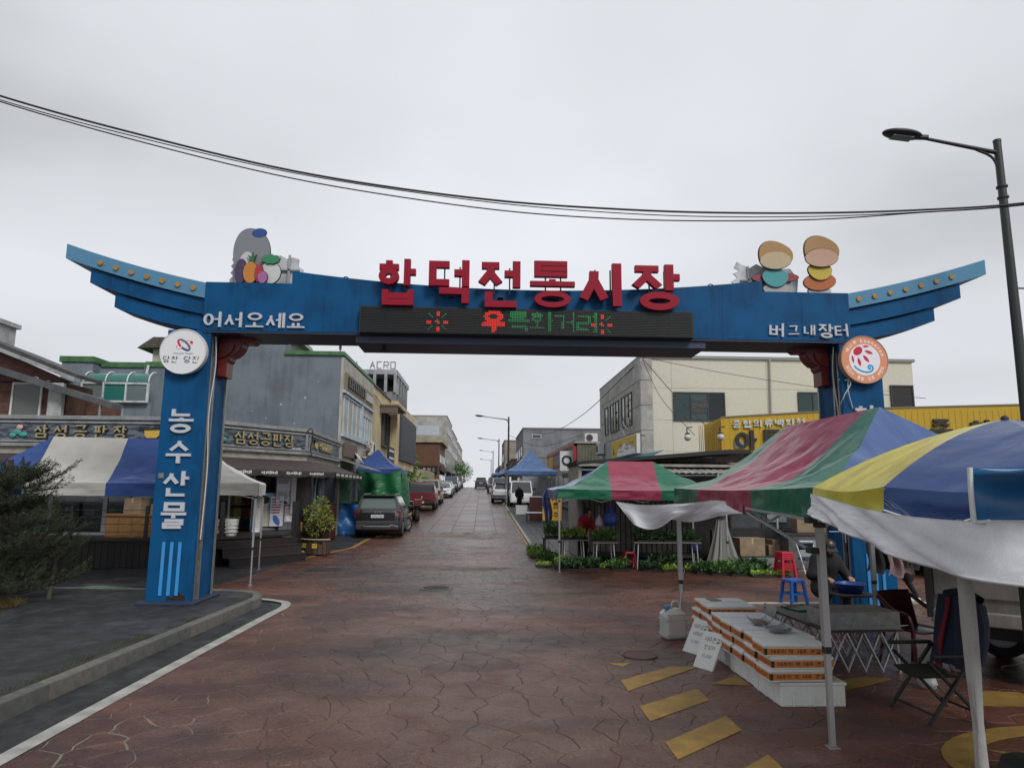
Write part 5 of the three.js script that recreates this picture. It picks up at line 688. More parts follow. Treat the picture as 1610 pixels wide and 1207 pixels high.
// ---------- right side: shops ----------
{
  const t = thing('cream_building', 'two storey cream rendered building with a grey tiled street side', 'building'), cream = mat([.72, .70, .58], { r: .85, t: 'grain', s: 1.6, b: .002, bs: .6 }), tileG = mat([.5, .49, .455], { r: .7, t: 'mottle', s: 1.6 });
  obj('wall', BB(6.6, 18.25, 0, 7.6, -37.6, -27.9), cream, t); obj('coping', BB(6.5, 18.35, 7.6, 7.72, -37.7, -27.82), mat([.25, .25, .24], { r: .8 }), t); for (const y of [6.35, 5.0, 3.7]) obj('joint_line', B(11.6, .015, .006, 12.4, y, -27.9), mat([.3, .29, .24], { r: .9 }), t); obj('joint_line', [B(.012, 4.5, .006, 7.85, 5.4, -27.9), B(.012, 4.5, .006, 11.9, 5.4, -27.9)], mat([.3, .29, .24], { r: .9 }), t);
  const F = g => [g].flat(9).map(q => q.translate(0, 0, -27.86)); for (const [x, w, ps] of [[7.9, 2.18, 3], [13.2, 1.9, 3]]) windowOn(t, F, x, x < 8 ? 4.98 : 5.05, w, 1.2, ps, mat([.03, .032, .035], { r: .5 }), [mat([.025, .05, .05], { r: .08 }), mat([.04, .07, .07], { r: .08 }), mat([.012, .018, .02], { r: .08 })]); windowOn(t, F, 17.2, 5.3, 1.0, 1.3, 1, mat([.03, .032, .035], { r: .5 }), M.black);
  obj('window_print', plate(.75, .5, 9.0, 5.55, -27.84), printMat(192, 128, q => { q.fillStyle = '#22383a'; q.fillRect(0, 0, 192, 128); drawHangul(q, '산낙지', 10, 14, 54, .1, '#8d3c38'); drawHangul(q, '해물탕', 26, 84, 36, .09, '#6d3434'); }), t, true);
  // tiled street side: big grey slabs as pieces
  const w = wall([6.5, -37.6], [6.5, -27.8]), W = g => wall([6.5, -27.85], [6.5, -27.84])(g); for (let i = 0; i < 7; i++) for (let k = 0; k < 5; k++) obj('wall_tile', [B(.08, 1.03, 1.38, 6.545, 3.0 + k * 1.05 - .02, -28.55 - i * 1.4, .006)], [tileG, mat([.46, .45, .42], { r: .7, t: 'mottle', s: 1.4 })][(i * 3 + k) % 2], t);
  for (let k = 0; k < 5; k++) obj('wall_tile', B(.5, 1.03, .06, 6.78, 2.98 + k * 1.05, -27.87, .006), tileG, t);
  const ws = g => [g].flat(9).map(q => q.rotateY(-PI / 2).translate(6.49, 0, -29.0)); for (const [a, b] of [[.4, 2.6], [3.3, 5.4], [6.1, 7.0]]) windowOn(t, ws, -b + .0, 4.95, b - a, 1.45, a > 6 ? 1 : 3, mat([.03, .032, .035], { r: .5 }), [mat([.03, .035, .035], { r: .1 }), mat([.1, .09, .05], { r: .2 }), mat([.02, .025, .025], { r: .1 })]);
  const yl = mat([.4, .36, .06], { r: .5 }); for (let i = 0; i < 10; i++) obj('window_letter', [B(.02, .12, .12, 6.44, 6.1 - (i % 5) * .24, -30.0 - (i / 5 | 0) * 3.0 - .25 * (i % 2))], yl, t);
  obj('neon_heart', tube([[6.3, 4.5, -30], [6.25, 5.05, -29.4], [6.25, 5.2, -29.1], [6.25, 4.9, -29.0], [6.28, 4.75, -29.35], [6.25, 4.95, -29.9], [6.25, 5.15, -30.2], [6.25, 4.9, -30.4], [6.28, 4.45, -29.8]], .02, 60, 5), M.white, t);
  obj('cable', [tube([[6.6, 7.55, -27.7], [7.6, 5.6, -26.0], [8.6, 3.9, -24.2]], .015, 20, 5), tube([[6.6, 7.6, -27.7], [9.5, 6.9, -27.0], [14, 6.2, -26.6], [18, 5.9, -26.8]], .012, 24, 5), tube([[6.6, 7.5, -27.7], [7.2, 5.9, -27.3], [8.1, 4.2, -25.8]], .012, 20, 5)], M.dark, t);
  obj('downpipe', [rod([11.95, 3, -27.82], [12.05, 7.6, -27.82], .04)], mat([.35, .34, .29], { r: .7 }), t);
}
{
  const t = thing('projecting_sign', 'yellow and white restaurant sign board on the grey tiled side', 'sign', [6.05, 0, -26.8]); const m = printMat(512, 112 * 2, (q, w, h) => { q.fillStyle = '#c9a81f'; q.fillRect(0, 0, w, h); q.fillStyle = '#e4e2dc'; q.beginPath(); q.ellipse(310, 230, 190, 160, 0, 0, 7); q.fill(); drawHangul(q, '호수', 160, 60, 120, .08, '#2a2a22', 1.02, .9); drawHangul(q, '한방', 330, 60, 100, .07, '#2a2a22', 1.0, .7); q.fillStyle = '#5d6a2a'; q.beginPath(); q.moveTo(40, 60); q.lineTo(80, 190); q.lineTo(20, 190); q.fill(); });
  obj('board', B(.16, .78, 5.2, .1, 3.95, -2.6, .01), M.white, t); obj('print', xf(new THREE.PlaneGeometry(5.1, .72), .012, 3.95, -2.6, -PI / 2), m, t, true); obj('end_print', plate(.14, .72, .1, 3.95, .005), M.white, t, true); obj('bracket', [bar([.2, 4.3, -.5], [.5, 4.3, -.5], .04), bar([.2, 4.3, -4], [.5, 4.3, -4], .04)], M.dark, t);
}
{ // yellow sign building
  const t = thing('yellow_sign_building', 'low shop with a long mustard yellow sign box on its roof', 'shop'), ym = mat([.62, .39, .02], { r: .6, t: 'grain', s: .8, b: .004, bs: .5 }), Ap = [7.9, -22.3], Bp = [19.5, -21.0], w = wall(Ap, Bp), l = wlen(Ap, Bp);
  obj('sign_box', w([ext(shape([[0, 3.38], [l, 3.38], [l, 5.0], [l * .42, 4.82], [0, 4.52]]), 2.6).translate(0, 0, -2.6)]), ym, t); for (let i = 0; i < 60; i++) obj('corrugation', w([B(.03, 1.1 + .26 * Math.min(1, i / 26), .005, .1 + i * .195, 3.95 + .13 * Math.min(1, i / 26), .006)]), ym, t);
  for (let i = 0; i < 12; i++) obj('corrugation', [B(.016, 1.05, .03, 7.895, 3.93, -22.4 - i * .2)], ym, t);
  obj('sign_edge', w([bar([0, 4.53, .0], [l * .42, 4.83, .0], .05, .05), bar([l * .42, 4.83, 0], [l, 5.01, 0], .05, .05)]), mat([.18, .15, .1], { r: .6 }), t);
  [...'종합의류백화점'].forEach((c, i) => obj('letter', w(hangul3D(c, .25, .16, .05, 1.1).map(q => q.translate(.5 + i * .345, 4.3 + i * .012, .01))), M.white, t)); [...'아트프라자'].forEach((c, i) => obj('letter', w(hangul3D(c, .68, .18, .08, 1.0).map(q => q.translate(.8 + i * .85, 3.78 + i * .012, .01))), signDark, t)); [...'종합의류'].forEach((c, i) => obj('letter', w(hangul3D(c, .72, .17, .08, 1.0).map(q => q.translate(7.0 + i * 1.25, 4.1, .01))), signDark, t));
  obj('wall', [BB(7.9, 19, 0, 3.36, -27.8, -23.3)], interior, t);
  for (const [x, z] of [[6.75, -22.3], [7.75, -22.0]]) { const b = obj('globe_lamp', S(.12, x, 3.85, z + .05, 1, 1, 1, 16), mat([.55, .5, .48], { r: .4 }), t); obj('globe_bracket', [tube([[x, 3.97, z + .05], [x, 4.15, z], [x + .2, 4.2, z - .1]], .02, 10, 6), C(.07, .09, .05, x, 3.97, z + .05)], M.black, b); }
  obj('vent_grille', w([B(.3, .22, .05, .55, 3.62, .02), ...[0, 1, 2].map(i => B(.26, .02, .03, .55, 3.55 + i * .06, .05))]), M.zinc, t);
}
{ // lean-to shop behind the seedling stall
  const t = thing('stall_shop', 'dark open-fronted shop under a black eave and grey corrugated roof', 'shop');
  obj('back_wall', [BB(2.9, 13.5, 0, 2.75, -23.2, -22.9), BB(2.9, 3.0, 0, 2.9, -23, -20.7)], interior, t); for (let i = 0; i < 22; i++) obj('slat', B(.03, 2.3, .03, 3.2 + i * .17, 1.2, -22.7), M.black, t); obj('ceiling', BB(2.9, 13.5, 2.82, 2.9, -23.4, -20.6), interior, t);  // slats coloured black to give the open recess its deep shade
  obj('black_eave', [ext(shape([[2.85, 2.86], [7.6, 3.24], [8.2, 3.26], [8.2, 3.36], [7.5, 3.36], [2.8, 2.95]]), 2.4).translate(0, 0, -23)], M.black, t); obj('fascia_board', BB(5.3, 7.9, 3.0, 3.22, -23, -22.9), mat([.22, .21, .18], { r: .8, t: 'streak', s: 1 }), t);
  const corr = mat([.33, .32, .28], { r: .7, t: 'streak', s: 1.2 }); for (let i = 0; i < 17; i++) obj('roof_rib', [grid(6, 1, (u, v) => { const a = u * PI; return [5.35 + i * .2 + .1 * (1 - Math.cos(a)), lerp(2.58, 3.0, v) + .05 * Math.sin(a), lerp(-19.9, -22.4, v)]; })], corr, t); obj('gutter', rod([5.3, 2.52, -19.95], [8.8, 2.58, -19.95], .05, 8), M.dark, t);
  const w = g => [g].flat(9).map(q => q.translate(0, 0, -21.0)); windowOn(t, w, 7.6, .95, 2.0, 1.35, 2, mat([.03, .03, .032], { r: .5 }), [mat([.10, .115, .12], { r: .3, t: 'mottle', s: .6 }), mat([.085, .10, .105], { r: .25, t: 'mottle', s: .6 })]); obj('sill_wall', BB(7.0, 10.2, 0, .93, -21.1, -20.9), mat([.05, .05, .05], { r: .9, t: 'mottle', s: 1 }), t); obj('notice', plate(.6, .35, 9.05, 1.35, -20.96), mat([.25, .27, .27], { r: .5 }), t, true);
  obj('shutter', Array.from({ length: 18 }, (_, i) => B(1.6, .05, .03, 10.6, .8 + i * .085, -20.9)), mat([.16, .16, .155], { r: .6 }), t);
  for (const x of [6.9, 8.6, 9.9]) obj('post', [rod([x, 0, -19.9], [x, 2.6, -19.9], .03)], mat([.35, .35, .34], { r: .5 }), t);
}
{ // gathered curtain tied to a post
  const t = thing('tied_curtain', 'grey striped curtain gathered and tied beside the shop window', 'curtain', [6.6, 0, -18.9]);
  const m = mat([1, 1, 1], { r: .85 }); m.map = canvasTex(256, 8, (q) => { for (let i = 0; i < 32; i++) { q.fillStyle = i % 2 ? '#8b8a84' : '#6d6c67'; q.fillRect(i * 8, 0, 8, 8); } });
  obj('curtain', grid(80, 24, (u, v) => { const y = v * 2.0, pinch = .11 + .34 * Math.pow(Math.abs(v - .68) / .68, 1.25) * (v < .68 ? 1 : .6 / (.32 / .68)), a = u * PI * 2, r = pinch * (1 + .16 * Math.sin(a * 11)); return [r * Math.cos(a), y + .04, r * .5 * Math.sin(a)]; }), m, t, true); obj('tie', C(.12, .12, .06, 0, 1.4, 0, 16), M.dark, t);
}
// further right-hand shops
{
  const t = thing('red_fascia_shop', 'single storey shop with red fascia, blue posters and an olive end wall', 'shop'), w = wall([5.8, -61], [5.8, -42.6]), l = 18.4, y = gy(-50);
  obj('wall', BB(5.9, 9, 0, 5.0, -61, -42.6), mat([.13, .135, .09], { r: .8, t: 'streak', s: 2 }), t); for (let i = 0; i < 12; i++) obj('siding', B(.03, 1.8, .03, 6.05 + i * .2, 4.1, -42.585), mat([.15, .155, .105], { r: .8 }), t); obj('roof_edge', [BB(5.7, 9.1, 5.0, 5.12, -61, -42.5)], mat([.3, .28, .26], { r: .7 }), t);
  const F = g => [g].flat(9).map(q => q.rotateY(-PI / 2).translate(5.78, 0, -42.6)); obj('fascia', F([B(18.4, .35, .14, -9.2, 5.0, 0), B(.3, 1.35, .16, -.15, 4.5, .01), B(18.4, .12, .14, -9.2, 3.85, 0)]), mat([.33, .02, .025], { r: .4 }), t);
  obj('upper_panel', F([B(18, .9, .08, -9.2, 4.4, -.02)]), mat([.2, .18, .17], { r: .7 }), t); obj('blue_poster', F([B(5.4, .95, .04, -6.4, 4.4, .05)]), mat([.05, .17, .4], { r: .4 }), t); for (let i = 0; i < 9; i++) obj('poster_motif', F([B(.5, .35, .02, -8.4 + i * .5, 4.25 + (i % 3) * .14, .08)]), [mat([.45, .08, .05]), mat([.5, .35, .05]), mat([.4, .4, .38])][i % 3], t); obj('yellow_poster', F([B(3.6, .9, .05, -14.8, 4.35, .05)]), mat([.45, .28, .03], { r: .5 }), t);
  obj('soffit_band', F([B(18.4, .8, .1, -9.2, 3.4, -.03)]), mat([.35, .33, .3], { r: .8, t: 'streak', s: 1.5 }), t); obj('white_sign', F([B(.2, 1.25, .9, -.6, 3.9, .45, .02)]), M.white, t); obj('white_sign_mark', [new THREE.TorusGeometry(.26, .06, 6, 20).translate(5.3, 3.95, -43.08)], M.dark, t); for (let i = 0; i < 6; i++) obj('shop_window', F([B(2.7, 2.2, .1, -1.6 - i * 3, 2.0, -.02)]), shopGlass, t);
}
{
  const t = thing('teal_awning', 'teal striped awning over the shop front between the tents', 'awning'), m = cloth([.02, .14, .2], { r: .6 }); obj('awning_cloth', thick(40, 10, (u, v) => { const z = lerp(-24, -42, u); return [6.4 - v * 1.5, 3.5 - v * .62 + gy(z) * .4 - .05 * Math.sin(PI * v), z]; }, .01), m, t); obj('awning_flap', thick(60, 3, (u, v) => { const z = lerp(-24, -42, u); return [4.89, 2.66 + v * .24 + gy(z) * .4 - .07 * Math.abs(Math.sin(z * 3)) * (1 - v), z]; }, .008), mat([.12, .115, .11], { r: .8, t: 'mottle', s: 1 }), t); obj('arm', [rod([6.4, 2.9, -26], [4.95, 2.9, -26], .02), rod([6.4, 3.1, -36], [4.95, 3.05, -36], .02)], M.steel, t);
}
const frameFar = mat([.2, .2, .2], { r: .5 });
function block(label, x0, x1, y1, z0, z1, c, o = {}) { // plain street building: wall, coping, windows to the street and to us
  const t = thing('street_building', label, 'building', [0, 0, 0], 0, o.group), y0 = 0, m = mat(c, { r: .85, t: 'streak', s: 4 }), wm = mat([.05, .06, .065], { r: .12 }), left = x1 < 0, xf_ = left ? x1 : x0, s = left ? 1 : -1;
  obj('wall', BB(x0, x1, y0, y1, z1, z0), m, t); obj('coping', BB(x0 - .06, x1 + .06, y1, y1 + .16, z1 - .06, z0 + .06), mat(c.map(q => q * .75), { r: .8 }), t);
  const gl = gy(z0), len = z0 - z1, n = o.n ?? Math.max(2, Math.round(len / 3.2)); const floors = o.floors ?? Math.max(1, Math.round((y1 - gl) / 3.2));
  for (let f = 1; f < floors; f++) for (let i = 0; i < n; i++) { const z = z0 - len * (i + .5) / n, y = gl + 1.4 + f * (y1 - gl) / floors * .93; const q = obj('window', B(.08, 1.25, len / n * .6, xf_ + s * .02, y, z), frameFar, t); for (const k of [-1, 1]) obj('pane', B(.05, 1.05, len / n * .26, xf_ + s * .05, y, z + k * len / n * .14), wm, q); }
  for (let i = 0; i < n; i++) obj('shop_window', B(.1, 2.4, len / n * .88, xf_ + s * .02, gl + 1.3, z0 - len * (i + .5) / n), shopGlass, t); obj('sign_band', B(.3, .7, len * .94, xf_ + s * .2, gl + 3.0, (z0 + z1) / 2, .02), mat(o.sign ?? [.2, .18, .15], { r: .6, t: 'streak', s: 1.5 }), t); obj('street_awning', [thick(10, 4, (u, v) => [xf_ + s * (.1 + 1.3 * v), gl + 2.65 - .45 * v, lerp(z0, z1, .04 + .92 * u)], .02)], mat(o.awn ?? [.05, .05, .055], { r: .8 }), t);
  for (const [x, y, w, h] of o.face ?? []) { const q = obj('window', B(w, h, .08, x, y, z0 + .02), frameWhite, t); obj('pane', B(w - .12, h - .12, .05, x, y, z0 + .05), wm, q); }
  return t;
}
block('grey painted brick building beyond the red fascia shop', 3.9, 12, 7.9, -66, -80, [.2, .205, .215], { face: [[5.2, 7.2, .9, .4]], sign: [.1, .1, .1] }); block('low grey shop with a pale parapet before the brick building', 3.6, 7, 5.0, -62, -66, [.26, .27, .28], { sign: [.05, .05, .05] });
block('brownish flat roofed building with a black parapet further along the right', 3.3, 9, 9.4, -104, -118, [.27, .24, .2], { sign: [.35, .1, .1] }); block('small pale shop at the far right end of the street', 3.2, 8, 6.2, -122, -140, [.42, .4, .36], { sign: [.2, .25, .4] }); block('far cream shop on the right just before the crest', 3.2, 8, 6.6, -145, -175, [.4, .36, .3], {}); block('low dark shop between the grey brick building and the brown one', 3.5, 8, 5.6, -82, -102, [.16, .12, .11], { sign: [.3, .28, .26] });
{ // left, beyond the beige building
  const t = block('brown timber clad building with a tan parapet and rooftop solar panels', -12, -6, 8.3, -95, -109, [.18, .085, .05], { sign: [.04, .035, .03] }); const slat = mat([.2, .095, .055], { r: .7, t: 'wood', s: 2 }); for (let i = 0; i < 10; i++) obj('cladding_board', B(5.9, .3, .05, -9, 5.2 + i * .32, -94.95, .01), slat, t); obj('parapet_band', BB(-12.3, -5.5, 8.46, 9.3, -109.3, -94.6), mat([.38, .34, .24], { r: .8, t: 'streak', s: 3 }), t);
  for (let i = 0; i < 6; i++) obj('solar_panel', B(1.0, .05, 1.9, -12 + i * 1.05, 10.3, -97.2, 0, 0, .9), mat([.3, .32, .36], { r: .15 }), t); obj('solar_frame', [B(6.4, .06, .06, -9.4, 9.55, -96.4), ...[-12, -9.4, -6.7].map(x => rod([x, 9.3, -98], [x, 11, -98], .05))], M.steel, t);
  const sg = obj('hanging_board', B(3.9, 1.0, .2, -8.1, 4.75, -94.7, .02), M.black, t); obj('board_print', plate(3.7, .9, -8.1, 4.75, -94.58), printMat(384, 96, q => { q.fillStyle = '#1b1714'; q.fillRect(0, 0, 384, 96); drawHangul(q, '건강', 20, 20, 60, .12, '#a0452c'); drawHangul(q, '흑염소', 180, 24, 50, .1, '#b9b5ab', 1.3); }), sg, true);
  const y = thing('garden_wall', 'low yellowish garden wall with ivy beside the beige building', 'wall', [-7.2, gy(-72), -72]); obj('masonry', B(3.4, 2.6, 14, 0, 1.3, 0), mat([.33, .31, .18], { r: .9, t: 'streak', s: 2 }), y); obj('ivy', bushLeaves(900, [[1.2, 1.2, 7, .9], [0, .8, 7.2, .8], [1.6, .7, 5, .8]], .3, 77), leafGreen[1], y);
}
block('tall off-white four storey building behind the brown timber one', -13, -6, 14.0, -113, -132, [.4, .39, .36], { floors: 4, awn: [.05, .15, .3] }); block('pale four storey block next beyond the tall off-white one', -12, -6, 13.4, -134, -160, [.38, .35, .31], { floors: 4, sign: [.3, .2, .18] }); block('far beige block near the crest on the left', -12, -6, 13.2, -165, -200, [.36, .33, .28], { floors: 4 }); block('farthest brown block at the crest on the left', -12, -6, 10.5, -205, -235, [.25, .21, .17], { floors: 3 });
{
  const t = thing('hotel_tower', 'grey hotel tower with rooftop letters behind the beige building', 'building'), gm = mat([.32, .33, .35], { r: .6, t: 'streak', s: 4 }); obj('tower', BB(-19, -11.2, 0, 14.2, -100, -86), mat([.2, .205, .21], { r: .7, t: 'streak', s: 4 }), t); obj('roof_frame', [BB(-19.2, -11.0, 16.4, 17.0, -100, -85.8), ...[-18, -16.6, -15.2, -13.8, -12.4, -11.2].map(x => B(.35, 2.4, .35, x, 15.3, -85.9)), ...[-88, -91, -94, -97].map(z => B(.35, 2.4, .35, -11.2, 15.3, z))], gm, t); obj('dark_side', BB(-11.25, -11.1, 3, 16.4, -99, -88), mat([.09, .085, .085], { r: .6 }), t); obj('lift_house', BB(-17, -12.6, 14.2, 16.3, -98, -90), M.dark, t);
  const F = { A: [[0, 0, .3, 1, .6, 0], [.12, .4, .48, .4]], C: [[.6, 1, 0, 1, 0, 0, .6, 0]], R: [[0, 0, 0, 1, .6, 1, .6, .5, 0, .5], [.25, .5, .6, 0]], O: [[0, 0, .6, 0, .6, 1, 0, 1, 0, 0]], T: [[0, 1, .6, 1], [.3, 1, .3, 0]], E: [[.6, 1, 0, 1, 0, 0, .6, 0], [0, .5, .5, .5]], L: [[0, 1, 0, 0, .6, 0]], H: [[0, 1, 0, 0], [.6, 1, .6, 0], [0, .5, .6, .5]] };
  [...'HOTEL ACRO'].forEach((c, i) => { for (const s of F[c] ?? []) { const g = []; for (let k = 0; k + 3 < s.length; k += 2) g.push(bar([-19.6 + i * .86 + s[k] * .95, 17.15 + s[k + 1] * .85, -86], [-19.6 + i * .86 + s[k + 2] * .95, 17.15 + s[k + 3] * .85, -86], .13, .2)); obj('roof_letter', g, gm, t); } });
}
// ---------- vehicles: local x = forward, y up, z across; built once per kind ----------
const carGlass = mat([.02, .024, .026], { r: .08, cc: 1 }), chrome = mat([.6, .6, .6], { r: .2, m: .9 }), tailRed = mat([.16, .008, .01], { r: .2, cc: 1 }), headClear = mat([.5, .52, .52], { r: .1, cc: 1 });
const carPaint = (c, m = 0) => mat(c, { r: .4, m, cc: .6, cr: .1 });
function wheel(parent, x, y, z, r, side, turn = 0) {
  const put = q => [q].flat(9).map(g => xf(g, x, y, z, turn));
  const w = obj('wheel', put(lathe([[r * .62, -.11], [r * .9, -.115], [r, -.08], [r, .08], [r * .9, .115], [r * .62, .11]], 26).rotateX(PI / 2)), M.rubber, parent);
  obj('rim', put([C(r * .64, r * .64, .16, 0, 0, 0, 24, PI / 2), ...Array.from({ length: 5 }, (_, i) => B(r * .58, r * .14, .03, Math.cos(i * 1.2566) * r * .31, Math.sin(i * 1.2566) * r * .31, side * .095, .004, 0, 0, i * 1.2566)), new THREE.TorusGeometry(r * .6, .018, 6, 24).translate(0, 0, side * .09), C(r * .12, r * .12, .04, 0, 0, side * .1, 12, PI / 2)]), M.steel, w);
  return w;
}
// body from a side outline with wheel arches; narrowed towards the ends and above the waist
function carBody(outline, W, arches, r, waist, yLow) {
  const pts = []; const n = outline.length; // outline runs rear bottom -> over the top -> front bottom
  pts.push(...outline); const bottom = [];
  for (const ax of [...arches].sort((a, b) => b - a)) { const R = r * 1.14; for (let i = 0; i <= 12; i++) { const a = i / 12 * PI; bottom.push([ax + R * Math.cos(a), Math.max(yLow, r + R * Math.sin(a))]); } }
  const sh = shape([...pts, ...bottom]);
  const g = new THREE.ExtrudeGeometry(sh, { depth: W - .08, steps: 6, bevelEnabled: true, bevelSize: .04, bevelThickness: .04, bevelSegments: 2, bevelOffset: -.04 }).translate(0, 0, -W / 2 + .04);
  const p = g.attributes.position; let x0 = 1e9, x1 = -1e9; for (const q of outline) { x0 = Math.min(x0, q[0]); x1 = Math.max(x1, q[0]); }
  for (let i = 0; i < p.count; i++) { const x = p.getX(i), y = p.getY(i), t = (x - (x0 + x1) / 2) / ((x1 - x0) / 2); p.setZ(i, p.getZ(i) * (1 - .10 * Math.pow(Math.abs(t), 5)) * (1 - .05 * clamp((y - waist) / .5)) * (1 - .03 * clamp((.55 - y) / .3))); }
  g.computeVertexNormals(); return toCreasedNormals(g, .6);
}
// glasshouse: a frustum from the waist to the roof; panes sit just proud of it
function cabin(parent, c, paintM, names = 2, roofM = paintM) { // c: {b0,b1,yb,r0,r1,yr,wb,wr}
  const K = (u, v, s) => [lerp(lerp(c.b0, c.b1, u), lerp(c.r0, c.r1, u), v), lerp(c.yb, c.yr, v), s * lerp(c.wb, c.wr, v) / 2];
  const quad = (a, b, d, e) => poly([a, b, d, e]);
  const sides = [-1, 1].map(s => { const q = [K(0, 0, s), K(1, 0, s), K(1, 1, s), K(0, 1, s)]; return s > 0 ? quad(...q) : quad(...q.reverse()); });
  const fr = quad(K(1, 0, 1), K(1, 0, -1), K(1, 1, -1), K(1, 1, 1)), re = quad(K(0, 0, -1), K(0, 0, 1), K(0, 1, 1), K(0, 1, -1));
  obj('cabin', [...sides, fr, re], paintM, parent);
  obj('roof', [grid(10, 6, (u, v) => { const p = K(u, 1, lerp(-1, 1, v)); return [p[0], p[1] + .035 * Math.sin(PI * u) * 1 + .03 * (1 - (2 * v - 1) ** 2), p[2]]; })], roofM, parent);
  const off = (s) => .008;
  for (const s of [-1, 1]) for (const [u0, u1] of names) obj('side_window', grid(4, 3, (u, v) => { const p = K(lerp(u0, u1, u), lerp(.06, .9, v), s); return [p[0], p[1], p[2] + s * .01]; }), carGlass, parent);
  obj('windscreen', grid(3, 3, (u, v) => { const p = K(1, lerp(.04, .95, v), lerp(-.9, .9, u)); return [p[0] + .012, p[1] + .004, p[2]]; }), c.frontGlass ?? carGlass, parent);
  obj('rear_window', grid(3, 3, (u, v) => { const p = K(0, lerp(c.rv0 ?? .2, .88, v), lerp(-.84, .84, u)); return [p[0] - .012, p[1] + .004, p[2]]; }), c.rearGlass ?? carGlass, parent);
  return K;
}
function plateOn(parent, x, y, dir, txt) { obj('number_plate', xf(plate(.5, .12), x, y, 0, dir * PI / 2), printMat(256, 64, q => { q.fillStyle = '#cfd2d2'; q.fillRect(0, 0, 256, 64); q.fillStyle = '#222'; q.font = 'bold 50px sans-serif'; q.fillText(txt[0], 14, 50); drawHangul(q, txt[1], 96, 12, 40, .12, '#222'); q.fillText(txt[2], 146, 50); }), parent, true); }
const mirrorOn = (t, x, y, W, m) => { for (const s of [-1, 1]) obj('wing_mirror', xf(B(.12, .14, .2, 0, 0, 0, .04), x, y, s * (W / 2 + .1)), m, t); };
function suv(label, c, p, turn, o = {}) {
  const t = thing('parked_car', label, 'car', p, turn, 'cars parked along the street'), L = 4.75, W = 1.88, m = carPaint(c), r = .36;
  obj('body', carBody([[-2.32, .36], [-2.36, .62], [-2.34, .9], [-2.26, 1.06], [-2.1, 1.12], [0, 1.1], [1.05, 1.08], [1.95, .98], [2.28, .84], [2.36, .6], [2.3, .32]], W, [-1.38, 1.42], r, .8, .27), m, t);
  cabin(t, { b0: -2.24, b1: 1.12, yb: 1.07, r0: -1.98, r1: .32, yr: 1.62, wb: 1.76, wr: 1.36, rearGlass: o.rear ? mat([.09, .12, .112], { r: .25 }) : carGlass, rv0: .12 }, m, [[.12, .38], [.4, .64], [.66, .93]]);
  obj('spoiler', B(.3, .04, 1.28, -2.0, 1.635, 0, .015), M.black, t); for (const s of [-1, 1]) { obj('roof_rail', rod([-1.8, 1.69, s * .62], [.2, 1.7, s * .62], .022), M.steel, t); obj('tail_lamp', B(.09, .34, .17, -2.27, .9, s * .82, .03), tailRed, t); obj('headlamp', B(.16, .16, .34, 2.24, .78, s * .66, .04), headClear, t); }
  obj('roof_line', [-.36, -.12, .12, .36].map(z => B(2.0, .012, .03, -.8, 1.685, z)), M.dark, t); obj('tailgate_panel', B(.03, .34, 1.36, -2.345, .82, 0, .012), m, t); obj('rear_bumper', B(.14, .36, 1.72, -2.33, .48, 0, .05), mat([.03, .03, .033], { r: .5 }), t); obj('bumper_trim', [B(.04, .035, 1.05, -2.4, .44, 0, .01), B(.04, .03, .34, -2.385, .475, .66, .01, 0, .16), B(.04, .03, .34, -2.385, .475, -.66, .01, 0, -.16)], chrome, t); obj('front_bumper', B(.12, .3, 1.7, 2.3, .45, 0, .05), m, t); obj('grille', B(.06, .2, .9, 2.32, .72, 0, .02), M.black, t); obj('underbody', B(4.0, .2, 1.6, 0, .3, 0), M.black, t);
  for (const s of [-1, 1]) { obj('sill', B(2.0, .1, .05, 0, .34, s * .93, .01), mat([.03, .03, .033], { r: .6 }), t); obj('door_handle', B(.2, .03, .03, -.6, .98, s * .93, .008), chrome, t); obj('door_handle', B(.2, .03, .03, .4, .98, s * .93, .008), chrome, t); }
  for (const s of [-1, 1]) { wheel(t, -1.38, r, s * .83, r, s); wheel(t, 1.42, r, s * .84, r, s, o.steer ?? 0); } mirrorOn(t, .85, 1.14, W, m); plateOn(t, -2.375, .84, -1, o.plate ?? ['157', '허', '3707']);
  if (o.badge) obj('badge', [-.1, 0, .1].map((z, i) => i === 1 ? B(.012, .06, .015, -2.368, 1.0, z) : B(.012, .06, .05, -2.368, 1.0, z, 0, 0, i ? .3 : -.3)), chrome, t);
  return t;
}
suv('dark grey sport utility car with a pale rear window parked beside the blue tent', [.006, .007, .009], [-4.2, gy(-30), -30.05], PI / 2 + .03, { rear: true, steer: -.5, badge: true });
suv('white sport utility car seen from behind, parked before the white truck', [.52, .53, .53], [1.75, gy(-60), -60.2], PI / 2, { plate: ['214', '나', '8841'] });
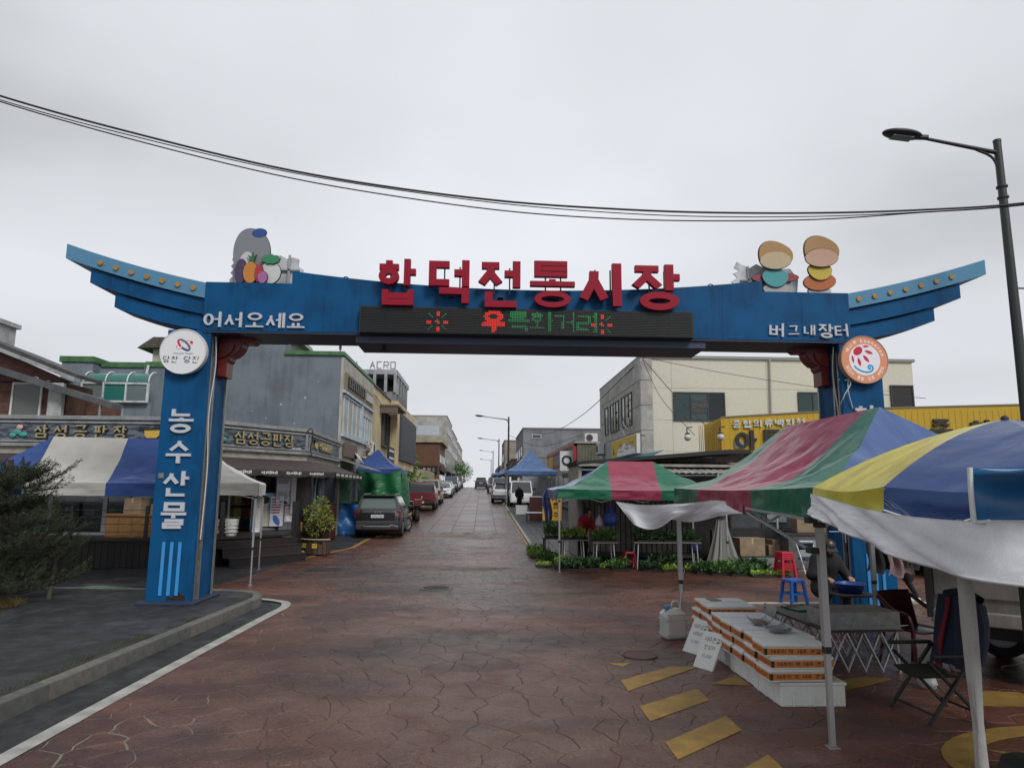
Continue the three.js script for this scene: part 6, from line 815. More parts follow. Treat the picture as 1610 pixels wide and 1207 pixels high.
function pickup(label, c, p, turn) {
  const t = thing('parked_pickup', label, 'pickup truck', p, turn, 'cars parked along the street'), W = 1.95, m = carPaint(c), r = .4;
  obj('body', carBody([[-2.62, .5], [-2.66, .8], [-2.64, 1.16], [-.9, 1.16], [1.1, 1.14], [2.35, 1.08], [2.62, .95], [2.66, .6], [2.6, .4]], W, [-1.55, 1.65], r, .9, .36), m, t); cabin(t, { b0: -.95, b1: 1.35, yb: 1.12, r0: -.72, r1: .7, yr: 1.86, wb: 1.78, wr: 1.42 }, m, [[.08, .48], [.52, .93]]);
  obj('bed_cover', [ext(shape([[-2.55, 1.16], [-2.45, 1.58], [-2.2, 1.72], [-.8, 1.8], [-.8, 1.16]]), 1.56, .04).translate(0, 0, -.78)], mat([.012, .012, .013], { r: .45 }), t); for (const s of [-1, 1]) { obj('tail_lamp', B(.09, .36, .16, -2.6, .92, s * .88, .02), tailRed, t); obj('headlamp', B(.12, .2, .3, 2.56, .85, s * .76, .03), headClear, t); wheel(t, -1.55, r, s * .86, r, s); wheel(t, 1.65, r, s * .86, r, s); obj('door_handle', B(.2, .03, .03, -.2, 1.05, s * .97, .008), chrome, t); }
  obj('tailgate', B(.03, .5, 1.5, -2.655, .92, 0, .012), m, t); obj('rear_bumper', B(.16, .2, 1.85, -2.68, .52, 0, .03), M.black, t); obj('underbody', B(4.4, .2, 1.6, 0, .42, 0), M.black, t); mirrorOn(t, 1.0, 1.25, W, m); plateOn(t, -2.765, .53, -1, ['82', '더', '1934']); return t;
}
pickup('dark red pickup truck with a black bed cover parked beyond the green tarpaulin', [.13, .012, .02], [-4.15, gy(-49), -48.9], PI / 2 + .02);
pickup('dark grey pickup far along the right kerb under the street lamps', [.1, .095, .09], [1.6, gy(-88), -88], -PI / 2);
function sedan(label, c, p, turn, name = 'parked_car') {
  const t = thing(name, label, 'car', p, turn, 'cars parked along the street'), W = 1.82, m = carPaint(c), r = .33;
  obj('body', carBody([[-2.3, .34], [-2.36, .6], [-2.3, .96], [-1.7, 1.02], [0, .98], [1.0, .94], [1.9, .84], [2.26, .7], [2.34, .5], [2.28, .3]], W, [-1.36, 1.38], r, .75, .24), m, t); cabin(t, { b0: -1.75, b1: 1.1, yb: .95, r0: -.95, r1: .2, yr: 1.42, wb: 1.66, wr: 1.26 }, m, [[.1, .48], [.52, .92]]);
  for (const s of [-1, 1]) { obj('headlamp', B(.2, .13, .4, 2.2, .7, s * .62, .04), headClear, t); obj('tail_lamp', B(.1, .16, .4, -2.3, .85, s * .64, .03), tailRed, t); wheel(t, -1.36, r, s * .8, r, s); wheel(t, 1.38, r, s * .8, r, s); } obj('grille', B(.06, .14, .8, 2.3, .6, 0, .02), M.black, t); obj('front_bumper', B(.1, .22, 1.66, 2.28, .38, 0, .05), m, t); obj('air_intake', B(.04, .08, 1.0, 2.34, .36, 0, .01), M.black, t); obj('underbody', B(4.0, .16, 1.5, 0, .28, 0), M.black, t); mirrorOn(t, .75, 1.0, W, m); plateOn(t, 2.345, .48, 1, ['33', '소', '2210']); return t;
}
sedan('white saloon car facing us, parked beyond the pale van', [.6, .61, .61], [-3.95, gy(-71), -71.2], -PI / 2); sedan('silver car parked behind the dark blue van', [.3, .31, .33], [-4.0, gy(-98), -98], -PI / 2); suv('black car driving away up the middle of the street', [.015, .015, .018], [-.2, gy(-108), -108], PI / 2); sedan('small white car far along the left kerb', [.5, .5, .5], [-4.1, gy(-79), -78.5], -PI / 2);
function van(label, c, p, turn, o = {}) { // forward-control van or light truck
  const t = thing('parked_van', label, 'van', p, turn, 'cars parked along the street'), W = 1.74, m = carPaint(c, .1), r = .32;
  if (o.truck) { obj('body', carBody([[.9, .42], [.9, 1.1], [2.4, 1.06], [2.5, .8], [2.52, .42]], W, [1.55], r, 1, .34), m, t); cabin(t, { b0: .92, b1: 2.44, yb: 1.02, r0: .95, r1: 1.85, yr: 1.92, wb: 1.68, wr: 1.5 }, m, [[.12, .82]]); obj('cargo_bed', [B(3.1, .08, 1.75, -.85, .82, 0, .01), B(3.1, .36, .05, -.85, 1.04, .87), B(3.1, .36, .05, -.85, 1.04, -.87), B(.05, .36, 1.7, -2.4, 1.04, 0)], m, t); obj('chassis', B(4.6, .18, .9, .0, .6, 0), M.black, t); wheel(t, -1.4, r, .72, r, 1); wheel(t, -1.4, r, -.72, r, -1); wheel(t, 1.55, r, .76, r, 1); wheel(t, 1.55, r, -.76, r, -1); obj('load', [B(2.6, .3, 1.4, -.9, 1.1, 0, .05)], M.dark, t); }
  else { obj('body', carBody([[-2.3, .38], [-2.34, 1.15], [1.75, 1.15], [2.25, 1.0], [2.42, .8], [2.4, .34]], W, [-1.3, 1.5], r, 1, .28), m, t); cabin(t, { b0: -2.3, b1: 2.1, yb: 1.1, r0: -2.22, r1: 1.3, yr: 1.92, wb: 1.68, wr: 1.46 }, m, [[.06, .34], [.37, .62], [.66, .9]]); for (const s of [-1, 1]) { wheel(t, -1.3, r, s * .76, r, s); wheel(t, 1.5, r, s * .76, r, s); } obj('underbody', B(4.1, .2, 1.4, 0, .34, 0), M.black, t); }
  for (const s of [-1, 1]) { obj('headlamp', B(.1, .2, .3, 2.42, .78, s * .62, .03), headClear, t); obj('tail_lamp', B(.07, .3, .12, -2.38, .9, s * .76, .02), tailRed, t); } obj('grille', B(.05, .14, .9, 2.47, .72, 0, .01), M.black, t); obj('front_bumper', B(.12, .24, W - .06, 2.48, .46, 0, .04), m, t); mirrorOn(t, 2.1, 1.35, W, M.black); plateOn(t, o.truck ? 2.55 : 2.55, .45, 1, ['87', '보', '5521']); return t;
}
van('white light truck facing us behind the plain blue canopy', [.6, .6, .59], [2.95, gy(-53), -54.2], -PI / 2, { truck: true }); van('pale cream van parked beyond the dark red pickup', [.42, .4, .32], [-4.15, gy(-57), -57.2], PI / 2); van('dark blue van with a silver front further up the left kerb', [.05, .07, .12], [-4.0, gy(-90), -90], -PI / 2); van('white parked van far up the right kerb', [.5, .5, .48], [1.9, gy(-76), -76], -PI / 2); van('grey van near the crest on the left kerb', [.14, .15, .16], [-4.0, gy(-112), -112], -PI / 2);
{ // motor scooter between car and pickup
  const t = thing('motorcycle', 'dark red motorcycle standing between the dark grey car and the pickup', 'motorcycle', [-3.55, gy(-37.5), -37.5], PI / 2 + .2), m = carPaint([.1, .01, .015]); wheel(t, -.62, .3, 0, .3, 1); wheel(t, .66, .3, 0, .3, 1); obj('frame', [tube([[-.62, .3, 0], [-.3, .6, 0], [.3, .62, 0], [.5, .9, 0]], .05, 20, 8), rod([.66, .3, .08], [.48, .95, .05], .025), rod([.66, .3, -.08], [.48, .95, -.05], .025)], M.dark, t); obj('tank', S(.2, .18, .8, 0, 1.3, .8, .7), m, t); obj('seat', B(.6, .1, .24, -.3, .8, 0, .04), M.black, t); obj('cargo_box', B(.42, .36, .42, -.72, 1.0, 0, .03), m, t); obj('handlebar', rod([.42, 1.05, -.36], [.42, 1.05, .36], .018), M.steel, t); obj('headlamp', S(.1, .56, .92, 0), headClear, t); for (const s of [-1, 1]) obj('mirror', [S(.06, .4, 1.25, s * .34, .4, 1, 1, 8), rod([.42, 1.05, s * .3], [.4, 1.22, s * .34], .01)], M.steel, t); obj('engine', B(.4, .3, .26, .0, .45, 0, .04), M.steel, t);
}
// ---------- white car and the box truck behind the fish stall ----------
suv('white car on the side street beyond the gate pillar and box truck', [.55, .56, .56], [13.4, 0, -18.0], PI + .25);
{
  const t = thing('box_truck', 'grey box truck with dull panelled sides parked behind the fish stall', 'truck', [6.2, 0, -7.5], -.69), pan = mat([.2, .19, .17], { r: .6, t: 'streak', s: 1.2 }), pan2 = mat([.24, .185, .17], { r: .6, t: 'streak', s: 1.4 });
  // local x runs along the flank that faces the stall
  obj('box', B(3.4, 1.25, 1.7, .6, 1.32, -.85, .02), pan, t); obj('side_panel', B(1.1, .95, .03, -.5, 1.38, .012, .01), pan, t); obj('side_panel', B(1.9, .95, .03, 1.1, 1.38, .012, .01), pan2, t); obj('skirt', B(3.4, .16, .08, .6, .68, .0, .02), mat([.25, .24, .22], { r: .6, t: 'streak', s: 1 }), t); for (const x of [-.1, .35]) obj('latch', B(.09, .07, .03, x, 1.2, .045, .006), M.black, t); obj('corner_post', B(.08, 1.3, .08, -1.1, 1.3, .0, .01), M.dark, t); obj('chassis', B(3.2, .2, .9, .6, .5, -.85), M.black, t); for (const x of [.3]) { wheel(t, x, .36, -.02, .36, 1); wheel(t, x, .36, -1.6, .36, -1); } wheel(t, -.5, .33, -1.6, .33, -1); obj('mud_flap', B(.03, .3, .3, -.2, .35, -.12), M.black, t);
}
// ---------- people ----------
function sdfMesh(bones, blend, cell, pad = .12) { // tapered capsules joined smoothly, meshed
  const lo = [1e9, 1e9, 1e9], hi = [-1e9, -1e9, -1e9]; for (const b of bones) for (const [p, r] of [[b[0], b[2]], [b[1], b[3]]]) for (let k = 0; k < 3; k++) { lo[k] = Math.min(lo[k], p[k] - r); hi[k] = Math.max(hi[k], p[k] + r); }
  const c = lo.map((v, k) => (v + hi[k]) / 2), half = Math.max(...lo.map((v, k) => hi[k] - v)) / 2 + pad, n = Math.min(110, Math.ceil(half * 2 / cell)), mc = new MarchingCubes(n, new THREE.MeshBasicMaterial(), false, false, 120000); mc.isolation = 0;
  const f = (x, y, z) => { let s = 0; for (const [a, b, r1, r2] of bones) { const ax = b[0] - a[0], ay = b[1] - a[1], az = b[2] - a[2], px = x - a[0], py = y - a[1], pz = z - a[2], t = clamp((px * ax + py * ay + pz * az) / (ax * ax + ay * ay + az * az + 1e-9)); const d = Math.hypot(px - ax * t, py - ay * t, pz - az * t) - lerp(r1, r2, t); s += Math.exp(-d / blend); } return -blend * Math.log(s + 1e-30); };
  const N = mc.size, h = N / 2; for (let k = 0; k < N; k++) for (let j = 0; j < N; j++) for (let i = 0; i < N; i++) mc.field[i + j * N + k * N * N] = -f(c[0] + (i - h) / h * half, c[1] + (j - h) / h * half, c[2] + (k - h) / h * half);
  mc.update(); const g = new THREE.BufferGeometry(), m = mc.count; g.setAttribute('position', new THREE.BufferAttribute(mc.positionArray.slice(0, m * 3), 3)); g.setAttribute('normal', new THREE.BufferAttribute(mc.normalArray.slice(0, m * 3), 3)); g.scale(half, half, half).translate(...c); const g2 = mergeVertices(new THREE.BufferGeometry().setAttribute('position', g.attributes.position), 1e-4); g2.computeVertexNormals(); return g2;
}
const skin = mat([.36, .2, .14], { r: .6 }), hairM = mat([.014, .012, .011], { r: .6 }), darkCloth = mat([.016, .016, .018], { r: .9, t: 'fabric', s: .5 }), shoeWhite = mat([.6, .6, .58], { r: .6 });
function hand(w, dir, s = 1, curl = .5) { // wrist point, forearm direction: palm, four unequal fingers, thumb
  const D = V(...dir).normalize(), U = Math.abs(D.y) > .8 ? V(1, 0, 0) : V(0, 1, 0), A = D.clone().cross(U).normalize(), N = A.clone().cross(D).normalize(), at = (d, a, n) => [w[0] + D.x * d + A.x * a + N.x * n, w[1] + D.y * d + A.y * a + N.y * n, w[2] + D.z * d + A.z * a + N.z * n], b = [[at(0, 0, 0), at(.05 * s, 0, 0), .022, .027], [at(.04 * s, -.022, 0), at(.085 * s, -.026, 0), .016, .013], [at(.04 * s, .022, 0), at(.085 * s, .026, 0), .016, .013]];
  [[-.03, .062], [-.01, .075], [.011, .07], [.031, .055]].forEach(([a, l]) => { const k0 = at(.085 * s, a, 0), k1 = at((.085 + l * .5) * s, a * 1.05, -.02 * curl), k2 = at((.085 + l * .8) * s, a * 1.05, -.055 * curl); b.push([k0, k1, .0095, .0088], [k1, k2, .0088, .0078]); });
  b.push([at(.02 * s, -.026, 0), at(.055 * s, -.052, -.012), .011, .0095], [at(.055 * s, -.052, -.012), at(.085 * s, -.055, -.03), .0095, .008]); return sdfMesh(b, .004, .0055, .015);
}
function head(p, yaw, pitch, s = 1) { // skull, jaw, nose, ears; face towards +z before turning
  const g = sdfMesh([[[0, .02, -.02], [0, .045, .01], .088, .088], [[0, -.05, .025], [0, -.08, .05], .06, .038], [[0, -.005, .085], [0, -.03, .108], .012, .014], [[0, -.062, .085], [0, -.064, .088], .02, .02], [[-.09, -.01, 0], [-.094, -.03, .0], .016, .012], [[.09, -.01, 0], [.094, -.03, 0], .016, .012], [[-.03, .02, .082], [.03, .02, .082], .016, .016], [[0, -.1, -.02], [0, -.17, -.03], .05, .055]], .012, .0085, .02); return xf(g.scale(s, s, s), ...p, yaw, pitch);
}
const eyes = (p, yaw, pitch) => [-.033, .033].map(x => xf(S(.011, x, .0, .094, 1, .7, .5, 8), ...p, yaw, pitch));
{ // vendor sitting on a stool behind the folding table, cap on, head bowed, seen from behind the table
  const t = thing('person', 'person in black clothes and cap sitting bowed behind the folding table', 'person', [5.75, 0, -11.6]);
  const b = [[[0, .5, -.05], [0, .62, 0], .17, .17], [[0, .62, 0], [0, .95, .12], .165, .19], [[0, .95, .12], [0, 1.04, .16], .17, .12], [[-.17, 1.0, .12], [-.3, .74, .2], .085, .06], [[-.3, .74, .2], [-.14, .72, .44], .06, .04], [[.17, 1.0, .12], [.3, .74, .2], .085, .06], [[.3, .74, .2], [.2, .74, .46], .06, .04], [[-.1, .5, 0], [-.17, .5, .42], .1, .075], [[-.17, .5, .42], [-.17, .08, .38], .07, .05], [[.1, .5, 0], [.17, .5, .42], .1, .075], [[.17, .5, .42], [.17, .08, .38], .07, .05], [[0, 1.0, .16], [0, 1.1, .2], .06, .055]];
  const body = obj('body', sdfMesh(b, .03, .022), darkCloth, t); obj('head', head([0, 1.2, .24], 0, .7), skin, body); obj('cap', [xf(S(.108, 0, .05, -.005, 1, .78, 1.05, 18), 0, 1.2, .24, 0, .7), xf(B(.17, .012, .1, 0, .065, .12, .005), 0, 1.2, .24, 0, .75)], hairM, body); for (const s of [-1, 1]) { obj('hand', hand([s < 0 ? -.14 : .2, s < 0 ? .72 : .74, s < 0 ? .44 : .46], [.1 * -s, -.1, 1], 1, .7), skin, body); obj('shoe', B(.09, .07, .24, s * .17, .04, .44, .03), M.black, body); }
}
{ // walker on the far side of the gate pillar
  const t = thing('person', 'person in a patterned grey top and dark trousers walking past the gate pillar', 'person', [8.15, 0, -13.4], -1.35);
  const b = [[[0, .92, 0], [0, 1.1, 0], .145, .14], [[0, 1.1, 0], [0, 1.36, .01], .15, .165], [[0, 1.38, .01], [0, 1.5, .01], .09, .055], [[-.17, 1.38, 0], [-.24, 1.12, -.08], .065, .05], [[-.24, 1.12, -.08], [-.22, .9, .04], .048, .034], [[.17, 1.38, 0], [.24, 1.12, .06], .065, .05], [[.24, 1.12, .06], [.22, .9, .18], .048, .034], [[-.09, .9, 0], [-.1, .5, .14], .09, .062], [[-.1, .5, .14], [-.1, .1, .05], .06, .042], [[.09, .9, 0], [.1, .5, -.04], .09, .062], [[.1, .5, -.04], [.1, .12, -.3], .06, .042]];
  const body = obj('body', sdfMesh(b, .025, .022), darkCloth, t); obj('top', sdfMesh([[[0, .95, 0], [0, 1.36, .01], .165, .18], [[-.17, 1.38, 0], [-.25, 1.1, -.08], .078, .062], [[-.25, 1.1, -.08], [-.23, .93, .03], .06, .045], [[.17, 1.38, 0], [.25, 1.1, .06], .078, .062], [[.25, 1.1, .06], [.23, .93, .16], .06, .045]], .025, .022), mat([.16, .16, .165], { r: .9, t: 'tile', s: .18 }), body); obj('head', head([0, 1.6, .03], 0, .05), skin, body); obj('eyes', eyes([0, 1.6, .03], 0, .05), hairM, body); obj('hair', xf(S(.108, 0, .035, -.03, 1, .95, 1, 16), 0, 1.6, .03), hairM, body); obj('hand', hand([-.22, .9, .04], [0, -1, .15]), skin, body); obj('hand', hand([.22, .9, .18], [0, -1, .15]), skin, body); for (const [x, z] of [[-.1, .08], [.1, -.27]]) obj('shoe', [B(.1, .09, .27, x, .055, z + .04, .04)], shoeWhite, body);
  tag(obj('black_bag', [thick(10, 12, (u, v) => { const a = u * PI * 2, r = .1 * Math.sin(PI * (.15 + .8 * v)); return [8.22 + r * 1.0 * Math.cos(a), .42 + v * .36, -13.15 + r * .5 * Math.sin(a)]; }, .004)], mat([.02, .02, .022], { r: .5 })), 'black bag carried by the walking person in the patterned top', 'bag');
}
{ // person under the far blue canopy
  const t = thing('person', 'person in dark clothes standing under the plain blue canopy', 'person', [2.45, gy(-46) + .06, -45.6], .2);
  const b = [[[0, .9, 0], [0, 1.1, 0], .15, .15], [[0, 1.1, 0], [0, 1.36, 0], .15, .17], [[0, 1.38, 0], [0, 1.48, 0], .09, .055], [[-.18, 1.36, 0], [-.25, 1.08, .02], .07, .055], [[-.25, 1.08, .02], [-.18, .9, .14], .05, .036], [[.18, 1.36, 0], [.25, 1.08, .02], .07, .055], [[.25, 1.08, .02], [.2, .9, .14], .05, .036], [[-.09, .9, 0], [-.1, .5, .03], .095, .07], [[-.1, .5, .03], [-.1, .09, 0], .068, .05], [[.09, .9, 0], [.1, .5, .03], .095, .07], [[.1, .5, .03], [.1, .09, 0], .068, .05]];
  const body = obj('body', sdfMesh(b, .025, .02), darkCloth, t); obj('head', head([0, 1.57, .02], 0, .2), skin, body); obj('eyes', eyes([0, 1.57, .02], 0, .2), hairM, body); obj('hair', xf(S(.112, 0, .045, -.02, 1, .95, 1, 16), 0, 1.57, .02), hairM, body); obj('hand', hand([-.18, .9, .14], [0, -.8, .6]), skin, body); obj('hand', hand([.2, .9, .14], [0, -.8, .6]), skin, body); for (const s of [-1, 1]) obj('shoe', B(.1, .08, .26, s * .1, .045, .05, .03), shoeWhite, body);
}
{ // stall keeper at the seedlings, bending
  const t = thing('person', 'person in a red jacket and black hair bending over the seedling table', 'person', [3.0, 0, -20.5], .5);
  const b = [[[0, .85, -.1], [0, 1.0, -.02], .15, .15], [[0, 1.0, -.02], [0, 1.24, .14], .15, .16], [[0, 1.26, .15], [0, 1.36, .2], .09, .055], [[-.17, 1.24, .14], [-.25, .98, .2], .07, .055], [[-.25, .98, .2], [-.2, .82, .36], .05, .036], [[.17, 1.24, .14], [.25, .98, .2], .07, .055], [[.25, .98, .2], [.2, .82, .36], .05, .036], [[-.09, .85, -.08], [-.1, .47, 0], .095, .07], [[-.1, .47, 0], [-.1, .08, -.06], .068, .05], [[.09, .85, -.08], [.1, .47, 0], .095, .07], [[.1, .47, 0], [.1, .08, -.06], .068, .05]];
  const body = obj('body', sdfMesh(b, .025, .022), darkCloth, t); obj('jacket', sdfMesh([[[0, .88, -.06], [0, 1.24, .13], .165, .175], [[-.17, 1.24, .13], [-.25, .98, .2], .08, .065], [[-.25, .98, .2], [-.21, .84, .34], .06, .046], [[.17, 1.24, .13], [.25, .98, .2], .08, .065], [[.25, .98, .2], [.21, .84, .34], .06, .046]], .025, .022), mat([.32, .015, .025], { r: .8, t: 'fabric', s: .5 }), body); obj('head', head([0, 1.44, .26], 0, .5), skin, body); obj('eyes', eyes([0, 1.44, .26], 0, .5), hairM, body); obj('hair', xf(S(.112, 0, .04, -.02, 1, .98, 1.02, 16), 0, 1.44, .26, 0, .5), hairM, body); obj('hand', hand([-.2, .82, .36], [.1, -.4, 1]), skin, body); obj('hand', hand([.2, .82, .36], [-.1, -.4, 1]), skin, body); for (const s of [-1, 1]) obj('shoe', B(.1, .08, .26, s * .1, .045, 0, .03), M.black, body);
}
// ---------- fish stall goods ----------
const foam = mat([.9, .9, .88], { r: .75, t: 'grain', s: .5, b: .002, bs: .06 }), band = mat([.48, .17, .03], { r: .5 });
const bandPrint = printMat(512, 64, (q, w, h) => { q.fillStyle = '#c0712b'; q.fillRect(0, 0, w, h); q.fillStyle = '#2a1c12'; q.fillRect(0, 0, 22, h); drawHangul(q, '제주의', 50, 12, 38, .15, '#2a1c12'); drawHangul(q, '맛', 198, 12, 38, .15, '#2a1c12'); drawHangul(q, '제주', 264, 12, 38, .15, '#2a1c12'); drawHangul(q, '은갈치', 372, 12, 38, .15, '#2a1c12'); });
const endPrint = printMat(256, 64, (q, w, h) => { q.fillStyle = '#bd6d2a'; q.fillRect(0, 0, w, h); q.fillStyle = '#2a1c12'; q.fillRect(w - 16, 0, 16, h); drawHangul(q, '제주은갈치', 14, 16, 32, .14, '#2a1c12', 1.25); });
let box0;
function fishBox(x, y, z, turn, label) {
  if (!box0) {
    box0 = thing('fish_box', label, 'box', [x, y, z], turn, 'stacked fish boxes');
    obj('tray', B(.63, .088, .325, 0, .044, 0, .008), foam, box0); obj('lid', B(.645, .028, .336, 0, .103, 0, .008), foam, box0);
    const sl = obj('printed_band', [B(.634, .062, .329, 0, .05, 0)], band, box0); obj('band_print', plate(.632, .062, 0, .05, .1655), bandPrint, sl, true); obj('band_end_print', xf(plate(.326, .062), -.318, .05, 0, -PI / 2), endPrint, sl, true);
    return box0;
  }
  return dup(box0, [x, y, z], turn, label);
}
{
  const r = rng(55), H = [3, 3, 3, 3, 3, 2, 2, 2];
  for (let c = 0; c < 8; c++) { for (let k = 0; k < (c === 6 || c === 7 ? 3 : H[c]); k++) fishBox(3.18 + c * .016 + (r() - .5) * .08 + (c > 4 ? .03 : 0), .245 + k * .118, -7.14 - c * .375, (r() - .5) * .09, `${['bottom', 'second', 'third'][k]} orange banded foam fish box of the ${['first', 'second', 'third', 'fourth', 'fifth', 'sixth', 'seventh', 'last'][c]} stack from the front tent leg`); }
  let first; for (let i = 0; i < 4; i++) {
    const p = [3.3 + i * .015, 0, -7.35 - i * .74]; const lb = `${['first', 'second', 'third', 'last'][i]} ribbed foam crate from the front tent leg, under the fish boxes`; if (first) { dup(first, p, .01 * i, lb); continue; }
    first = thing('foam_crate', lb, 'crate', p, 0, 'foam crates under the fish boxes'); obj('crate_body', B(.66, .235, .71, 0, .12, 0, .02), foam, first); for (const x of [-.2, 0, .2]) obj('rib', B(.03, .15, .012, x, .085, .358, .004), foam, first); obj('rim', B(.68, .03, .73, 0, .222, 0, .008), foam, first); for (const z of [-.2, 0, .2]) obj('rib', B(.012, .15, .03, -.333, .085, z, .004), foam, first);
  }
  const pl = (x, z, turn, label, l1, l2) => { const t = thing('price_placard', label, 'placard', [x, 0, z], turn); obj('panel', xf(B(.3, .46, .03, 0, .23, 0, .008), 0, 0, 0, 0, -.55), foam, t); obj('writing', xf(plate(.28, .44, 0, .23, .0165), 0, 0, 0, 0, -.55), printMat(160, 240, (q, w, h) => { q.fillStyle = '#c9cac6'; q.fillRect(0, 0, w, h); drawHangul(q, l1, 16, 30, 34, .09, '#222', 1.0); drawHangul(q, l2, 34, 84, 30, .09, '#222', 1.1); q.fillStyle = '#222'; q.font = 'italic 30px sans-serif'; q.fillText('15,000', 30, 170); }), t, true); };
  pl(2.66, -8.45, -1.05, 'white foam price placard leaning on the row of fish boxes', '제주은갈치', '한상자'); pl(2.76, -9.25, -1.1, 'white foam price placard leaning beyond the first, by the water jug', '제주생갈치', '세마리');
  const tr = thing('plastic_tray', 'clear plastic tray on top of the fish boxes', 'tray', [3.22, .6, -7.55], .3); obj('shell', [thick(8, 6, (u, v) => [(u - .5) * .3, .05 * Math.pow(Math.abs(u - .5) * 2, 4) + .05 * Math.pow(Math.abs(v - .5) * 2, 4) + .004, (v - .5) * .2], .003)], mat([.6, .62, .62], { r: .08, trans: .8 }), tr); obj('fish', [S(.03, -.04, .03, 0, 3.4, .7, 1.1, 10), S(.03, .02, .032, .05, 3.2, .7, 1.1, 10), S(.028, 0, .03, -.05, 3.2, .7, 1, 10)], mat([.45, .47, .5], { r: .2, m: .6 }), tr);
  const tr2 = thing('plastic_tray', 'clear plastic tray of brown goods on top of the fish boxes', 'tray', [3.18, .6, -7.95], .1); obj('shell', thick(8, 6, (u, v) => [(u - .5) * .24, .05 * Math.pow(Math.abs(u - .5) * 2, 4) + .05 * Math.pow(Math.abs(v - .5) * 2, 4) + .004, (v - .5) * .18], .003), mat([.6, .62, .62], { r: .08, trans: .8 }), tr2); obj('contents', S(.05, 0, .03, 0, 1.7, .5, 1.2, 10), mat([.2, .1, .05], { r: .7 }), tr2);
  const ph = thing('grey_card', 'dark grey card lying on the far fish box lid', 'card', [3.25, .6, -9.75], .2); obj('card', B(.14, .008, .2, 0, .006, 0, .003), mat([.08, .085, .09], { r: .4 }), ph); const kb = thing('knife_case', 'dark brown case lying on the fish boxes', 'case', [3.4, .482, -9.05], .1); obj('case_body', B(.22, .05, .1, 0, .028, 0, .015), mat([.03, .018, .014], { r: .5 }), kb); obj('case_tip', B(.08, .03, .06, -.14, .024, 0, .01), M.black, kb);
}
{
  const t = thing('water_jug', 'white plastic water jug with a blue cap beside the tent leg', 'jug', [2.78, 0, -10.15], .3), pl = mat([.55, .57, .53], { r: .4, trans: .25 });
  obj('jug_body', [B(.34, .36, .24, 0, .18, 0, .05), ...[.08, .28].map(y => B(.346, .012, .246, 0, y, 0, .005))], pl, t); obj('shoulder', [xf(new THREE.CylinderGeometry(.12, .21, .07, 4).rotateY(PI / 4).scale(1.05, 1, .78), 0, .385, 0)], pl, t); obj('handle', tube([[-.02, .4, 0], [0, .5, 0], [.1, .5, 0], [.13, .4, 0]], .018, 14, 7), pl, t); obj('cap', C(.05, .05, .05, -.1, .44, 0, 16), mat([.03, .2, .42], { r: .4 }), t);
  tag(obj('tie_string', tube([[2.88, .42, -10.12], [2.95, .7, -10.25], [3.0, .95, -10.25]], .006, 12, 5), M.white), 'thin white string from the water jug to the tent leg', 'string');
}
function stool(label, c, p, turn, s = 1, stack = 1) {
  const t = thing('plastic_stool', label, 'stool', p, turn), m = mat(c, { r: .35 });
  for (let k = 0; k < stack; k++) { const y = k * .045; const top = obj('seat', [B(.28 * s, .025, .28 * s, 0, .455 * s + y, 0, .01), B(.3 * s, .05, .3 * s, 0, .43 * s + y, 0, .015)], m, t); for (const [a, b] of [[-1, -1], [1, -1], [-1, 1], [1, 1]]) obj('leg', [bar([a * .125 * s, .42 * s + y, b * .125 * s], [a * .17 * s, y + .0, b * .17 * s], .045 * s, .045 * s)], m, t); for (const [a, b, q] of [[0, 1, 0], [0, -1, 0], [1, 0, 1], [-1, 0, 1]]) obj('rail', B(q ? .02 : .25 * s, .035, q ? .25 * s : .02, a * .148 * s, .2 * s + y, b * .148 * s, .006), m, t); }
  return t;
}
stool('single blue plastic stool beside the folding table', [.012, .1, .38], [5.93, 0, -13.15], .2, 1.0); stool('stack of red plastic stools by the folding chair', [.42, .01, .03], [7.55, 0, -17.15], .15, 1.05, 4); stool('small red plastic stool between the seedling tables', [.3, .012, .03], [4.05, 0, -19.1], .1, .95);
{ // folding chair
  const t = thing('folding_chair', 'folding chair with navy backrest and white tube frame beside the red stools', 'chair', [8.15, 0, -17.1], .1), w = mat([.62, .62, .62], { r: .3 }), n = mat([.012, .02, .06], { r: .5 });
  for (const s of [-1, 1]) { obj('leg', tube([[s * .22, .02, .22], [s * .22, .45, .02], [s * .22, .86, -.2]], .013, 14, 8), w, t); obj('leg', tube([[s * .2, .02, -.22], [s * .2, .42, .18]], .013, 8, 8), w, t); } obj('frame', [rod([-.22, .86, -.2], [.22, .86, -.2], .013), rod([-.22, .12, .18], [.22, .12, .18], .012), rod([-.2, .16, -.15], [.2, .16, -.15], .012)], w, t); obj('seat', B(.4, .035, .38, 0, .45, 0, .012), n, t); obj('backrest', xf(B(.42, .2, .035, 0, 0, 0, .03), 0, .75, -.15, 0, .45), n, t);
}
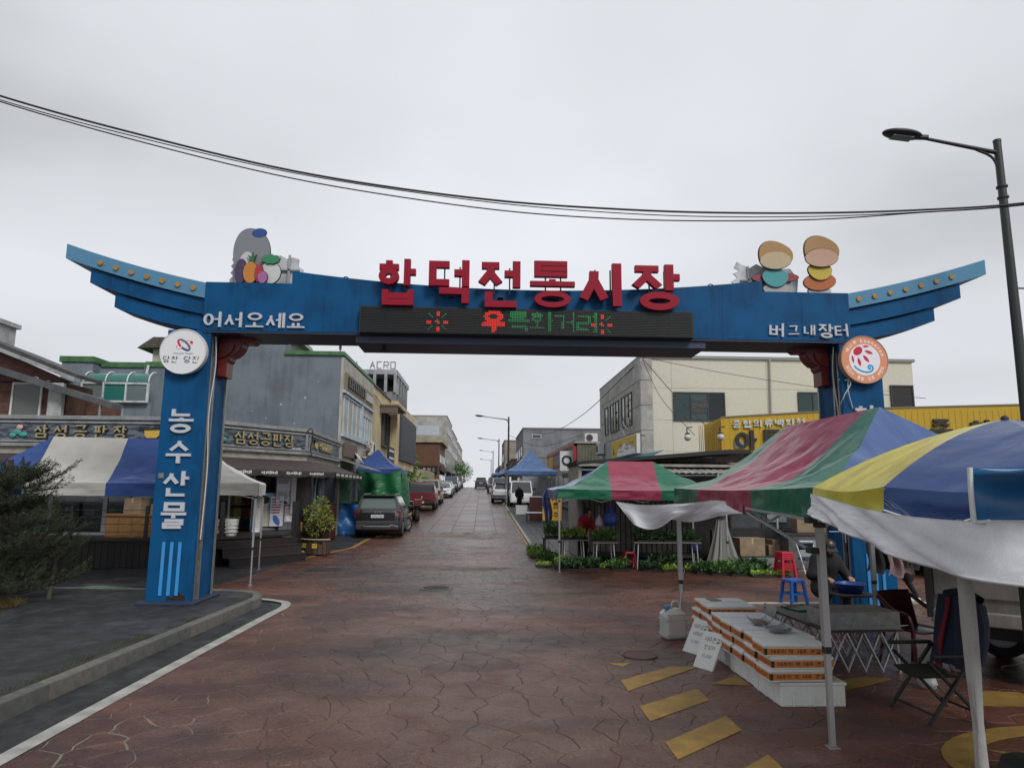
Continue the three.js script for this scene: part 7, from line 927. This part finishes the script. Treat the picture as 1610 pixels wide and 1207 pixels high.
{ // folding table with crossed aluminium legs, things on it
  const t = thing('folding_table', 'folding market table with many crossed aluminium legs', 'table', [4.47, 0, -8.95], .05), W = .95, D = 1.6, h = .5;
  obj('table_top', B(W, .035, D, 0, h, 0, .008), mat([.07, .065, .06], { r: .6, t: 'mottle', s: .5 }), t); const n = 4; for (const z of [D / 2 - .06, 0, -D / 2 + .06]) for (let i = 0; i < n; i++) { const a = -W / 2 + .05 + i * (W - .1) / n, b = a + (W - .1) / n; obj('leg_bar', bar([a, .03, z], [b, h - .03, z], .016, .024), M.alu, t); obj('leg_bar', bar([b, .03, z + .02], [a, h - .03, z + .02], .016, .024), M.alu, t); } for (const x of [-W / 2 + .05, W / 2 - .05]) { for (let i = 0; i < 3; i++) { const a = -D / 2 + .06 + i * (D - .12) / 3, b = a + (D - .12) / 3; obj('leg_bar', bar([x, .03, a], [x, h - .03, b], .016, .024), M.alu, t); obj('leg_bar', bar([x + .02, .03, b], [x + .02, h - .03, a], .016, .024), M.alu, t); } for (const z of [-D / 2 + .06, D / 2 - .06]) obj('upright', [rod([x, .01, z], [x, h - .02, z], .016), C(.025, .025, .03, x, .015, z)], M.alu, t); }
  const b = thing('foam_tray', 'big grey foam tray on the folding table', 'tray', [4.47, .52, -8.35], .06); obj('tray_wall', [B(.86, .2, .03, 0, .1, .25, .01), B(.86, .2, .03, 0, .1, -.25, .01), B(.03, .2, .47, -.415, .1, 0, .01), B(.03, .2, .47, .415, .1, 0, .01)], mat([.36, .35, .33], { r: .8, t: 'mottle', s: .4 }), b); obj('tray_lid', B(.84, .02, .5, 0, .19, 0, .006), mat([.3, .215, .19], { r: .7, t: 'mottle', s: .4 }), b); for (let i = 0; i < 5; i++) obj('stamp', B(.07, .025, .004, -.2 + i * .1, .05, .267), mat([.2, .2, .2], { r: .8 }), b);
  const c = thing('draped_cloth', 'white cloth hanging over the end of the folding table', 'cloth', [3.98, 0, -9.55]); obj('drape', thick(14, 16, (u, v) => [-.02 + .05 * Math.sin(u * 9) * (1 - v) + .03 * Math.sin(v * 7), .1 + v * .46, (u - .5) * .42], .006), cloth([.5, .5, .49]), c);
  const bs = thing('blue_basin', 'blue plastic basin in front of the seated person', 'basin', [5.75, .56, -10.75]); obj('basin', lathe([[.0, .01], [.17, .01], [.22, .13], [.235, .13], [.235, .145], [.21, .14], [.16, .02], [0, .02]], 24), mat([.012, .05, .25], { r: .35 }), bs); obj('contents', S(.12, 0, .06, 0, 1, .5, 1, 10), mat([.35, .22, .17], { r: .8 }), bs);
  const sb = thing('low_stand', 'low dark stand carrying the blue basin', 'stand', [5.75, 0, -10.75]); obj('stand_top', B(.6, .04, .5, 0, .54, 0, .01), M.dark, sb); for (const [a, z] of [[-1, -1], [1, -1], [-1, 1], [1, 1]]) obj('leg', rod([a * .26, 0, z * .2], [a * .26, .53, z * .2], .016), M.dark, sb);
  const items = [['cutting_board', 'green cutting board on the folding table', [4.35, .52, -9.5], B(.3, .02, .4, 0, .012, 0, .005), [.03, .12, .08]], ['red_pouch', 'red cloth pouch on the folding table behind the foam tray', [4.62, .52, -9.2], S(.1, 0, .05, 0, 1.3, .5, 1, 12), [.22, .015, .04]], ['wooden_scoop', 'wooden scoop lying on the green cutting board', [4.3, .545, -9.55], rod([-.12, .01, 0], [.12, .03, .05], .014), [.36, .22, .1]], ['plastic_bottle', 'small blue bottle beside the red pouch', [4.45, .52, -9.05], lathe([[0, 0], [.035, 0], [.035, .14], [.015, .18], [.015, .21], [0, .21]], 14), [.02, .06, .22]]]; for (const [n2, lb, p, g, cc] of items) { const q = thing(n2, lb, n2.split('_')[1], p, .2); obj('shape', g, mat(cc, { r: .5 }), q).name = n2 + '_body'; }
}
{ // maroon plastic chair
  const t = thing('plastic_armchair', 'dark maroon plastic armchair beside the folding table', 'chair', [5.3, 0, -8.5], .3), m = mat([.055, .006, .012], { r: .25 });
  obj('backrest', thick(14, 10, (u, v) => [(u - .5) * .52, .46 + v * .42, -.2 - v * .1 + .05 * Math.pow(Math.abs(u - .5) * 2, 2)], .016), m, t); obj('seat', thick(10, 10, (u, v) => [(u - .5) * .5, .44 + .03 * Math.pow(Math.abs(u - .5) * 2, 3), (v - .5) * .46], .016), m, t); for (const s of [-1, 1]) { obj('armrest', tube([[s * .27, .82, -.24], [s * .3, .68, .0], [s * .3, .64, .2], [s * .27, .42, .24]], .026, 20, 8), m, t); obj('leg', bar([s * .24, .43, .2], [s * .28, 0, .26], .04, .03), m, t); obj('leg', bar([s * .24, .43, -.2], [s * .28, 0, -.28], .04, .03), m, t); }
}
{ // black folding armchair with a jacket over its back
  const t = thing('camping_chair', 'black folding armchair with a jacket hung on its back', 'chair', [4.34, 0, -6.7], -1.5), k = M.black; for (const s of [-1, 1]) { obj('leg', bar([s * .27, .02, .28], [s * .27, .62, -.22], .034, .022), k, t); obj('leg', bar([s * .24, .02, -.3], [s * .24, .56, .22], .034, .022), k, t); obj('armrest', B(.06, .03, .46, s * .3, .62, .0, .012), k, t); obj('back_post', bar([s * .25, .42, -.18], [s * .25, 1.05, -.36], .03, .022), k, t); } obj('crossbar', [rod([-.27, .1, .22], [.27, .1, .22], .012)], k, t); obj('crossbar', [rod([-.24, .1, -.24], [.24, .1, -.24], .012)], k, t); obj('seat', thick(8, 8, (u, v) => [(u - .5) * .48, .42 - .04 * Math.sin(PI * u), (v - .5) * .46], .012), mat([.015, .015, .017], { r: .9 }), t); obj('backrest', thick(8, 8, (u, v) => [(u - .5) * .5, .5 + v * .5, -.21 - v * .14 - .03 * Math.sin(PI * u)], .012), mat([.015, .015, .017], { r: .9 }), t);
  const j = thing('hanging_jacket', 'navy jacket with a red stripe draped over the black folding armchair', 'jacket', [4.34, 0, -6.7], -1.5), nv = cloth([.012, .02, .05]); obj('jacket_back', thick(20, 22, (u, v) => [(u - .5) * (.5 + .06 * (1 - v)) + .04, .46 + v * .64, -.30 - v * .12 + .1 + .035 * Math.sin(u * 12 + v * 2)], .016), nv, j); obj('red_stripe', thick(5, 22, (u, v) => [-.2 + u * .09 + .02 * v, .42 + v * .66, -.185 - v * .115 + .02 * Math.sin(v * 5)], .012), cloth([.2, .012, .025]), j); obj('sleeve', tube([[.26, 1.05, -.33], [.36, .85, -.26], [.34, .55, -.2]], .055, 16, 8), nv, j); obj('collar', tube([[-.2, 1.1, -.36], [0, 1.14, -.4], [.24, 1.1, -.36]], .04, 14, 8), nv, j);
}
{ // clothes hung at the gate pillar
  const hang = (x, y, z, c, label, s = 1) => { const t = thing('hanging_garment', label, 'garment', [x, y, z]); obj('cloth', thick(14, 14, (u, v) => [(u - .5) * .36 * s * (1.1 - .3 * v) + .03 * Math.sin(v * 6), -(1 - v) * .5 * s + .04 * Math.sin(u * 9), .05 * Math.sin(u * 13 + x)], .01), cloth(c), t); obj('hook', tube([[0, 0, 0], [.02, .05, 0], [0, .09, 0]], .005, 8, 5), M.steel, t); };
  hang(6.55, 1.36, -11.3, [.02, .02, .022], 'black garment hanging in front of the gate pillar', 1.1); hang(6.85, 1.26, -11.25, [.3, .2, .2], 'dusty pink garment hanging in front of the gate pillar'); hang(7.1, 1.34, -11.2, [.025, .025, .03], 'dark garment hung beside the pink one at the gate pillar', .9);
  tag(obj('hanging_line', rod([5.8, 1.45, -11.4], [7.5, 1.45, -11.15], .006), M.white), 'cord carrying the garments in front of the gate pillar', 'cord');
}
// ---------- seedling stall ----------
let seed = 100;
function tray(x, y, z, w, d, h, li, label, big = .07, dens = 1) { const t = thing('seedling_tray', label, 'seedling tray', [x, y, z], (hash(seed, 3) - .5) * .2, 'seedling trays of the plant stall'), r = rng(seed++), L = [], n = Math.round(w * d * 1500 * dens); for (let i = 0; i < n; i++) { const a = r() * PI * 2, hh = h * (.35 + .65 * r()); L.push([(r() - .5) * w, .05 + hh * .8 * r(), (r() - .5) * d, big * (.6 + .9 * r()), big * (.45 + .35 * r()), a, -.2 - r() * 1.1, (r() - .5) * 1.2]); } obj('tray', [B(w, .05, d, 0, .026, 0, .008)], M.black, t); obj('foliage', leafSet(L), leafGreen[li], t); }
const where = ['by the street kerb', 'beside the tent leg', 'under the left table', 'in the front row', 'before the red stool', 'under the long table', 'beside the curtain', 'near the red stools'];
for (const [x, z, w, d, h, li, s, wh] of [[1.75, -22.6, .5, .6, .32, 1, .09, 'at the kerb, farthest from the tent'], [1.8, -21.6, .6, .6, .3, 2, .09, 'at the kerb, second clump'], [1.95, -20.6, .6, .6, .34, 1, .09, 'at the kerb, third clump'], [1.72, -19.3, .42, .32, .12, 4, .06, 'low tray at the kerb corner of the stall'], [2.25, -19.2, .5, .4, .3, 2, .1, 'behind the front tent leg'], [2.75, -18.9, .9, .5, .3, 3, .12, 'dark leafy one under the left table'], [3.35, -18.8, .35, .3, .14, 4, .07, 'low one before the left table'], [3.7, -18.75, .5, .45, .32, 1, .09, 'clump before the white table legs'], [4.5, -18.45, .55, .4, .26, 3, .08, 'before the small red stool'], [4.95, -18.3, .4, .35, .14, 4, .07, 'low pale one under the long table'], [5.0, -19.2, .8, .5, .45, 3, .1, 'tall one under the long table'], [5.5, -18.2, .35, .3, .15, 4, .07, 'pale one at the end of the long table'], [5.75, -17.95, .5, .4, .3, 0, .1, 'broad leaved one past the long table'], [6.15, -17.7, .6, .4, .42, 1, .1, 'upright one beside the curtain'], [6.5, -17.55, .45, .4, .3, 0, .09, 'next to the curtain foot'], [7.2, -17.25, .95, .32, .12, 4, .07, 'low bright one near the red stools'], [7.1, -18.2, .8, .5, .35, 3, .13, 'dark broad leaved one before the cartons'], [6.9, -17.6, .4, .35, .25, 0, .1, 'small one between curtain and cartons'], [2.35, -18.6, .6, .35, .18, 3, .1, 'dark one at the front tent leg foot']]) tray(x, z < -21 ? gy(z) : 0, z, w, d, h, li, 'tray of green seedlings ' + wh, s);
function marketTable(x0, x1, z, d, h, label) { const t = thing('market_table', label, 'table', [(x0 + x1) / 2, 0, z]), w = x1 - x0; obj('table_top', B(w, .03, d, 0, h, 0, .005), mat([.3, .28, .24], { r: .7, t: 'wood', s: .6 }), t); for (const a of [-1, 1]) for (const b of [-1, 1]) obj('leg', rod([a * (w / 2 - .08), 0, b * (d / 2 - .06)], [a * (w / 2 - .12), h - .02, b * (d / 2 - .06)], .016), M.white, t); for (const a of [-1, 1]) obj('stretcher', rod([a * (w / 2 - .08), .14, -d / 2 + .06], [a * (w / 2 - .08), .14, d / 2 - .06], .012), M.white, t); }
marketTable(2.2, 2.95, -19.6, .6, .72, 'white legged table at the kerb end of the plant stall'); marketTable(3.05, 3.75, -19.3, .6, .68, 'short white legged table in the middle of the plant stall'); marketTable(4.15, 6.0, -19.1, .6, .7, 'long white legged table of the plant stall');
tray(2.55, .735, -19.6, .7, .5, .34, 2, 'tall tray of seedlings on the table at the kerb end', .1); tray(3.4, .695, -19.3, .66, .5, .36, 1, 'full tray of seedlings on the short middle table', .1); tray(4.6, .715, -19.1, .7, .5, .28, 3, 'dark tray of seedlings on the long table beside the short one', .11); tray(5.3, .715, -19.1, .6, .5, .24, 3, 'dark tray of seedlings in the middle of the long table', .1); tray(5.75, .715, -19.1, .4, .4, .3, 0, 'tray of seedlings at the curtain end of the long table', .11); tray(2.1, .9 - .9 + .735, -20.4, .5, .5, .5, 0, 'tall tray of seedlings behind the kerb end table', .1);
{ const t = thing('plant_bench', 'dark low bench behind the kerb end table of the plant stall', 'bench', [2.1, 0, -20.4]); obj('bench_top', B(.6, .04, .6, 0, .71, 0), M.dark, t); for (const [a, b] of [[-1, -1], [1, -1], [-1, 1], [1, 1]]) obj('leg', B(.04, .69, .04, a * .26, .345, b * .26), M.dark, t); }
{ const bag = (x, y, z, c, s, label) => { const t = thing('hanging_bag', label, 'bag', [x, y, z]); obj('sack', xf(lathe([[0, 0], [.14 * s, .02], [.18 * s, .14 * s], [.14 * s, .34 * s], [.04 * s, .46 * s], [.06 * s, .52 * s]], 12).scale(1, 1, .7), 0, 0, 0), mat(c, { r: .3, t: 'fabric', s: .4, b: .02, bt: 'wrinkle', bs: .5 }), t); obj('cord', rod([0, .5 * s, 0], [0, .9 * s, 0], .006), M.white, t); }; bag(3.65, 1.1, -19.6, [.02, .1, .38], 1.1, 'blue and white plastic bag hanging under the green and pink tent'); bag(3.35, 1.05, -19.7, [.5, .5, .52], .7, 'small clear plastic bag hanging next to the blue bag'); bag(6.05, .35, -19.6, [.05, .07, .2], 1.0, 'dark blue plastic bag resting near the curtain'); }
carton(7.6, .3, -19.6, .75, .5, .5, .1, 'large brown carton on the ledge below the shop window'); carton(8.6, .3, -19.8, .8, .3, .45, -.05, 'flat brown carton next to the large carton'); carton(8.6, .6, -19.8, .6, .14, .4, .05, 'thin carton lying on the flat carton', card2); carton(9.5, .95, -19.7, .95, .42, .5, -.1, 'brown carton on the counter behind the folding chair'); carton(9.75, 1.37, -19.75, .6, .9, .4, 0, 'tall brown carton standing on the counter behind the folding chair', card2);
{ const t = thing('stone_ledge', 'low grey ledge carrying cartons below the shop window', 'ledge', [8.1, 0, -19.8]); obj('slab', B(2.4, .3, .9, 0, .15, 0, .01), M.concrete, t); obj('cap', B(2.44, .02, .94, 0, .3, 0), M.dark, t); const c = thing('sales_counter', 'dark counter with pale front panel behind the folding chair', 'counter', [9.6, 0, -19.4]); obj('counter_body', B(2.2, .9, .8, 0, .45, 0, .01), mat([.12, .12, .12], { r: .6, t: 'mottle', s: .8 }), c); obj('front_panel', B(1.4, .45, .02, -.1, .55, .41, .005), mat([.26, .3, .3], { r: .5 }), c); obj('counter_top', B(2.26, .04, .86, 0, .92, 0, .008), M.dark, c); }
// further along the right pavement
{
  const t = thing('sign_board', 'standing yellow sign board with black writing on the right pavement', 'sign', [3.35, gy(-33) + .06, -33], -.1); obj('board', B(.92, 1.25, .05, 0, .95, 0, .01), mat([.4, .26, .02], { r: .6 }), t); obj('print', plate(.88, 1.2, 0, .95, .028), printMat(176, 240, q => { q.fillStyle = '#c89a17'; q.fillRect(0, 0, 176, 240); drawHangul(q, '방앗간', 34, 16, 26, .12, '#463409', 1.3); drawHangul(q, '기름', 22, 72, 58, .13, '#332508', 1.25); drawHangul(q, '고추', 22, 160, 58, .13, '#332508', 1.25); }), t, true); for (const s of [-1, 1]) obj('foot', B(.04, .35, .4, s * .4, .17, 0), M.dark, t);
  const c = thing('red_crate_stack', 'tall dark red cabinet beside the yellow sign board', 'cabinet', [2.95, gy(-38) + .06, -38]); obj('carcass', B(.65, 1.25, .6, 0, .63, 0, .01), mat([.09, .015, .02], { r: .5, t: 'wood', s: .5 }), c); obj('top', B(.7, .04, .65, 0, 1.27, 0), M.white, c);
  const b = thing('low_table', 'low pale table in front of the dark red cabinet', 'table', [3.0, gy(-36.5) + .06, -36.6]); obj('top', B(1.4, .05, .6, 0, .5, 0), M.white, b); for (const [a, z] of [[-1, -1], [1, -1], [-1, 1], [1, 1]]) obj('leg', B(.05, .48, .05, a * .62, .24, z * .24), M.dark, b);
  const w = thing('white_box', 'white box on the pavement at the foot of the blue canopy', 'box', [2.45, gy(-43) + .06, -43]); obj('box_body', B(.7, .5, .5, 0, .25, 0, .01), M.white, w); obj('lid', B(.74, .05, .54, 0, .52, 0, .01), foam, w);
  const k = thing('black_crate', 'black crate next to the white box under the blue canopy', 'crate', [3.2, gy(-42.5) + .06, -42.5]); obj('crate_body', B(.6, .5, .5, 0, .25, 0, .02), M.black, k); obj('rim', B(.64, .05, .54, 0, .5, 0, .01), M.dark, k);
  const cu = thing('blue_curtain', 'faded blue cloth tied to the front leg of the seedling tent', 'cloth', [1.98, 0, -20.95]); obj('drape', thick(10, 20, (u, v) => [(u - .5) * (.16 + .1 * Math.sin(PI * v)) + .04 * Math.sin(v * 6), 1.05 + v * 1.05, .06 * Math.sin(u * 12)], .01), cloth([.1, .13, .3]), cu);
}
// ---------- left foreground: small conifer, litter, dry grass ----------
{
  const t = thing('conifer', 'small dark conifer with upswept branches beside the left gate pillar', 'tree', [-8.2, .14, -12.3]), r = rng(17);
  obj('trunk', [tube([[0, -.02, 0], [.03, .5, .02], [-.02, 1.2, 0], [.02, 2.0, .03], [0, 2.4, 0]], .045, 20, 8), rod([0, 0, 0], [.01, .4, 0], .08, 9, .055)], bark, t);
  const br = [], ND = [], tips = [];
  for (let i = 0; i < 112; i++) {
    const y = .12 + 2.05 * Math.pow(r(), 1.0), a = r() * PI * 2, l = (1.55 - .42 * y) * (.65 + .5 * r()), up = .1 + .5 * r(), P = s => [Math.cos(a) * l * s + .06 * Math.sin(s * 6 + i), y + up * l * s * s - .1 * s, Math.sin(a) * l * s + .06 * Math.cos(s * 5 + i)];
    br.push(tube([P(0), P(.35), P(.7), P(1)], .011, 6, 4));
    for (let k = 0; k < 11; k++) { const s = .22 + .78 * (k / 10), q = P(s), ta = a + (k % 2 ? 1 : -1) * (.5 + .6 * r()), tl = (.16 + .26 * r()) * (1.2 - s * .5), tu = .35 + .6 * r(); const T = w => [q[0] + Math.cos(ta) * tl * w, q[1] + tu * tl * w, q[2] + Math.sin(ta) * tl * w]; if (k % 2) br.push(rod(q, T(1), .004, 3)); tips.push([T, tl]); }
    tips.push([w => P(.6 + .4 * w), l * .4]);
  }
  for (const [T, tl] of tips) { const n = Math.round(tl * 150); for (let i = 0; i < n; i++) { const w = i / n, p = T(w), a = r() * PI * 2, d = T(Math.min(1, w + .1)), e = T(w), yaw = Math.atan2(d[0] - e[0], d[2] - e[2]); ND.push([p[0], p[1], p[2], .045 + .035 * r(), .010, yaw + Math.cos(a) * 1.0, -.5 + Math.sin(a) * .9, a]); } }
  obj('branches', br, bark, t).userData.kind = 'stuff'; const h = ND.length >> 1; obj('needles', leafSet(ND.filter((_, i) => i % 3)), mat([.022, .032, .014], { r: .7 }), t).userData.kind = 'stuff'; obj('young_needles', leafSet(ND.filter((_, i) => i % 3 === 0)), mat([.045, .058, .022], { r: .7 }), t).userData.kind = 'stuff';
  const st = thing('tree_stake', 'leaning grey wooden stake beside the small conifer', 'stake', [-7.55, .14, -12.7]); obj('stake', rod([.0, 0, 0], [.12, 1.15, .05], .04, 8), mat([.12, .11, .09], { r: .9, t: 'wood', s: .3 }), st); obj('tie', C(.05, .05, .05, .1, .95, .04, 10), M.dark, st);
}
{
  const lit = (label, c, pts, rr, cat = 'rolled banner') => tag(obj('rolled_banner', [tube(pts, rr, 26, 7)], cloth(c, { r: .6 })), label, cat);
  lit('purple rolled banner lying on the lane behind the island', [.06, .035, .1], [[-8.7, .05, -14.55], [-8.1, .09, -14.5], [-7.5, .05, -14.55]], .055); lit('red rolled banner lying among the purple and green ones', [.25, .03, .04], [[-8.5, .04, -14.75], [-7.9, .1, -14.7], [-7.2, .05, -14.72]], .035); lit('green rolled banner heap at the end of the other banners', [.04, .2, .12], [[-8.2, .05, -14.4], [-7.75, .1, -14.5], [-7.3, .06, -14.6], [-7.0, .05, -14.5]], .05); lit('white furled umbrella with a red handle on the asphalt', [.55, .55, .55], [[-6.9, .03, -14.5], [-6.55, .03, -14.5], [-6.3, .03, -14.48]], .022, 'umbrella');
  const cup = thing('paper_cup', 'white paper cup lying by the dry grass', 'cup', [-9.0, .03, -13.95], .4); obj('cup', lathe([[0, 0], [.035, 0], [.045, .12], [.042, .12], [.033, .006], [0, .006]], 16).rotateZ(1.5).translate(0, .03, 0), M.white, cup); obj('rim', new THREE.TorusGeometry(.045, .004, 5, 16).rotateY(PI / 2).translate(-.12, .035, 0), M.white, cup);
  const b = thing('speed_bump', 'low dark rubber ramp lying across the side lane', 'ramp', [-7.6, 0, -15.4]); obj('ramp', xf(ext(shape([[-.16, 0], [-.08, .05], [.08, .05], [.16, 0]]), 1.7), -.85, 0, 0, PI / 2), mat([.035, .035, .036], { r: .8 }), b); obj('end_cap', B(.03, .03, .3, .86, .02, 0, .01), M.dark, b);
  const r = rng(23), L = []; for (let i = 0; i < 2600; i++) { const a = r() * PI * 2, q = Math.sqrt(r()); L.push([-8.6 + 1.1 * q * Math.cos(a), .14, -11.9 + .55 * q * Math.sin(a), .07 + .1 * r(), .007, r() * 6.3, -.5 - r() * .9, 0]); } const g = obj('dry_grass', leafSet(L), mat([.12, .085, .035], { r: .9 })); g.userData = { kind: 'stuff', label: 'patch of dry brown grass around the small conifer', category: 'grass' };
  const R = rng(61), lv = []; for (let i = 0; i < 90; i++) lv.push([lerp(-4, 8, R()), .012, lerp(-6, -19, R()), .03 + .03 * R(), .018, R() * 6, 0, 0]); const lf = obj('fallen_leaves', leafSet(lv), mat([.16, .12, .06], { r: .9 })); lf.userData = { kind: 'stuff', label: 'scattered small dry leaves on the paving', category: 'leaves' };
}
// trees at the crest and beyond the shops
function farTree(x, z, h, w, label, s) { const t = thing('street_tree', label, 'tree', [x, gy(z), z], 0, 'trees at the end of the street'), r = rng(s), balls = []; for (let i = 0; i < 12; i++) balls.push([(r() - .5) * w, h * (.5 + .45 * r()), (r() - .5) * w, w * (.16 + .16 * r())]); obj('trunk', [rod([0, 0, 0], [0, h * .6, 0], .16, 7, .09), rod([0, h * .4, 0], [w * .3, h * .75, 0], .06, 5), rod([0, h * .45, 0], [-w * .28, h * .8, .1], .06, 5)], bark, t); obj('crown', bushLeaves(1600, balls, .35, s + 1), leafGreen[1], t); }
farTree(-4.9, -150, 5.2, 4.4, 'round green tree standing at the crest on the left', 301); farTree(-5.2, -172, 4.6, 4.2, 'smaller green tree beyond the round one at the crest', 303); farTree(-7.4, -61, 4.6, 2.2, 'slim pale green tree beside the beige building', 305);

// small things that make a street: air conditioners, wires, plastic bags
{
  const ac = (x, y, z, turn, label) => { const t = thing('air_conditioner', label, 'air conditioner', [x, y, z], turn, 'outdoor air conditioner units'); obj('casing', B(.82, .58, .3, 0, .29, 0, .02), M.white, t); const f = obj('fan_grille', [new THREE.TorusGeometry(.22, .012, 6, 28).translate(-.12, .29, .155), new THREE.TorusGeometry(.13, .008, 6, 22).translate(-.12, .29, .155), B(.44, .012, .01, -.12, .29, .155), B(.012, .44, .01, -.12, .29, .155)], M.dark, t); obj('fan_disc', C(.2, .2, .01, -.12, .29, .148, 24, PI / 2), mat([.06, .06, .06], { r: .7 }), f); for (const s of [-1, 1]) obj('bracket', bar([s * .3, -.02, -.15], [s * .3, -.02, .15], .04), M.dark, t); };
  ac(8.4, 3.42, -23.0, 0, 'white air conditioner unit behind the yellow sign end'); ac(6.3, 4.0, -36.5, -PI / 2, 'white air conditioner on the grey tiled side of the cream building'); ac(-5.85, 3.9, -36.3, PI / 2, 'white air conditioner high on the painted shop front'); ac(-9.8, 8.27, -30.2, 0, 'white air conditioner on the roof of the blue grey flank building'); ac(7.0, 5.15, -44, 0, 'white air conditioner on the roof of the red fascia shop');
  const wire = (pts, r, label) => tag(obj('street_wire', tube(pts, r, 40, 5), M.black), label, 'wire');
  wire([[6.55, 7.5, -28], [6.0, 6.6, -40], [5.6, 7.0, -60], [5, 7.6, -66]], .02, 'black wire sagging from the cream building along the right shops'); wire([[-6.0, 7.2, -37.4], [-6.0, 6.2, -52], [-6.1, 7.4, -95]], .02, 'black wire sagging along the left shop fronts'); wire([[9.1, 5.6, -11], [11, 5.3, -10], [16, 5.6, -9]], .014, 'thin black wire running right from the near street lamp'); wire([[2.05, 6.4, -54.6], [4, 5.4, -52], [6.4, 5.6, -44]], .016, 'black wire from the street lamp to the red fascia shop');
  const bag = (x, z, s, label) => { const t = thing('plastic_bag', label, 'bag', [x, 0, z], s * 3); obj('bag_body', xf(lathe([[0, 0], [.15, .01], [.19, .12], [.15, .24], [.05, .3], [.08, .36]], 11).scale(s, s, s * .75), 0, .005, 0), mat([.6, .6, .62], { r: .35, trans: .3, b: .02, bt: 'wrinkle', bs: .4 }), t); obj('knot', S(.03, 0, .31 * s, 0, 1, 1.2, 1, 8), mat([.6, .6, .62], { r: .35 }), t); };
  bag(4.25, -10.1, 1.1, 'white plastic bag on the ground behind the folding table'); bag(5.75, -8.3, .9, 'small white plastic bag by the maroon armchair'); bag(4.85, -7.6, .6, 'small crumpled plastic bag under the tent by the black armchair');
}
renderer.render(scene, camera);
